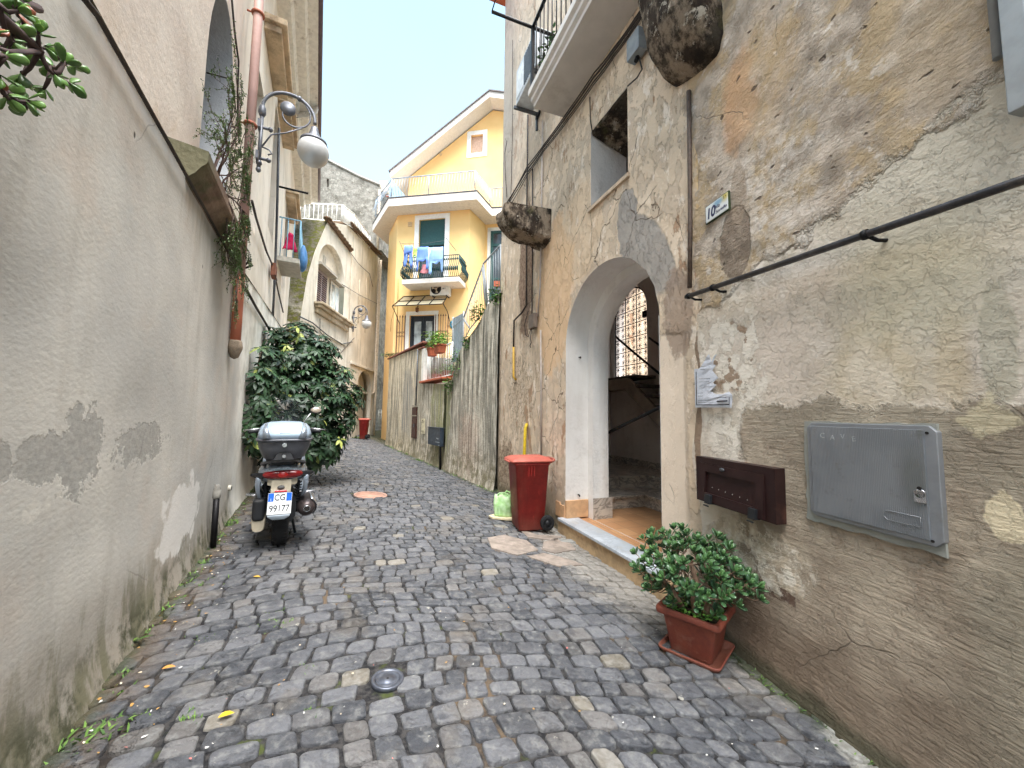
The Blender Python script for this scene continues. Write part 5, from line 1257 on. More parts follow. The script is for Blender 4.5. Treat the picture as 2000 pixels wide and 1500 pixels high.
for p in tp:
    h = min(hub, key=lambda q: (q - p).length); br.tube([h, h.lerp(p, .5) - Vector((0, 0, .012)), p], [.006, .0048, .003], 6); hub.append(p - (p - h) * .12)
    ax = ((p - h).normalized() + Vector((rg.uniform(-.3, .3), rg.uniform(-.3, .3), .15))).normalized(); rosette(lf, rg, p, ax, rg.randint(5, 8), .040, .0125)
JT = thing('hanging_jade', 'jade plant leaning into view at the top left from a wall pot', 'plant', FL.w(1.45, .10, 2.14))
br.build('branches', simple('dark_bark', (72, 56, 54), .8), JT, world=True); lf.build('foliage', mat_leaf('jade_leaf_warm', (58, 92, 44), (120, 158, 74), .35, (150, 84, 66), .93), JT, attr=True, world=True)
m = MB(); m.lathe([(.07, 0), (.09, .10), (.105, .11), (.105, .13), (.09, .13), (.085, .11)], (0, 0, 0), 20)
m.tube([(0, -.12, .02), (0, -.07, .02)], .012, 6); tag(m.build('wall_pot', M_TERRA, loc=FL.w(1.85, .12, 2.06), rz=FL.phi), 'terracotta pot bracketed to the grey wall at the far left', 'plant pot')
# ---------------------------------------------------------------- big umbrella bush behind the scooter
BC = PY(578, 765, 6.2); rg = random.Random(8)
bx, by = BC.x - .05, BC.y + .05
BU = thing('umbrella_bush', 'large glossy variegated umbrella bush behind the scooter', 'shrub', (bx, by, gz(bx, by)))
tm = MB(); lm = MB(); base = Vector((bx, by, gz(bx, by) + .3)); lobes = [(505, 745, 5.05, .32), (497, 785, 4.95, .30), (518, 705, 5.2, .30), (520, 840, 5.1, .30), (510, 815, 5.0, .30), (560, 880, 6.2, .35), (490, 770, 5.7, .40), (500, 840, 5.8, .36), (600, 870, 6.3, .42), (640, 860, 6.4, .36), (585, 700, 6.4, .62), (530, 745, 6.0, .52), (650, 765, 6.6, .62), (505, 810, 5.8, .42), (600, 790, 6.3, .75), (620, 850, 6.3, .48), (570, 860, 6.2, .5), (660, 810, 6.5, .4), (545, 680, 6.2, .42), (630, 695, 6.5, .42), (540, 840, 6.1, .45), (600, 665, 6.4, .36)]
LC = [(PY(x - 14, y + 6, Y), r) for x, y, Y, r in lobes]; pts = []
tries = 0
while len(pts) < 820 and tries < 60000:
    tries += 1; c, r = rg.choice(LC); v = Vector((rg.gauss(0, 1), rg.gauss(0, 1), rg.gauss(0, 1))).normalized(); p = c + v * r * rg.uniform(.72, 1.0)
    if any((p - c2).length < r2 * .62 for c2, r2 in LC): continue
    if FL.loc(p)[1] < .08 or p.z < gz(p.x, p.y) + .25: continue
    if MN.noise(p * 3.4) < -.16: continue
    if all((p - q[0]).length > .088 for q in pts): pts.append((p, v, c))
for p, v, c in pts:
    ax = (v * .8 + Vector((0, 0, .75)) + Vector((rg.uniform(-.3, .3),) * 3)).normalized(); x = ax.orthogonal().normalized(); y = ax.cross(x)
    n = rg.randint(7, 9); a0 = rg.uniform(0, 6.28); sz = rg.uniform(.85, 1.2); cl = rg.random(); yl_ = rg.random()
    for i in range(n):
        a = a0 + 2 * math.pi * i / n; r_ = x * math.cos(a) + y * math.sin(a); d = r_ * .95 + ax * rg.uniform(-.25, .15)
        lm.c = (min(1, max(0, cl * .7 + rg.uniform(0, .3))), yl_, yl_ * .8 + rg.random() * .2, 1)
        leaf(lm, p + r_ * .012, d, ax, rg.uniform(.095, .14) * sz, .022 * sz, .15, .28, 4)
    tm.tube([p, p - ax * .07 + (c - p) * .15], .003, 4)
for k in range(9):
    c, r = LC[k]; j = base + Vector((rg.uniform(-.06, .06), rg.uniform(-.06, .06), 0)); tm.tube([j, j.lerp(c, .5) + Vector((rg.uniform(-.1, .1), rg.uniform(-.1, .1), 0)), c, c + Vector((rg.uniform(-.2, .2), rg.uniform(-.2, .2), r * .7))], [.022, .016, .010, .005], 6)
tm.build('stems', simple('bush_stem', (96, 84, 62), .85), BU, world=True)
lm.build('foliage', mat_leaf('umbrella_leaf', (16, 36, 24), (50, 84, 44), .5, (176, 186, 98), .88), BU, world=True, attr=True)
m = MB(); m.lathe([(.17, 0), (.22, .28), (.25, .29), (.25, .34), (.22, .34), (.2, .30), (.001, .30)], (0, 0, 0), 24)
tag(m.build('bush_pot', M_TERRA, loc=(bx, by, gz(bx, by))), 'round terracotta tub of the large bush, half hidden behind the scooter', 'plant pot')
# ---------------------------------------------------------------- sill planter on the left wall
sh = thing('sill_shelf', 'mossy stained stone sill jutting under the tall grey niche', 'sill', FL.w(-.33, UN, 3.0), FL.phi)
ms = Mat('mossy_sill', .9, .15); nA = ms.noise(4, 6, .65); cA = ms.mix(ms.step(nA, .35, .65), (150, 130, 114), (118, 98, 86)); cA = ms.mix(ms.math('MAXIMUM', ms.step(ms.noise(3, 5, .6, off=5), .48, .62), ms.step(ms.x, -.35, .05)) * .75, cA, (88, 94, 70)); cA = ms.mix(ms.step(ms.z, .08, .13), cA, (164, 162, 152)); ms.color(cA); ms.bump(nA + ms.noise(30, 4), .008)
m = MB(); prof = [(.11, -.13), (.15, -.09), (.18, -.04), (.20, -.02), (.21, .0), (.21, .07), (.0, .10), (.0, -.15), (.10, -.15)]
m.prism([(a, b) for a, b in prof], 0, -1.28, lambda a, b, d: (d, a, b)); m.build('sill', ms.mat, sh)
sp = thing('spindly_plant', 'straggly small leaved succulent spilling over the mossy sill beside the downpipe', 'plant', FL.w(-.98, -.02, 3.09), FL.phi)
rg = random.Random(31); bm_ = MB(); lm = MB()
def twig(p, d, L, r, lv):
    pts_ = [p]; q = p.copy(); dd = d.normalized()
    for i in range(5):
        dd = (dd + Vector((rg.uniform(-.28, .28), rg.uniform(-.2, .2), rg.uniform(-.3, .25)))).normalized(); q = q + dd * (L / 5); q.y = min(max(q.y, -.05), .16); pts_.append(q.copy())
    bm_.tube(pts_, [r * (1 - .14 * i) for i in range(6)], 5)
    if lv < 2:
        for i in (2, 3, 4, 5):
            for _ in range(2 if i > 2 else 1): twig(pts_[i], dd + Vector((rg.uniform(-1, 1), rg.uniform(-.4, .7), rg.uniform(-.8, .7))), L * rg.uniform(.35, .55), r * .5, lv + 1)
    else:
        for i in range(1, 6):
            for _ in range(3):
                a = Vector((rg.gauss(0, 1), rg.gauss(0, 1), rg.gauss(.3, 1))).normalized(); lm.c = (rg.random(), rg.random(), rg.random(), 1)
                leaf(lm, pts_[i], a, Vector((.1, .3, 1)), rg.uniform(.012, .02), .0045, .1, .1, 2)
for (dx, dy, dz, L) in ((.15, .10, 1.0, .72), (-.25, .12, .8, .62), (-.5, .25, .35, .5), (-.6, .30, -.15, .5), (-.4, .35, -.5, .5), (-.7, .25, .1, .55), (-.9, .2, -.3, .5), (-.2, .3, -.7, .4), (-.1, .2, .5, .4), (-1.0, .1, .15, .5), (-.75, .12, -.55, .5), (.35, .1, .8, .6), (.3, .1, .3, .45), (-.05, .1, 1.0, .75), (-.2, .15, -.3, .45), (-1.1, .15, -.7, .6), (-1.2, .1, -1.0, .7), (-.9, .12, .45, .6)):
    twig(Vector((rg.uniform(-.35, .15), rg.uniform(0, .05), .08)), Vector((dx * .55 + .05, dy * .7, dz)), L, .008, 0)
bm_.build('branches', simple('twig_dark', (84, 66, 60), .8), sp); lm.build('foliage', mat_leaf('tiny_leaf', (66, 92, 50), (116, 144, 78), .5, (170, 70, 60), .97), sp, attr=True)
tr = thing('planter', 'small terracotta planter on the mossy sill', 'plant pot', FL.w(-1.05, -.0, 3.08), FL.phi)
m = MB(); m.box(-.40, .10, -.08, .06, 0, .10); m.build('trough', M_TERRA, tr, bevel=.01)
# ---------------------------------------------------------------- downpipe
dp = thing('downpipe', 'faded pink downpipe with an orange lower length on the left wall', 'downpipe', FL.w(-1.95, .055, 2.02), FL.phi)
m = MB(); m.tube([(0, 0, .72), (0, 0, 6.3)], .043, 14); m.build('upper_pipe', simple('faded_pink', (184, 148, 138), .65, var=.1, ns=3, dirt=(160, 132, 122)), dp)
m = MB(); m.tube([(0, 0, .0), (0, 0, .74)], .046, 14); m.build('lower_pipe', simple('orange_pipe', (178, 104, 78), .65, var=.1, ns=3, dirt=(150, 96, 78)), dp)
m = MB(); m.lathe([(.0, -.12), (.035, -.10), (.062, -.02), (.066, 0), (.06, .05), (.052, .07)], (0, 0, 0), 14); m.build('stone_shoe', simple('shoe_stone', (140, 124, 106), .9, var=.25, bump=.006, dirt=(90, 84, 64)), dp)
for z in (1.22, 2.35, 3.6): m = MB(); m.lathe([(.058, -.015), (.064, 0), (.058, .015)], (0, 0, z), 14); m.tube([(0, -.1, z), (0, -.05, z)], .01, 6); m.build('clamp', simple('rusty_clamp', (150, 84, 60), .7), dp)
# ---------------------------------------------------------------- wall cables on the left
cable('cable', 'thick dark cable following the ledge of the left wall and hooking round the downpipe', [LP(150, -20, .03), LP(190, 30, .03), LP(330, 280, .03), LP(440, 482, .03), LP(470, 527, .03), FL.w(-1.93, .13, 2.92), FL.w(-2.08, .135, 2.92), FL.w(-2.10, .06, 2.88)], .011)
cable('cable', 'thin cable dropping beside the tall grey niche', [LP(452, -10, -.08), LP(458, 60, -.08), LP(466, 120, -.08), LP(464, 180, -.08), LP(466, 270, -.08)], .009)
cable('cable', 'cable looped across the mouth of the grey niche', [LP(404, 142, -.3), LP(452, 155, -.08)], .007)
cable('cable', 'pair of loose cables slanting down the cream wall beyond the downpipe', [LP(492, 392, -.05), LP(500, 425, -.05), LP(520, 490, -.05), LP(533, 520, -.05), LP(543, 568, -.05), LP(553, 610, -.03)], .016)
cable('conduit', 'grey vertical conduit on the cream wall left of the lamp globe', [LP(545, 250, -.04), LP(541, 420, -.04), LP(536, 560, -.04), LP(531, 650, -.04)], .022, M_GREYM, cat='conduit')
cable('cable', 'dark cable running under the ledge behind the bush', [LP(478, 560, .03), LP(500, 600, .03), LP(524, 640, .03), LP(530, 655, .03)], .018)
jb = thing('junction_box', 'rusty brown junction box where cables meet on the cream wall', 'junction box', LP(530, 529, -.07), FL.phi)
m = MB(); m.box(-.14, .14, 0, .08, -.12, .12); m.build('box', simple('rust_box', (120, 76, 58), .8, var=.25), jb, bevel=.01)
m = MB(); m.box(-.15, .15, .08, .09, -.13, -.11); m.build('cover_lip', M_BLACKM, jb)
pb = LP(417, 1055, .07)
bo = thing('stub_post', 'short black stand pipe with a grey cap at the foot of the left wall', 'post', (pb.x, pb.y, gz(pb.x, pb.y)), FL.phi)
m = MB(); m.tube([(0, 0, -.03), (0, 0, .44)], .024, 12); m.build('shaft', M_BLACKM, bo)
m = MB(); m.lathe([(.026, .42), (.030, .43), (.030, .48), (.026, .485), (.028, .50), (.02, .52), (.02, .535), (.001, .54)], (0, 0, 0), 14); m.build('cap', simple('cap_grey', (140, 136, 128), .8, var=.2), bo)
q = LP(452, 953, .03); vt = thing('pipe_end', 'small white pipe end poking from the foot of the left wall', 'pipe', q, FL.phi)
m = MB(); m.tube([(0, -.04, 0), (0, .0, 0)], .03, 14); m.build('collar', M_CREAM, vt); m = MB(); m.tube([(0, -.002, 0), (0, .003, 0)], .02, 12); m.build('bore', M_DARK, vt)
# ---------------------------------------------------------------- street lamps
def frosted():
    m = Mat('frosted_globe', .35, .5); c = m.mix(m.step(m.z, -.06, .05), (226, 222, 214), (206, 206, 204)); m.color(c); m.set('Transmission Weight', .35); m.set('Subsurface Weight', .0); return m.mat
M_LAMP = simple('lamp_grey', (98, 100, 106), .5, .5, .12, ns=20); M_GLOBE = frosted()
def street_lamp(F, u, n0, zb, zt, gn, gzc, rgl, label, loc=None):
    """bracket lamp: wall pole zb..zt, swan arm to a hanging globe at gn,gzc"""
    t = thing('street_lamp', label, 'street lamp', F.w(u, n0, zb), F.phi, 'swan neck globe lamps on the walls')
    H = zt - zb; gx = gn - n0; gz_ = gzc - zb; s = rgl / .19
    Y = lambda y, z: Vector((0, y, z))
    m = MB(); m.tube([Y(0, .02), Y(0, H)], .022 * s, 10); m.ell(Y(0, -.01), .03 * s, .03 * s, .035 * s, 10, 6); m.lathe([(.03 * s, 0), (.036 * s, .02), (.03 * s, .04)], Y(0, .06), 10)
    m.lathe([(.022*s, 0), (.045 * s, .05), (.04 * s, .12), (.02 * s, .16)], Y(0, H - .02), 10); m.build('pole', M_LAMP, t)
    for z in (.2 * H, .78 * H):
        m = MB(); m.tube([Y(-n0 - .02, z), Y(.1, z)], .018 * s, 8); m.ell(Y(.1, z), .03 * s, .03 * s, .03 * s, 8, 5); m.box(-.09 * s, .09 * s, -n0 - .01, -n0 + .02, z - .05, z + .05); m.build('wall_bracket', M_LAMP, t)
    top = gz_ + rgl + .20 * s; pts_ = []
    r = gx / 2; cy = r; cz = top + .02
    for k in range(19):
        a = math.pi - math.pi * k / 18; pts_.append(Y(cy + r * math.cos(a), max(cz, H + .1) + (r * .95) * math.sin(a)))
    zc_ = max(cz, H + .1); pts_ = [Y(0, H)] + pts_ + [Y(gx, gz_ + rgl + .2 * s)]
    m = MB(); m.tube(pts_, .021 * s, 10); m.ell(pts_[12], .035 * s, .035 * s, .035 * s, 8, 5); m.build('swan_arm', M_LAMP, t)
    sc = []
    for k in range(40):
        a = .3 + 4.9 * k / 39; q = r * (.78 - .50 * k / 39); sc.append(Y(cy + .12 * r + q * math.cos(-a + 1.2), zc_ + .05 * r + q * math.sin(-a + 1.2)))
    m = MB(); m.tube(sc, .011 * s, 6); e = sc[-1]; m.lathe([(.001, -.02), (.09 * s, -.015), (.09 * s, .015), (.001, .02)], e, 14, Matrix.Rotation(R(90), 3, 'Y')); m.build('scroll', M_LAMP, t)
    m = MB(); m.tube([Y(.02, .42 * H), Y(.12 * gx + .04, .55 * H + .1), Y(.45 * gx, .72 * H + .06), Y(.75 * gx, zc_ - .45 * r)], .010 * s, 6)
    m.tube([Y(.02, .42 * H), Y(.10, .40 * H), Y(.13, .34 * H), Y(.09, .30 * H)], .010 * s, 6); m.build('lower_scroll', M_LAMP, t)
    m = MB(); m.lathe([(.03 * s, .20 * s), (.042 * s, .19 * s), (.05 * s, .15 * s), (.085 * s, .03 * s), (.10 * s, .01 * s), (.16 * s, .0), (.168 * s, -.035 * s), (.145 * s, -.045 * s)], Y(gx, gz_ + rgl * .76), 24); m.build('lamp_hood', M_LAMP, t)
    m = MB(); m.ell(Y(gx, gz_), rgl, rgl, rgl, 28, 18); m.build('globe', M_GLOBE, t)
    return t
gn, gzc = at_u(FL, -2.85, 612, 297); zb = at_u(FL, -2.85, 506, 330)[1]; zt = at_u(FL, -2.85, 510, 225)[1]
n_b = at_u(FL, -2.85, 507, 280)[0]
street_lamp(FL, -2.85, max(.02, n_b), zb, zt, gn, gzc, .19, 'near globe street lamp on a scrolled grey bracket on the left wall')
d = AP(690, 640); uu = FA.loc(d)[0]; g2 = at_u(FA, uu, 716, 633)
street_lamp(FA, uu, .05, FA.uz(690, 646, .05)[1], FA.uz(690, 612, .05)[1], g2[0], g2[1], .20, 'distant globe street lamp on the arched cream house')
ds = LP(600, 215, .45); n_, z_ = at_u(FL, -7.0, 598, 222)
dish = thing('satellite_dish', 'pale satellite dish high under the eave behind the near lamp', 'satellite dish', FL.w(-7.0, n_, z_), FL.phi)
m = MB(); m.lathe([(.001, .0), (.15, .02), (.30, .09), (.30, .10), (.15, .035), (.001, .015)], (0, 0, 0), 24, Matrix.Rotation(R(70), 3, 'Y') @ Matrix.Rotation(R(20), 3, 'X')); m.build('reflector', simple('dish_cream', (214, 210, 202), .5), dish)
m = MB(); m.tube([(0, -n_, -.2), (0, -.1, -.1), (0, 0, 0)], .02, 6); m.build('arm', M_GREYM, dish)
# rods, small balcony and washing on the far left wall
def rod(name, label, p, q, r=.012, mat=None):
    o = Vector(p); m = MB(); m.tube([Vector((0, 0, 0)), Vector(q) - o], r, 8); return tag(m.build(name, mat or M_BLACKM, loc=o), label, 'rod')
u_ = FL.uz(540, 377, -.08)[0]; n2 = at_u(FL, u_, 602, 378)
rod('rod', 'black clothes rod sticking straight out of the left wall below the globe', FL.w(u_, -.08, n2[1]), FL.w(u_, n2[0], n2[1]), .02)
u_ = -7.8; a = at_u(FL, u_, 572, 500)
bl = thing('small_balcony', 'small balcony with a rail and blue bag far along the left wall', 'balcony', FL.w(-7.2, UN, 4.95), FL.phi)
m = MB(); m.box(-.6, .5, 0, .42, -.35, -.25); m.build('slab', simple('balcony_concrete', (180, 176, 166), .9), bl)
m = MB()
for k in range(8): m.tube([(-.58 + .155 * k, .40, -.25), (-.58 + .155 * k, .40, .6)], .01, 4)
m.tube([(-.6, .40, .6), (.5, .40, .6)], .016, 6); [m.tube([(.5, .05 + .12 * k, -.25), (.5, .05 + .12 * k, .6)], .01, 4) for k in range(4)]; m.tube([(.5, 0, .6), (.5, .4, .6)], .016, 6); m.build('railing', simple('pale_blue_rail', (120, 160, 180), .6), bl)
m = MB(); m.loft([[(x + r * math.cos(t), .46 + .5 * r * math.sin(t), z) for t in np.linspace(0, 5.5, 8)] for x, r, z in ((0, .05, .25), (0, .16, .1), (0, .2, -.1), (.02, .16, -.28), (0, .05, -.36))])
tag(m.build('shopping_bag', simple('blue_bag', (70, 120, 170), .6), loc=FL.w(-7.2, UN, 4.95), rz=FL.phi), 'blue bag tied to the small balcony rail on the left', 'bag')
qn, qz = at_u(FL, -7.6, 568, 455)
def drape(name, label, o, w_, h_, mat, cat='cloth'):
    m = MB(); rows = []
    for i in range(9):
        t = i / 8; ww = w_ * (.25 + .9 * t); rows.append([(0 + .04 * math.sin(6 * t + k), -ww / 2 + ww * k / 6, -h_ * t + .02 * math.sin(k * 2.1)) for k in range(7)])
    ids = [[m.add(p) for p in r] for r in rows]; m.sm = True
    for a, b in zip(ids[:-1], ids[1:]):
        for k in range(6): m.face((a[k], a[k+1], b[k+1], b[k]))
    ob = m.build(name, mat, loc=o, rz=FL.phi); s_ = ob.modifiers.new('thickness', 'SOLIDIFY'); s_.thickness = .01; return tag(ob, label, cat)
drape('cloth', 'crimson cloth hung from the far left balcony', FL.w(-7.6, qn, qz), .28, .42, simple('crimson', (190, 30, 84), .85))
# ================================================================ scooter
sb_ = G(541, 1082); SX, SY = sb_.x, sb_.y
ST = thing('scooter', 'silver motor scooter with a grey top box, parked rear-on against the left wall', 'scooter', (SX, SY + .02, gz(SX, SY) + .0), R(30))
M_SIL = simple('silver_paint', (150, 160, 172), .28, .55, .05, coat=.4); M_CASE = simple('case_grey', (84, 86, 92), .42, .2, .08, bump=.001, bs=220); M_CASEL = simple('case_silver', (160, 178, 196), .32, .25, .05, coat=.3)
M_TYRE = simple('tyre', (26, 26, 27), .85, var=.1, bump=.002, bs=120); M_BLK = simple('black_plastic', (30, 31, 34), .55, var=.1); M_GRYP = simple('grey_plastic', (92, 92, 92), .6)
M_RED = simple('tail_red', (120, 16, 20), .15, var=.05, coat=.6); M_REDB = simple('tail_red_bright', (190, 30, 30), .15, coat=.6); M_CHR = simple('steel_bright', (190, 190, 194), .25, .9); M_IVORY = simple('ivory_plastic', (176, 166, 146), .6, dirt=(120, 108, 90))
def wheel(y, r, wd_, name='wheel'):
    rx = Matrix.Rotation(R(90), 3, 'Y'); m = MB()
    prof = [(r - .075, -wd_ / 2 * .9), (r - .03, -wd_ / 2), (r - .008, -wd_ / 2 * .8), (r, -wd_ / 2 * .35), (r, wd_ / 2 * .35), (r - .008, wd_ / 2 * .8), (r - .03, wd_ / 2), (r - .075, wd_ / 2 * .9)]
    m.lathe(prof, (0, y, r), 40, rx, caps=False); wo = m.build(name, M_TYRE, ST)
    m = MB()
    for k in range(44):
        a = 2 * math.pi * k / 44
        for sx in (-1, 1):
            M_ = Matrix.Translation((0, y, r)) @ Matrix.Rotation(a, 4, 'X'); m.box(sx * wd_ * .08, sx * wd_ * .40, -.004, .004, r - .006, r + .0015, M_)
    m.build('tread_blocks', M_TYRE, wo)
    m = MB(); m.lathe([(.03, -.05), (r - .08, -wd_ * .42), (r - .07, -wd_ * .44), (r - .07, wd_ * .44), (r - .08, wd_ * .42), (.03, .05)], (0, y, r), 32, rx); m.build('rim', M_SIL, wo)
wheel(.27, .265, .13); wheel(1.50, .265, .11)
def xring(w_, z0, z1, y, n=20, p=2.6):
    """superellipse ring in the x,z plane"""
    out = []; cz = (z0 + z1) / 2; h = (z1 - z0) / 2
    for k in range(n):
        a = 2 * math.pi * k / n; c, s_ = math.cos(a), math.sin(a)
        out.append((w_ * math.copysign(abs(c) ** (2 / p), c), y, cz + h * math.copysign(abs(s_) ** (2 / p), s_)))
    return out
# tail and side fairings
m = MB(); m.loft([xring(.10, .66, .74, -.03), xring(.17, .60, .76, .02), xring(.195, .58, .775, .16), xring(.20, .50, .78, .40), xring(.19, .42, .77, .65), xring(.15, .36, .72, .85), xring(.08, .34, .6, .95)]); m.build('tail_body', M_SIL, ST)
for sx in (-1, 1):      # drooping side panels beside the shock absorbers
    m = MB(); m.loft([[(sx * x, y, z) for x, y, z in r] for r in (
        [(.155, -.0, .66), (.20, .0, .66), (.205, .2, .66), (.16, .2, .66)], [(.165, -.0, .60), (.205, .0, .60), (.21, .22, .60), (.17, .22, .60)],
        [(.165, .02, .53), (.195, .02, .53), (.20, .24, .53), (.17, .24, .53)], [(.150, .06, .47), (.175, .06, .46), (.19, .30, .45), (.16, .30, .46)])]); m.build('side_panel', M_SIL, ST, bevel=.006)
    m = MB(); m.loft([[(sx * x, y, z) for x, y, z in r] for r in ([(.14, -.02, .70), (.20, .01, .69), (.20, .01, .655), (.14, -.02, .64)], [(.20, .03, .70), (.245, .08, .685), (.245, .08, .66), (.20, .03, .65)])]); m.build('indicator', M_BLK, ST, bevel=.006)
m = MB(); m.loft([xring(.10, .662, .70, -.052, 24, 2.2), xring(.148, .642, .715, -.035, 24, 2.4), xring(.165, .632, .722, .03, 24, 2.6)]); tl = m.build('tail_light', M_RED, ST)
m = MB(); m.ell((0, -.045, .678), .045, .014, .026, 16, 8); m.build('brake_lens', M_REDB, tl)
m = MB()
for sx in (-1, 1): pass
pts_ = [(-.13, .16, .74), (-.165, .06, .765), (-.15, -.03, .785), (-.09, -.05, .80), (0, -.055, .803), (.09, -.05, .80), (.15, -.03, .785), (.165, .06, .765), (.13, .16, .74)]
m.tube(pts_, .014, 10); m.build('grab_rail', M_GRYP, ST)
m = MB(); m.box(-.09, .09, -.02, .16, .755, .815); m.build('rack', M_BLK, ST, bevel=.01)
m = MB(); m.loft([xring(.115, .58, .655, .0, 16, 5), xring(.11, .565, .64, .06, 16, 5)]); m.build('tail_underside', M_IVORY, ST)
# plate, hanger and mud flap
PM = Matrix.Translation((-.012, -.075, .44)) @ Matrix.Rotation(R(-14), 4, 'X') @ Matrix.Rotation(R(1.5), 4, 'Y')
m = MB(); m.box(-.075, .075, .006, .02, -.10, .20, PM); m.build('plate_hanger', M_IVORY, ST)
m = MB(); m.box(-.0885, .0885, .0, .005, -.0885, .0885, PM); pt = m.build('number_plate', simple('plate_white', (226, 228, 230), .4, var=.03), ST, bevel=.002)
m = MB(); m.box(-.0925, .0925, .002, .008, -.0925, .0925, PM); m.build('plate_frame', M_BLK, pt)
m = MB(); m.box(-.0865, -.047, -.0012, .001, .018, .0865, PM); m.box(.047, .0865, -.0012, .001, .018, .0865, PM); m.build_each('plate_band', simple('plate_blue', (20, 92, 190), .4, var=.03) if 'plate_blue2' in _mc else Mat('plate_band_blue', .4).color((24, 96, 196)).mat, pt)
TR = PM @ Matrix.Rotation(R(90), 4, 'X')
text('plate_text', 'CG', .072, M_INK, pt, PM @ Matrix.Translation((-.002, -.002, .026)) @ Matrix.Rotation(R(90), 4, 'X') @ Matrix.Diagonal((.80, 1, 1, 1)), .001, bold=.0006)
text('plate_text', '99177', .076, M_INK, pt, PM @ Matrix.Translation((0, -.002, -.066)) @ Matrix.Rotation(R(90), 4, 'X') @ Matrix.Diagonal((.80, 1, 1, 1)), .001, bold=.0006)
text('plate_text', 'I', .028, simple('plate_white', (226, 228, 230)), pt, PM @ Matrix.Translation((-.067, -.003, .024)) @ Matrix.Rotation(R(90), 4, 'X'), .001)
m = MB(); m.box(-.046, .046, -.004, .012, .094, .110, PM); m.build('reflector', M_REDB, ST, bevel=.003)
m = MB(); m.ell(PM @ Vector((0, .0, .135)), .028, .02, .018, 14, 8); m.build('plate_lamp', M_GRYP, ST)
m = MB(); m.loft([[PM @ Vector(p) for p in r] for r in ([(-.085, -.004, -.094), (.085, -.004, -.094), (.085, .012, -.094), (-.085, .012, -.094)], [(-.082, -.004, -.108), (.082, -.004, -.108), (.082, .012, -.108), (-.082, .012, -.108)], [(-.045, .01, -.132), (.045, .01, -.132), (.04, .03, -.132), (-.04, .03, -.132)])]); m.build('mud_flap', simple('flap_grey', (150, 160, 170), .4, .2), ST, bevel=.004)
m = MB(); m.loft([[(x * .9, .27 + r * math.sin(a), .265 + r * math.cos(a)) for x, r in ((-.08, .28), (-.06, .30), (.06, .30), (.08, .28), (.06, .29), (-.06, .29))] for a in np.linspace(-1.2, .9, 12)]); m.build('mudguard', M_BLK, ST)
# shocks, engine block, silencer
for sx in (-1, 1):
    m = MB(); P0, P1 = Vector((sx * .125, .08, .60)), Vector((sx * .125, .20, .30)); m.tube([P0, P1], .014, 8); hx = []
    for k in range(110): t = k / 109; a = t * 2 * math.pi * 10; hx.append(P0.lerp(P1, .05 + .85 * t) + Vector((.027 * math.cos(a), .027 * math.sin(a), 0)))
    m.tube(hx, .0055, 5); m.build('shock_absorber', M_BLK, ST)
m = MB(); m.box(-.215, -.12, .02, .75, .28, .47); m.build('air_box', M_BLK, ST, bevel=.03, seg=4)
m = MB(); m.loft([xring(.045, .19, .34, .04, 14, 3), xring(.055, .17, .36, .12, 14, 3), xring(.05, .18, .36, .6, 14, 3)]); m.xf(Matrix.Translation((-.165, 0, 0))); m.build('engine_casing', M_IVORY, ST)
m = MB(); ex = Matrix.Rotation(R(-90), 3, 'X') @ Matrix.Rotation(R(0), 3, 'Z')
m.lathe([(.03, -.02), (.05, -.015), (.072, .03), (.078, .10), (.078, .45), (.05, .52)], (.20, .0, .36), 24, ex); se = m.build('silencer', simple('silencer_grey', (74, 66, 66), .4, .6, .2, 10), ST)
m = MB(); m.lathe([(.022, -.03), (.026, -.045), (.030, -.03), (.026, -.02)], (.20, .0, .365), 16, ex); m.build('outlet', M_CHR, se)
m = MB(); m.tube([(.20, -.046, .365), (.20, -.02, .365)], .021, 12); m.build('outlet_bore', M_DARK, se)
m = MB(); m.loft([[(.20 + r * math.cos(a), y, .36 + r * math.sin(a)) for a in np.linspace(-.9, 1.2, 9) for r in (.083,)] + [(.20 + .088 * math.cos(a), y, .36 + .088 * math.sin(a)) for a in np.linspace(1.2, -.9, 9)] for y in (.03, .42)]); m.build('heat_shield', M_CHR, se)
m = MB(); m.loft([xring(.12, .22, .5, .10, 14, 3), xring(.12, .2, .5, .5, 14, 3), xring(.10, .22, .42, .9, 14, 3)]); m.build('engine', M_BLK, ST)
for sx in (-1, 1): m = MB(); m.loft([[(sx * .20, .40, .42), (sx * .20, .52, .42), (sx * .20, .52, .44), (sx * .20, .40, .44)], [(sx * .295, .42, .435), (sx * .295, .49, .435), (sx * .295, .49, .447), (sx * .295, .42, .447)]]); m.build('passenger_footrest', M_CHR, ST, bevel=.003)
m = MB(); m.tube([(.08, .55, .25), (.13, .50, .02)], .012, 8); m.tube([(.08, .55, .25), (.09, .42, .26)], .012, 8); m.build_each('centre_stand', M_BLK, ST)
# seat, floor, leg shield, front
m = MB(); m.loft([xring(.10, .76, .83, .10), xring(.15, .75, .86, .2), xring(.16, .75, .86, .5), xring(.15, .73, .82, .7), xring(.10, .72, .80, .9), xring(.05, .72, .77, .95)]); m.build('seat', simple('seat_vinyl', (36, 36, 38), .6), ST)
m = MB(); m.box(-.19, .19, .85, 1.2, .26, .33); m.build('footboard', M_GRYP, ST, bevel=.02)
m = MB(); m.loft([xring(.22, .28, .40, 1.10, 20, 3), xring(.225, .38, .70, 1.18, 20, 3), xring(.20, .55, .92, 1.24, 20, 3), xring(.13, .62, .95, 1.36, 20, 3), xring(.06, .66, .88, 1.46, 20, 3)]); m.build('leg_shield', M_SIL, ST)
m = MB(); m.loft([xring(.12, .93, 1.02, 1.14), xring(.15, .92, 1.05, 1.2), xring(.12, .92, 1.03, 1.34), xring(.05, .93, .98, 1.40)]); m.build('handlebar_cover', M_SIL, ST)
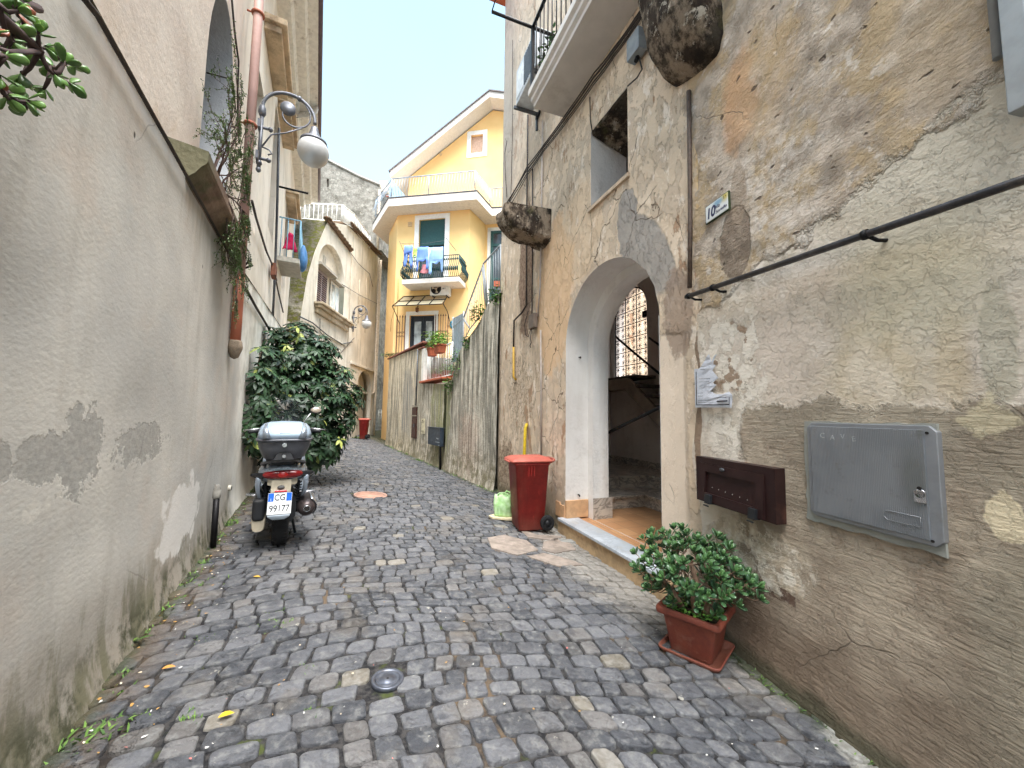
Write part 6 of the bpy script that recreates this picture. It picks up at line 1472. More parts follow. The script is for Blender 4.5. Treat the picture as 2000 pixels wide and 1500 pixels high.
m = MB(); m.ell((0, 1.40, .84), .12, .05, .07, 16, 8); m.build('headlight', mat_glass('lamp_lens', (170, 176, 180)), ST)
m = MB(); m.loft([xring(.065, .30, .62, 1.46, 14), xring(.07, .45, .56, 1.5, 14), xring(.065, .30, .55, 1.62, 14)]); m.build('front_mudguard', M_SIL, ST)
m = MB(); m.tube([(-.05, 1.36, .65), (-.06, 1.5, .27)], .018, 8); m.tube([(.05, 1.36, .65), (.06, 1.5, .27)], .018, 8); m.tube([(-.06, 1.5, .27), (.06, 1.5, .27)], .02, 8); m.build_each('front_fork', M_CHR, ST)
for sx in (-1, 1):
    m = MB(); m.tube([(0, 1.2, 1.0), (sx * .18, 1.14, 1.02), (sx * .34, 1.04, 1.0)], .013, 8); m.tube([(sx * .22, 1.11, 1.015), (sx * .35, 1.03, 1.0)], .019, 10); hb = m.build('handlebar', M_BLK, ST)
    m = MB(); m.tube([(sx * .19, 1.18, 1.03), (sx * .27, 1.16, 1.03), (sx * .40, 1.10, 1.015)], .007, 6); m.build('brake_lever', M_CHR, hb)
    if sx < 0: continue
    m = MB(); m.tube([(sx * .15, 1.14, 1.03), (sx * .18, 1.16, 1.12), (sx * .25, 1.15, 1.22)], .006, 6); mr = m.build('mirror_stalk', M_CHR, ST)
    m = MB(); m.ell((sx * .295, 1.14, 1.245), .062, .016, .038, 18, 8, None); m.build('mirror_shell', M_GRYP, mr)
    m = MB(); MM = Matrix.Rotation(R(0), 3, 'X'); m.ell((sx * .295, 1.128, 1.245), .055, .008, .032, 18, 8); m.build('mirror_glass', Mat('mirror_warm', .15, .5, .6).color((206, 190, 172)).mat, mr)
gsm = Mat('smoked_screen', .1, .5); gsm.color((66, 70, 74)); gsm.set('Alpha', .38)
m = MB(); rows = []
for i in range(7):
    t = i / 6; z = 1.0 + .36 * t; y = 1.32 - .16 * t; hw = .175 * (1 - .35 * t ** 3); rows.append([(hw * math.sin(a), y + .10 * math.cos(a) - .10 + .02, z - (.05 * t * (1 - math.cos(a)))) for a in np.linspace(-1.3, 1.3, 13)])
ids = [[m.add(p) for p in r] for r in rows]; m.sm = True
for a, b in zip(ids[:-1], ids[1:]):
    for k in range(12): m.face((a[k], a[k+1], b[k+1], b[k]))
so_ = m.build('windscreen', gsm.mat, ST); sm_ = so_.modifiers.new('thickness', 'SOLIDIFY'); sm_.thickness = .004
# top box: own thing clipped on the rack
TB = thing('top_box', 'rounded grey and silver top box mounted on the scooter rack', 'top box', ST.location + Vector((0, 0, .815)), R(30))
def yring(w_, y0, y1, z, n=36, p=3.2):
    out = []; cy = (y0 + y1) / 2; h = (y1 - y0) / 2
    for k in range(n):
        a = 2 * math.pi * k / n; c, s_ = math.cos(a), math.sin(a)
        out.append((w_ * math.copysign(abs(c) ** (2 / p), c), cy + h * math.copysign(abs(s_) ** (2 / p), s_), z))
    return out
m = MB(); m.loft([yring(.135, -.10, .24, .0), yring(.16, -.13, .26, .012), yring(.195, -.165, .275, .10), yring(.205, -.178, .28, .152), yring(.212, -.184, .284, .156)]); m.build('tray', M_CASE, TB)
m = MB(); m.loft([yring(.212, -.186, .284, .158), yring(.219, -.192, .288, .164), yring(.219, -.192, .288, .174), yring(.210, -.182, .284, .180)]); m.build('rim_band', M_CASE, TB)
m = MB(); m.loft([yring(.210, -.182, .284, .181), yring(.204, -.172, .28, .225), yring(.190, -.145, .265, .275), yring(.165, -.105, .24, .305), yring(.12, -.05, .2, .320), yring(.05, .02, .14, .326)]); m.build('lid', M_CASEL, TB)
for sx in (-1, 1): m = MB(); m.loft([[(sx * x, y, z) for x, y, z in r] for r in ([(.10, -.186, .185), (.16, -.183, .185), (.16, -.17, .185), (.10, -.17, .185)], [(.125, -.158, .26), (.165, -.148, .262), (.165, -.13, .262), (.125, -.13, .262)], [(.13, -.06, .318), (.15, -.05, .312), (.15, 0, .30), (.13, 0, .30)])]); m.build('lid_rib', M_SIL, TB)
m = MB(); m.tube([(0, -.196, .13), (0, -.17, .13)], .018, 16); m.build('lock', M_CHR, TB)
m = MB(); m.prism([(-.075, .0), (.075, .0), (.05, .05), (.03, .065), (-.03, .065), (-.05, .05)], -.155, -.10, lambda a, b, d: (a, d - .01 * (b < .03), b + .005)); m.build('handle_recess', M_BLK, TB)
m = MB(); m.tube([(0, -.185, .035), (0, -.15, .035)], .014, 12); m.build('catch', M_CHR, TB)
m = MB(); m.box(-.04, .04, -.171, -.160, .228, .236); m.build('maker_strip', M_GRYP, TB)
# ================================================================ red wheelie bins
def scuffed(name, col, dust, rough=.5, zs=.25):
    m = Mat(name, rough, .35); n = m.noise(6, 6, .7); c = m.mix(m.step(n, .35, .65), col, tuple(v * .85 for v in col))
    c = m.mix(m.step(m.noise(3, 5, .65, stretch=(1, 1, .3), off=4), .48, .7) * .45, c, dust)
    c = m.mix(m.step(m.z + (n - .5) * .3, zs, 0) * .5, c, dust)
    c = m.mix(m.step(m.noise(60, 3, .6, stretch=(1, 1, .12), off=8), .66, .74) * .5, c, tuple(min(255, v * 1.4 + 20) for v in col)); m.color(c)
    m.set('Roughness', n * .3 + rough - .1); m.bump(m.noise(90, 3), .0008); return m.mat
M_BINR = scuffed('bin_red', (148, 38, 32), (136, 84, 70)); M_BINL = scuffed('bin_lid_red', (184, 60, 48), (176, 112, 96), .45, -9)
def wheelie(label, loc, rz):
    t = thing('wheelie_bin', label, 'wheelie bin', loc, rz, 'red wheelie bins in the alley')
    m = MB()
    def rr4(x0, x1, y0, y1, z, r=.03):
        out = []
        for cx, cy, a0 in ((x1-r, y1-r, 0), (x0+r, y1-r, 90), (x0+r, y0+r, 180), (x1-r, y0+r, 270)):
            for k in range(4): a = R(a0 + 30*k); out.append((cx + r*math.cos(a), cy + r*math.sin(a), z))
        return out
    m.loft([rr4(.02, .36, .02, .38, .0), rr4(.0, .37, .0, .40, .02), rr4(-.06, .43, -.035, .435, .84), rr4(-.075, .44, -.045, .445, .845), rr4(-.075, .44, -.045, .445, .88)]); m.build('body', M_BINR, t)
    for y in (.0, .2, .4):
        m = MB(); m.box(.12 + y * .2, .135 + y * .2, -.042, -.02, .70, .83); m.build('rib', M_BINR, t, bevel=.004)
    m = MB(); m.loft([rr4(-.12, .47, -.06, .46, .882, .035), rr4(-.125, .475, -.065, .465, .89, .035), rr4(-.12, .48, -.06, .46, .905, .035), rr4(-.06, .44, -.0, .40, .935, .04), rr4(.0, .40, .05, .35, .945, .04)]); l = m.build('lid', M_BINL, t)
    m = MB(); m.box(-.145, -.11, .06, .34, .872, .89); m.build('lid_lip', M_BINL, l, bevel=.006)
    m = MB(); m.loft([rr4(.10, .22, -.03, .02, .905, .015), rr4(.11, .21, .0, .05, .93, .015)]); m.build('lid_dimple', M_BINL, l)
    m = MB(); m.tube([(.44, .03, .86), (.53, .03, .90), (.54, .08, .905), (.54, .32, .905), (.53, .37, .90), (.44, .37, .86)], .016, 8); m.build('handle', M_BINL, t)
    for y in (-.045, .445):
        m = MB(); rx = Matrix.Rotation(R(90), 3, 'X'); m.lathe([(.03, -.02), (.088, -.024), (.10, -.015), (.10, .015), (.088, .024), (.03, .02)], (.40, y, .10), 28, rx); wh = m.build('wheel', M_TYRE, t)
        m = MB(); s_ = -1 if y < 0 else 1; m.lathe([(.0, .026), (.03, .03), (.032, .022), (.062, .022), (.066, .028), (.07, .022)], (.40, y, .10), 24, Matrix.Rotation(R(90 * s_ * -1), 3, 'X') if s_ > 0 else rx); m.build('hub_cap', M_BLK, wh)
    m = MB(); m.tube([(.40, -.05, .10), (.40, .45, .10)], .012, 8); m.build('axle', M_BLACKM, t)
    t.scale = (.88, .88, .94); return t
p = G(1013, 1040); wheelie('near red wheelie bin with a black wheel, beside the marble doorstep', (p.x - .0, p.y, gz(p.x, p.y) + .01), R(14))
q = FA.w(-4.35, .40, 0); w2 = wheelie('far red wheelie bin at the end of the alley by the arched house', (q.x, q.y, gz(q.x, q.y) + .01), R(10)); w2.scale = (.72, .72, .9)
# green carrier bag on a board
bp0 = G(985, 1012)
bd = thing('board', 'pale offcut board lying under the green bag', 'board', (bp0.x, bp0.y, gz(bp0.x, bp0.y) + .03), R(-20))
m = MB(); m.prism([(-.19, -.10), (-.10, -.17), (.10, -.16), (.24, -.10), (.22, .14), (-.12, .16)], .012, -.012, lambda a, b, d: (a, b, d)); m.build('top', simple('pale_board', (206, 192, 160), .7), bd, bevel=.004)
m = MB(); m.prism([(-.17, -.09), (-.09, -.15), (.10, -.145), (.22, -.09), (.20, .13), (-.11, .14)], -.013, -.03, lambda a, b, d: (a, b, d)); m.build('underside', M_BLACKM, bd)
rg = random.Random(17); m = MB(); rings = []
for i in range(15):
    t = i / 14; z = .27 * t; w_ = .145 * (1 - .12 * (1 - t) ** 3 - .10 * t ** 4); d_ = .11 * (1 - .1 * (1 - t) ** 3 - .45 * t ** 3); ring = []
    for k in range(64):
        a = 2 * math.pi * k / 64; c, s_ = math.cos(a), math.sin(a)
        x, y = w_ * math.copysign(abs(c) ** .62, c), d_ * math.copysign(abs(s_) ** .62, s_)
        f_ = 1 + .16 * MN.noise(Vector((c * 3.2, s_ * 3.2, t * 1.1))) + .10 * MN.noise(Vector((c * 8, s_ * 8, t * 3))) + .05 * MN.noise(Vector((c * 18, s_ * 18, t * 9)))
        ring.append((x * f_, y * f_, z + .03 * MN.noise(Vector((c * 4, s_ * 4, 5))) * t))
    rings.append(ring)
rings.append([(x * .55, y * .5, z - .012) for x, y, z in rings[-1]])
m.loft(rings)
bgm = Mat('green_bag', .45, .4); c_ = bgm.mix(bgm.step(bgm.noise(14, 4), .35, .65), (150, 192, 124), (186, 216, 166)); bgm.color(c_); bgm.bump(bgm.noise(22, 3, stretch=(1, 1, .3)), .012)
tb = thing('carrier_bag', 'crumpled light green carrier bag left beside the near red bin', 'bag', (bp0.x - .005, bp0.y + .0, gz(bp0.x, bp0.y) + .043), R(-10))
m.build('bag', bgm.mat, tb); m = MB(); m.tube([(-.10, -.03, .24), (-.06, -.05, .30), (.0, -.05, .31), (.05, -.03, .28), (.09, -.04, .24)], [.020, .010, .008, .010, .02], 8); m.tube([(-.02, .03, .25), (.03, .02, .32), (.09, .01, .30), (.12, .02, .24)], [.02, .012, .010, .02], 8); m.build('handles', bgm.mat, tb)
# ================================================================ fixtures on the right wall
def lR(x, y): return FR.uz(x, y, .02)
mb_ = thing('utility_box', 'large ribbed grey metal utility door set in the brown render', 'utility box', FR.w(-1.02, .012, .9), FR.phi)
mg = Mat('ribbed_aluminium', .42, .4, .55); rb = mg.math('SINE', mg.x * 900.0); c_ = mg.mix(mg.step(mg.noise(3, 5), .35, .65), (150, 153, 158), (134, 138, 143)); c_ = mg.mix(mg.step(mg.noise(9, 6, .7, off=3), .56, .7) * .5, c_, (110, 108, 100)); c_ = mg.mix(mg.blob(-.455, .26, .05, .12, amp=.3, soft=.6) * .5, c_, (104, 106, 100)); mg.color(c_); mg.bump(rb, .0007, .6)
W, Hh = -.535, .475
m = MB(); ch = .025; oc = [(ch, .0), (W - (-ch) , 0), (W, ch), (W, Hh - ch), (W + ch, Hh), (-ch + .0, Hh)]
oct_ = lambda i: [(-i - ch, i), (W + i + ch, i), (W + i, i + ch), (W + i, Hh - i - ch), (W + i + ch, Hh - i), (-i - ch, Hh - i), (-i, Hh - i - ch), (-i, i + ch)]
m.prism(oct_(0), .014, -.02, lambda a, b, d: (a, d, b)); m.build_each('frame', simple('box_aluminium', (148, 150, 154), .45, .5, .1, 6, dirt=(120, 118, 108)), mb_, bevel=.003)
m = MB(); m.prism([(-.022, .02), (W + .040, .02), (W + .040, Hh - .018), (-.022, Hh - .018)], .020, .01, lambda a, b, d: (a, d, b)); dd = m.build('door', mg.mat, mb_, bevel=.002)
m = MB(); m.lathe([(.0, .004), (.018, .004), (.02, .0)], (-.475, .022, .20), 16, Matrix.Rotation(R(-90), 3, 'X')); m.box(-.495, -.455, .020, .026, .165, .21); m.build('lock', M_CHR, dd)
m = MB(); m.tube([(-.475, .024, .222), (-.475, .029, .222)], .007, 10); m.build('keyhole', M_DARK, dd)
m = MB(); lo = [(-.36, .035 + .03), (-.47, .065), (-.47, .105), (-.36, .105)] + [(-.36 + .02 * math.sin(a), .085 + .02 * math.cos(a)) for a in np.linspace(.3, 2.8, 7)]
m.tube([(a, .022, b) for a, b in lo + lo[:1]], .0012, 5); text_o = m.build('embossed_emblem', simple('box_aluminium', (148, 150, 154)), dd)
for k, ch_ in enumerate('CAVE'):
    text('scratched_letter', ch_, .035, simple('scratch', (176, 178, 180), .5), dd, Matrix.Translation((-.085 - .05 * k, .0205, .40 - .008 * (k % 2))) @ Matrix.Rotation(R(180), 4, 'Z') @ Matrix.Rotation(R(90), 4, 'X') @ Matrix.Rotation(R(6 * (k - 1)), 4, 'Z'), .0006, bold=-.0004)
for a, b in ((-.03, .03), (-.50, .02), (-.03, .445), (-.505, .445)): m = MB(); m.tube([(a, .014, b), (a, .017, b)], .006, 8); m.build('screw', M_DARK, mb_)
m = MB(); rj = random.Random(2); oo = []
for a, b, n in (((.035, -.035), (W + .002, -.03), 14), ((W + .002, -.03), (W + .002, Hh + .012), 12), ((W + .002, Hh + .012), (.03, Hh + .015), 12), ((.03, Hh + .015), (.035, -.035), 12)):
    for k in range(n): t = k / n; oo.append((a[0] + (b[0] - a[0]) * t + rj.uniform(-.006, .006), a[1] + (b[1] - a[1]) * t + rj.uniform(-.006, .006)))
m.prism(oo, .001, -.05, lambda a, b, d: (a * .985 - .004, d, b * .985)); m.build('cement_surround', simple('smooth_cement', (150, 150, 142), .85, var=.08, ns=8, bump=.002, bs=30), mb_)
hb_ = thing('wall_hatch', 'brown metal letter hatch hanging crooked in the right wall', 'hatch', FR.w(-.20, .02, .80), FR.phi)
M_BRN = simple('brown_enamel', (50, 31, 30), .4, .3, .12, 10, dirt=(90, 58, 48))
def fr4(m, u0, u1, z0, z1, w_, n0, n1):
    m.box(u0, u1, n0, n1, z0, z0 + w_); m.box(u0, u1, n0, n1, z1 - w_, z1); m.box(u0, u0 - w_, n0, n1, z0 + w_, z1 - w_); m.box(u1, u1 + w_, n0, n1, z0 + w_, z1 - w_)
m = MB(); ring_o = [(0, 0), (-.655, 0), (-.655, .31), (0, .31)]; ring_i = [(-.055, .06), (-.575, .06), (-.575, .25), (-.055, .25)]
m.holed(ring_o, [ring_i], .05, lambda a, b, d: (a, d, b)); m.reveal(ring_o, .05, -.03, lambda a, b, d: (a, d, b), smooth=False); m.reveal(ring_i, .05, -.0, lambda a, b, d: (a, d, b), smooth=False); m.build('outer_frame', M_BRN, hb_)
m = MB(); HM = Matrix.Translation((-.04, .05, .015)) @ Matrix.Rotation(R(4), 4, 'X') @ Matrix.Rotation(R(-.8), 4, 'Y')
ri_o = [(0, 0), (-.545, 0), (-.545, .255), (0, .255)]; ri_i = [(-.06, .055), (-.485, .055), (-.485, .20), (-.06, .20)]
ff = lambda a, b, d: HM @ Vector((a, d, b))
m.holed(ri_o, [ri_i], .022, ff); m.reveal(ri_o, .022, .0, ff, smooth=False); m.reveal(ri_i, .022, .006, ff, smooth=False); m.prism(ri_i, .007, .004, ff); fl_ = m.build('flap', M_BRN, hb_)
m = MB()
for k in range(6): c = HM @ Vector((-.12 - .06 * k, .008, .10 - .003 * k)); m.tube([c, c + Vector((0, .002, 0))], .003, 6)
m.build_each('vent_holes', simple('pale_fleck', (190, 180, 170)), fl_)
for u in (-.09, -.46):
    m = MB(); m.box(u, u - .05, .0, .045, -.012, .05, HM); m.box(u, u - .05, .045, .052, -.03, -.02, HM); m.build('hinge', M_BLK, hb_, bevel=.003)
m = MB(); m.ell(HM @ Vector((-.225, .03, .235)), .022, .008, .012, 12, 6); m.build('latch', M_GREYM, hb_)
# sloping iron handrail
a = FR.uz(1340, 580, .08); b = FR.uz(2000, 355, .08)
hr = thing('wall_handrail', 'dark iron handrail bracketed along the right wall', 'handrail', FR.w(a[0], .08, a[1]), FR.phi)
e = Vector((b[0] - a[0] - 1.2, 0, (b[1] - a[1]) * 1.6)); m = MB(); m.tube([Vector((0, 0, 0)), e], .017, 12); m.build_each('rail', simple('rail_iron', (70, 68, 70), .4, .6, .25, 20, dirt=(110, 100, 90)), hr)
for x, y in ((1345, 578), (1392, 562), (1690, 464)):
    u, z = FR.uz(x, y, .08); k = Vector((u - a[0], 0, 0)); k.z = e.z * k.x / e.x
    m = MB(); m.tube([k, k + Vector((-.02, -.04, -.03)), k + Vector((-.03, -.09, -.03))], .009, 8); m.lathe([(.022, -.012), (.024, 0), (.022, .012)], k, 14, Matrix.Rotation(R(90), 3, 'Y')); m.build('rail_bracket', M_BLACKM, hr)
# street number tile
c0 = FR.uz(1380, 437, .02); tl_ = thing('number_tile', 'glazed number ten tile with a painted scene on the right wall', 'sign', FR.w(c0[0], .012, c0[1]), FR.phi)
mt = Mat('painted_tile', .2, .5); k_ = mt.mix(mt.blob(-.19, .105, .035, .03, amp=.2, soft=.8), (226, 228, 226), (214, 196, 110)); k_ = mt.mix(mt.blob(-.125, .095, .045, .022, amp=.3, soft=.7) * .8, k_, (104, 158, 190)); mt.color(k_)
m = MB(); m.box(0, -.215, 0, .014, 0, .122); m.build('tile', mt.mat, tl_, bevel=.003)
m = MB(); m.box(.006, -.221, -.004, .010, -.006, .128); m.build('tile_edge', simple('tile_green', (60, 72, 44), .6), tl_)
FX = Matrix.Rotation(R(180), 4, 'Z') @ Matrix.Rotation(R(90), 4, 'X')
text('numeral', '10', .105, M_NINK, tl_, Matrix.Translation((-.052, .0148, .022)) @ FX @ Matrix.Diagonal((.85, 1, 1, 1)), .0006, .15, .0035)
text('street_name', 'Via', .036, M_NINK, tl_, Matrix.Translation((-.118, .0148, .058)) @ FX, .0006, .35)
text('street_name', 'Soriello', .034, M_NINK, tl_, Matrix.Translation((-.152, .0148, .022)) @ FX, .0006, .35)
m = MB(); [m.tube([(-.188 - .012 * math.cos(t), .0143, .102 + .008 * math.sin(t)), (-.188 - .012 * math.cos(t), .0155, .102 + .008 * math.sin(t))], .004, 6) for t in (0, 2.1, 4.2)]; m.build_each('painted_fruit', simple('olive_dot', (110, 90, 40), .4), tl_)
# torn notice
c0 = FR.uz(1358, 796, .02); c1 = FR.uz(1430, 796, .02); tp_ = FR.uz(1392, 690, .02); pw = c0[0] - c1[0]; ph = tp_[1] - c0[1]
ns = thing('torn_notice', 'torn white death notice pasted at the edge of the right wall', 'poster', FR.w(c0[0], .022, c0[1]), FR.phi)
px_ = lambda x, y: tuple((FR.uz(x, y, .022)[0] - c0[0], FR.uz(x, y, .022)[1] - c0[1]))
ol = [px_(*p) for p in ((1359, 796), (1430, 796), (1431, 771), (1424, 765), (1412, 770), (1398, 770), (1388, 764), (1400, 752), (1392, 748), (1404, 738), (1397, 730), (1392, 724), (1399, 713), (1393, 712), (1395, 702), (1401, 692), (1396, 695), (1390, 706), (1386, 692), (1380, 698), (1376, 706), (1370, 716), (1366, 720), (1357, 721), (1358, 758))]
bm = bmesh.new(); vs = [bm.verts.new((a, 0, b)) for a, b in ol]
for q_ in geometry.tessellate_polygon([[Vector((a, b, 0)) for a, b in ol]]): bm.faces.new([vs[k] for k in q_])
bmesh.ops.subdivide_edges(bm, edges=bm.edges, cuts=3, use_grid_fill=True)
for v in bm.verts: v.co.y = .004 + .006 * MN.noise(Vector((v.co.x * 14, 0, v.co.z * 34)))
me = bpy.data.meshes.new('paper'); bm.to_mesh(me); bm.free(); po = bpy.data.objects.new('paper', me); COL.objects.link(po); po.parent = ns; me.materials.append(simple('notice_paper', (214, 216, 224), .8, var=.06, ns=30, bump=.004, bs=50))
s_ = po.modifiers.new('thickness', 'SOLIDIFY'); s_.thickness = .0015
m = MB()
def strip(x0, y0, x1, y1, w_=.003):
    a, b = px_(x0, y0), px_(x1, y1); m.tube([(a[0], .0115, a[1]), (b[0], .0115, b[1])], w_, 4)
strip(1363, 791, 1427, 790); strip(1362, 726, 1363, 790); strip(1427, 790, 1427, 776); strip(1403, 784, 1423, 783, .005); strip(1403, 777, 1421, 776, .0015)
for (x, y, l) in ((1368, 740, 22), (1368, 746, 20), (1372, 716, 10), (1370, 722, 9), (1382, 717, 8), (1366, 768, 10), (1366, 774, 9), (1366, 782, 26), (1366, 786, 30)): strip(x, y, x + l, y - .5, .0012)
m.build_each('printed_lines', M_INK, ns)
# grey trunking at the top right
a = FR.uz(1968, 100, .05); cd = thing('cable_trunking', 'grey metal cable trunking running up the right wall at the frame edge', 'trunking', FR.w(-1.83, .0, 2.45), FR.phi)
m = MB(); m.box(-.06, .0, 0, .07, 0, 2.2); m.build('channel', simple('trunk_grey', (160, 164, 166), .5, .4, .08), cd, bevel=.004)
m = MB(); m.tube([(.03, .02, .25), (.035, .02, 2.2)], .016, 8); m.build('side_pipe', simple('trunk_grey', (160, 164, 166)), cd)
# ================================================================ fixtures on the door house
def corbel(name, label, u0, u1, prof, loc_u, z0, far=1.0):
    """rounded stone bracket: u0 far end, u1 near end"""
    t = thing(name, label, 'corbel', FD.w(loc_u, 0, z0), FD.phi)
    m = MB(); n = 16; zt = max(b for a, b in prof); P = []
    for (a, b), (c, d) in zip(prof[:-1], prof[1:]):
        for k in range(4): P.append((a + (c - a) * k / 4, b + (d - b) * k / 4))
    P.append(prof[-1]); rings = []
    for i in range(n + 1):
        t_ = i / n; u = u0 + (u1 - u0) * t_; e = min(t_, 1 - t_); k = (far + (1 - far) * t_) * (1 - .10 * math.exp(-e * 22))
        ring = []
        for a, b in P:
            z = zt - (zt - b) * k; q = Vector((u * 3.2, a * 4, z * 3.2)); d = .05 * MN.noise(q) + .025 * MN.noise(q * 3.1)
            ring.append((u - loc_u, a * k + (d if a > .03 else 0), z - z0 + d * (.8 if b < zt - .05 else 0)))
        rings.append(ring)
    m.loft(rings, smooth=True); m.build('stone', M_SOOT, t); return t
ztA = at_u(FD, -2.1, 990, 395); zA = FD.uz(1077, 408); zB = FD.uz(1075, 470)
uA = zA[0]; nA_, zoA = at_u(FD, uA, 988, 393)
prof = [(-.02, zA[1])] + [(nA_ * f_, zA[1] + (zoA - zA[1]) * f_) for f_ in (.5, 1.0)] + [(nA_ * math.cos(a) ** .8, zoA - .06 - (zoA - .06 - zB[1]) * math.sin(a) ** .9) for a in np.linspace(.08, 1.45, 9)] + [(-.02, zB[1] - .02)]
corbel('corbel', 'sooty half round stone corbel lower down near the house corner', uA, uA + .42, prof, uA, zB[1])
uB = -5.10; zt_ = 5.38
prof = [(-.02, zt_), (.41, zt_), (.41, 4.8), (.39, 4.52), (.34, 4.33), (.26, 4.17), (.15, 4.05), (.06, 4.0), (-.02, 3.98)]
nB, zBo = at_u(FD, uB + .2, 1252, 60)
corbel('corbel', 'massive soot-stained rounded corbel under the white balcony', -4.58, -5.16, [(a, b) for a, b in prof], -4.8, 3.86, .84)
# balcony
BB = thing('balcony', 'white moulded balcony with dark iron railing high on the door house', 'balcony', FD.w(-2.65, 0, 5.42), FD.phi)
m = MB(); zl = [(0, .0), (.46, .0), (.46, .05), (.50, .07), (.50, .12), (.54, .14), (.54, .22), (0, .22)]
m.prism(zl, 0, -3.2, lambda a, b, d: (d, a, b)); m.build('slab', simple('balcony_white', (206, 200, 194), .75, var=.05, ns=3, dirt=(176, 168, 160)), BB, bevel=.004)
m = MB(); k = -.03
while k > -3.1: m.tube([(k, .49, .22), (k, .49, 1.12)], .0085, 6); k -= .115
for k in (.12, .24, .36): m.tube([(-.02, k, .22), (-.02, k, 1.12)], .0085, 6)
m.build('balusters', M_BLACKM, BB)
m = MB(); m.box(-3.15, .0, .47, .51, 1.11, 1.13); m.box(-.04, .0, .0, .47, 1.11, 1.13); m.box(-.04, 0, .47, .51, .22, 1.11); m.tube([(0, .49, .28), (-3.1, .49, .28)], .008, 5); m.build_each('rail', M_BLACKM, BB)
m = MB(); nr, zr = at_u(FD, -2.65, 960, 12); zr = .0 + 1.12; m.tube([(-.02, .0, zr), (-.02, nr, zr)], .02, 8); m.tube([(-.02, nr, zr), (-.9, nr, zr)], .008, 6); m.tube([(-.9, nr, zr), (-.9, .49, zr)], .02, 8); m.build('drying_frame', M_BLACKM, BB)
rg = random.Random(77); m = MB()
for k in range(150):
    m.c = (rg.random(), rg.random(), rg.random(), 1); p = Vector((-.12 - rg.random() * .35, rg.uniform(.25, .45), .25 + rg.random() * .45)); a = rg.uniform(0, 6.28); leaf(m, p, Vector((math.cos(a), math.sin(a), rg.uniform(-.2, .8))), Vector((0, 0, 1)), .07, .016, .2, .3, 3)
tag(m.build('balcony_plant', M_JADE, loc=FD.w(-2.65, 0, 5.42), rz=FD.phi, attr=True), 'small dark plant behind the balusters of the white balcony', 'plant')
gj = DP(1245, 92, .06); jb = thing('junction_box', 'grey plastic junction box tucked under the balcony beside the big corbel', 'junction box', gj, FD.phi)
m = MB(); m.box(-.09, .09, -.04, .06, -.10, .12); m.build('box', simple('box_grey', (140, 146, 150), .6), jb, bevel=.008); m = MB(); m.tube([(0, .0, -.10), (.0, .02, -.15)], .02, 8); m.build('gland', M_BLACKM, jb)
# air conditioner with louvred front on brackets
ua = -1.72; nb, zb_ = at_u(FD, ua, 1003, 214); AC = thing('air_conditioner', 'grey louvred air conditioner hung beyond the white balcony on the door house', 'air conditioner', FD.w(ua, 0, zb_), FD.phi)
m = MB(); m.box(-.80, -.02, .08, nb - .03, .05, .62); m.build('casing', simple('ac_grey', (196, 200, 204), .5), AC, bevel=.012)
m = MB(); [m.box(-.76 + .045 * k, -.735 + .045 * k, nb - .03, nb - .018, .10, .56) for k in range(9)]; m.build_each('louvres', M_GREYM, AC)
m = MB(); m.box(-.32, -.06, nb - .03, nb - .022, .12, .54); m.build('side_cover', simple('ac_panel', (214, 216, 216), .5), AC)
for u in (-.04, -.74): m = MB(); m.box(u, u + .035, 0, nb, -.0, .045); m.box(u, u + .035, 0, .03, -.25, .0); m.build('bracket', M_GREYM, AC)
m = MB(); m.tube([(-.05, .02, .02), (-.06, .04, -.10), (-.12, .05, -.13), (-.18, .04, -.08), (-.18, .02, .02)], .018, 8); m.build('hose', M_BLACKM, AC)
# pipes, conduits and cables on the door house
cable('pipe', 'rusty vertical pipe running down to the end of the iron handrail', [DP(1345, 178, .03), DP(1347, 300, .03), DP(1348, 440, .03), DP(1347, 562, .03)], .017, M_PIPE, cat='pipe')
cable('pipe', 'thin dark gas pipe passing the small corbel and stepping left', [DP(1031, 225, .04), DP(1029, 400, .04), DP(1028, 596, .04), DP(1020, 610, .04), DP(1004, 626, .04), DP(1003, 680, .04)], .015, M_CABLE, cat='pipe')
cable('pipe', 'yellow gas pipe length ending in a hole in the peeling wall', [DP(1003, 678, .045), DP(1003, 736, .045), DP(1007, 741, .03), DP(1007, 741, -.03)], .021, simple('gas_yellow', (190, 150, 50), .5, dirt=(140, 110, 60)), cat='pipe')
cable('pipe', 'bright yellow gas pipe rising from behind the near red bin', [DP(1023, 905, .07), DP(1024, 888, .07), DP(1026, 836, .06), DP(1028, 830, .04), DP(1029, 829, -.03)], .027, simple('gas_bright', (206, 176, 40), .45, dirt=(150, 130, 60)), cat='pipe')
cable('conduit', 'pale plastic conduit descending to the wall junction box', [DP(1060, 236, .03), DP(1058, 400, .03), DP(1055, 560, .03), DP(1050, 618, .03)], .015, simple('conduit_pale', (172, 160, 150), .6), cat='conduit')
cable('conduit', 'pale conduit running from the junction box down behind the bin', [DP(1056, 645, .03), DP(1057, 760, .03), DP(1057, 900, .03)], .014, simple('conduit_pale', (172, 160, 150)), cat='conduit')
cable('cable', 'dark cable in the bare masonry strip above the junction box', [DP(1040, 330, .03), DP(1040, 480, .03), DP(1039, 618, .03)], .012)
jb = thing('junction_box', 'weathered junction box with loose wires above the near red bin', 'junction box', DP(1045, 628, .02), FD.phi)
m = MB(); m.box(-.10, .10, 0, .07, -.11, .11); m.build('box', simple('box_taupe', (122, 108, 96), .8), jb, bevel=.006)
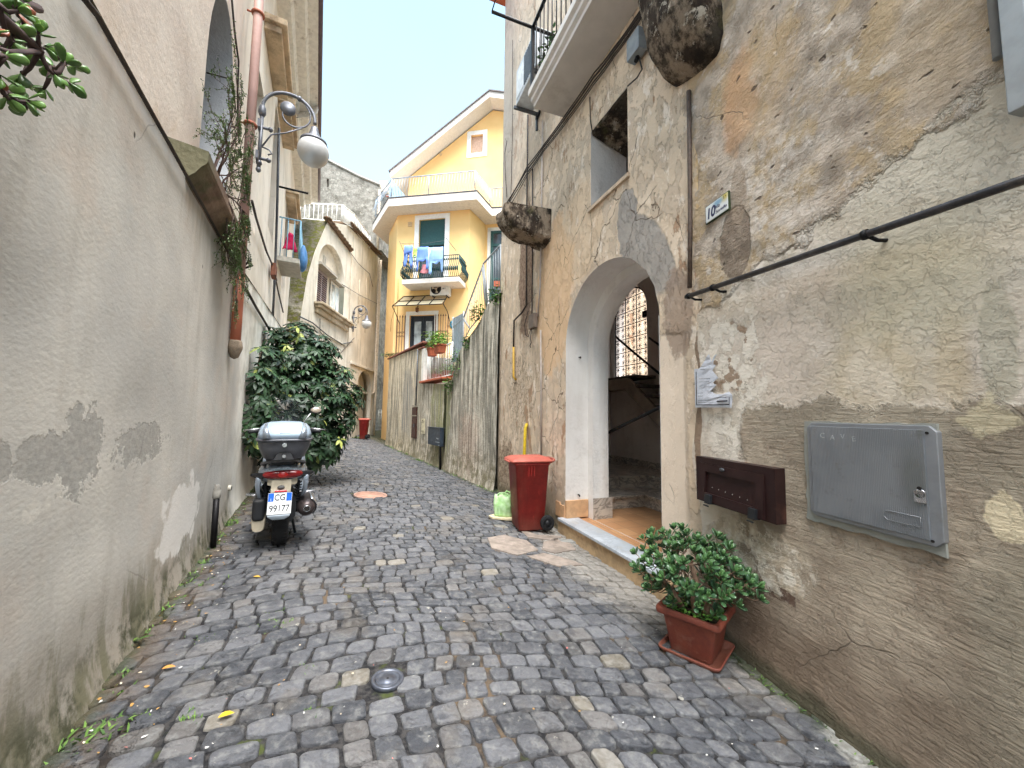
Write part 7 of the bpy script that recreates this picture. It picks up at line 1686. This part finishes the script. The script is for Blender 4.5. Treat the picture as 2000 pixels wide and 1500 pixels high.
m = MB(); m.tube([(.05, .05, -.11), (.12, .06, -.22), (.25, .05, -.16), (.30, .05, .02), (.15, .05, .2)], .006, 5); m.tube([(.02, .05, -.11), (.03, .06, -.25), (.0, .06, -.33), (.05, .06, -.37), (.02, .06, -.40)], .007, 5); m.build_each('loose_wire', M_CABLE, jb)
for k, (off, r) in enumerate(((0, .012), (7, .009), (-6, .009), (12, .007))):
    cable('cable', ('thickest', 'upper', 'lower', 'thinnest')[k] + ' cable of the black bundle climbing diagonally from the small corbel to the balcony', [DP(990 + k * 2, 396 + off * .5, .05), DP(1030, 330 + off, .045), DP(1062, 287 + off * .7, .05), DP(1110, 222 + off, .045), DP(1160, 150 + off * 1.2, .05), DP(1200, 98 + off, .05), DP(1240, 42 + off, .05), DP(1262, 5 + off, .05)], r, sag=.01, group=None)
cable('cable', 'looped cable hanging from the box under the balcony to the recessed window', [DP(1248, 112, .05), DP(1254, 135, .05), DP(1244, 152, .04), DP(1226, 168, .03)], .007)
cable('cable', 'short cable drop at the far corner of the recessed window', [DP(1152, 190, .03), DP(1153, 235, .02), DP(1157, 258, .01)], .007)
cable('cable', 'slack wire at the far corner of the door house', [DP(1001, 78, .03), DP(1001, 250, .03), DP(998, 380, .03)], .006)
cable('cable', 'tangled wire hanging at the house corner above the small corbel', [DP(990, 275, .04), DP(986, 300, .05), DP(987, 340, .04), DP(990, 385, .04)], .007)
# small iron latch pins on the door reveal
for k, (x, y) in enumerate(((1131, 698), (1129, 966))):
    n_, z_ = at_u(FD, -2.71, x, y); m = MB(); m.tube([(.03, 0, 0), (-.03, 0, 0), (-.03, 0, -.02)], .008, 6)
    tag(m.build('iron_pin', M_BLACKM, loc=FD.w(-2.72, n_, z_), rz=FD.phi), ('upper', 'lower')[k] + ' iron pin stuck in the white door reveal', 'pin')
# ================================================================ covers, plants on the terrace, weeds and litter
def disc_thing(name, label, c, parts):
    t = thing(name, label, 'manhole cover', (c.x, c.y, gz(c.x, c.y)))
    t.rotation_euler = (math.atan(-.020), math.atan(.080), 0)
    for nm, prof, mt_ in parts: m = MB(); m.lathe(prof, (0, 0, 0), 36); m.build(nm, mt_, t)
    return t
M_CAST = simple('worn_steel', (98, 102, 112), .4, .6, .15, 20, dirt=(110, 100, 90))
disc_thing('manhole_cover', 'small round steel valve cover set among the near cobbles', mh, (('rim', [(.058, -.02), (.060, .004), (.076, .006), (.079, .002), (.079, -.02)], M_CAST), ('lid', [(.001, .004), (.03, .004), (.032, .001), (.052, .001), (.056, .003), (.056, -.02)], M_CAST), ('key_slot', [(.001, .0045), (.006, .0045), (.006, .004)], M_DARK)))
disc_thing('manhole_cover', 'round rusty orange cover in the middle distance of the alley', og, (('rim', [(.22, -.02), (.225, .002), (.245, .003), (.25, -.02)], simple('rust_pink', (160, 130, 116), .8, var=.15)), ('lid', [(.001, .001), (.21, .001), (.215, -.02)], simple('rust_orange', (168, 128, 110), .85, var=.2, ns=8, bump=.004, bs=40, dirt=(130, 110, 100)))))
c = G(1095, 1057); m = MB(); m.box(-.17, .17, -.05, .06, -.01, .012); ip = m.build('access_plate', simple('plate_zinc', (150, 150, 146), .6, .3, .15), loc=(c.x, c.y, gz(c.x, c.y)), rz=R(-5), bevel=.002); tag(ip, 'small flat zinc access plate in front of the near bin', 'plate')
M_GER = mat_leaf('geranium_leaf', (64, 104, 44), (150, 190, 80), .5)
def clump(name, label, c, r, n, L=.05, mat=None, seed=1, up=.6, cat='plant'):
    rg = random.Random(seed); m = MB(); c = Vector(c)
    for _ in range(n):
        v = Vector((rg.gauss(0, 1), rg.gauss(0, 1), rg.gauss(0, 1))).normalized() * rg.uniform(.3, 1); p = Vector((v.x * r[0], v.y * r[1], v.z * r[2])); a = rg.uniform(0, 6.28)
        m.c = (rg.random(), rg.random(), rg.random(), 1); leaf(m, p, Vector((math.cos(a), math.sin(a), rg.uniform(-.3, up))), Vector((0, 0, 1)), L * rg.uniform(.7, 1.3), L * .38, .2, .4, 3)
    return tag(m.build(name, mat or M_GER, loc=c, attr=True), label, cat)
def tpot(label, u, n, z, w_, h_, name='plant_pot'):
    t = thing(name, label, 'plant pot', FT.w(u, n, z), FT.phi); m = MB()
    m.loft([[(x * w_ * .42, y * .09, 0) for x, y in ((1, 1), (-1, 1), (-1, -1), (1, -1))], [(x * w_ * .5, y * .11, h_) for x, y in ((1, 1), (-1, 1), (-1, -1), (1, -1))]], smooth=False); m.build('body', M_TERRA, t, bevel=.008)
    m = MB(); m.box(-w_ * .53, w_ * .53, -.12, .12, h_ - .04, h_); m.build('rim', M_TERRA, t, bevel=.008)
    return t
def tz(x, y, n): u, z = FT.uz(x, y, n); return u, z
for (x, y, w_, h_, lab, sd) in ((844, 696, .26, .22, 'left terracotta pot hooked over the white terrace railing', 1), (859, 690, .36, .22, 'right terracotta trough hooked over the white terrace railing', 2), (853, 742, .20, .16, 'small terracotta pot behind the white railing, left end of the planted ledge', 3), (874, 741, .26, .18, 'terracotta pot at the right end of the planted ledge', 4)):
    low = y > 720; n = -.18 if low else .10; u, z = tz(x, y, n); z = 2.305 if low else z; tpot(lab, u, n, z, w_, h_); q = FT.w(u, n, z + h_ + .06)
    clump('flowering_plant', 'green plant in the ' + lab.split(',')[0], q, (w_ * .75, w_ * .75, .16), 220, .06, seed=sd)
q = FT.w(*[tz(855, 668, -.25)[0], -.25, 3.55]); clump('flowering_plant', 'leafy plants behind the top of the terrace wall at the railing', q, (.55, .4, .2), 420, .07, seed=9)
q = FT.w(*[tz(775, 690, -.2)[0], -.2, 3.58]); clump('creeping_plant', 'low dark creeping plant on the far end of the terrace coping', q, (.75, .3, .10), 380, .06, mat_leaf('creeper_leaf', (34, 60, 36), (84, 116, 58), .5), seed=10)
for k, (x, y, r, lab) in enumerate(((968, 577, .16, 'green tuft growing at the top of the streaked wall by the house corner'), (934, 612, .22, 'ivy tuft on the middle of the sloping wall top'), (913, 668, .15, 'small fern tuft below the sheet metal gate'), (893, 708, .30, 'largest ivy clump trailing over the sloping wall top'), (880, 752, .20, 'ivy strand hanging below the right end of the ledge'))):
    u, z = FT.uz(x, y, .03); clump('wall_ivy', lab, FT.w(u, .04, z), (r, r * .5, r * 1.3), int(900 * r), .055, mat_leaf('ivy_leaf', (44, 92, 38), (110, 160, 66), .5), seed=20 + k)
# grass and moss along the wall feet and joints
rg = random.Random(41); m = MB()
def tuft(p, n, h, sp):
    for _ in range(n):
        a = rg.uniform(0, 6.28); m.c = (rg.random(), rg.random(), rg.random(), 1); b = p + Vector((rg.gauss(0, sp), rg.gauss(0, sp), 0)); b.z = gz(b.x, b.y) - .008
        leaf(m, b, Vector((math.cos(a) * .6, math.sin(a) * .6, rg.uniform(.3, 1.2))), Vector((math.sin(a), 0, 1)), h * rg.uniform(.5, 1.3), h * .13, .1, .35, 3)
for k in range(95):
    u = rg.uniform(-7, 1.2); q = FL.w(u, rg.uniform(.03, .10), 0); tuft(q, rg.randint(6, 18), rg.uniform(.015, .035), .022)
for k in range(50):
    u = rg.uniform(-2.5, .1); q = FR.w(u, rg.uniform(.05, .11), 0); tuft(q, rg.randint(5, 14), rg.uniform(.012, .025), .02)
for k in range(40):
    u = rg.uniform(0, 8.5); q = FT.w(u, rg.uniform(.05, .12), 0); tuft(q, rg.randint(6, 14), rg.uniform(.03, .08), .04)
for x, y, n, h, sp in ((240, 1262, 40, .09, .02), (185, 1440, 90, .035, .04), (250, 1402, 40, .02, .03), (540, 1215, 60, .022, .04), (545, 1190, 40, .02, .03), (400, 1140, 60, .025, .05), (355, 1125, 50, .03, .04), (430, 1025, 60, .04, .05), (440, 1045, 40, .03, .04), (400, 1245, 30, .018, .03), (370, 1400, 30, .02, .02), (615, 1385, 24, .02, .02), (180, 1350, 30, .03, .03), (680, 1000, 30, .02, .04), (600, 1300, 16, .015, .03), (1480, 1290, 40, .02, .03), (1560, 1360, 60, .018, .04), (1750, 1480, 50, .03, .03), (962, 940, 60, .06, .06), (990, 950, 60, .08, .05), (815, 898, 50, .05, .08), (700, 856, 60, .12, .15)):
    tuft(G(x, y), n, h, sp)
tag(m.build('grass', mat_leaf('grass_leaf', (52, 84, 34), (116, 150, 66), .6), attr=True), 'grass and weeds sprouting from the wall feet and cobble joints', 'grass', kind='stuff')
# litter scattered on the setts
rg = random.Random(52); mats_ = [simple('paper_scrap', (216, 214, 208), .8), simple('pink_petal', (206, 120, 112), .8), simple('dry_leaf', (166, 128, 72), .8), simple('cigarette_tan', (210, 196, 170), .8)]
m = MB()
for k in range(90):
    s_ = rg.uniform(.0, 1) ** 1.3; x = rg.uniform(120, 1700); y = 1060 + 430 * rg.random(); p = G(x, y)
    if FL.loc(p)[1] < .1 or FR.loc(p)[1] < .12 or FD.loc(p)[1] < .2 or p.y < 1.2: continue
    m.cur = rg.choice((0, 0, 0, 1, 2, 2, 3)); a = rg.uniform(0, 3.14); L = rg.uniform(.003, .008); W_ = L * rg.uniform(.3, .8); c, s2 = math.cos(a), math.sin(a)
    z0 = gz(p.x, p.y) + .011; m.poly([(p.x + c * L * i - s2 * W_ * j, p.y + s2 * L * i + c * W_ * j, z0 + .004 * rg.random()) for i, j in ((1, .3), (.4, 1), (-.8, .7), (-1, -.4), (.1, -1))])
for k in range(110):
    q = FL.w(rg.uniform(-3.5, .9), rg.uniform(.05, .3), 0); m.cur = rg.choice((2, 2, 3, 0)); a = rg.uniform(0, 3.14); L = rg.uniform(.004, .012); c, s2 = math.cos(a), math.sin(a); z0 = gz(q.x, q.y) + .008
    m.poly([(q.x + c * L * i - s2 * L * .6 * j, q.y + s2 * L * i + c * L * .6 * j, z0 + .004 * rg.random()) for i, j in ((1, .3), (.4, 1), (-.8, .7), (-1, -.4), (.1, -1))])
tag(m.build('litter', mats_, fixn=False), 'crumbs of paper, petals and dry leaves scattered over the cobbles', 'litter', kind='stuff')
def dead_leaf(label, x, y, col, s=.03, rot=.4):
    p = G(x, y); m = MB(); m.c = (1, 1, 1, 1)
    leaf(m, Vector((0, 0, 0)), Vector((math.cos(rot), math.sin(rot), .1)), Vector((0, 0, 1)), s, s * .28, .3, .2, 4); tag(m.build('fallen_leaf', simple('leaf_' + str(col), col, .7), loc=(p.x, p.y, gz(p.x, p.y) + .012)), label, 'leaf')
dead_leaf('bright yellow fallen leaf on a near cobble at the lower left', 425, 1408, (214, 172, 40), .055, .7)
dead_leaf('tan fallen leaf on a cobble behind the scooter tyre', 494, 1130, (190, 150, 60), .05, .2)
dead_leaf('ochre fallen leaf on the cobbles near the left wall', 315, 1312, (196, 140, 70), .05, .6)
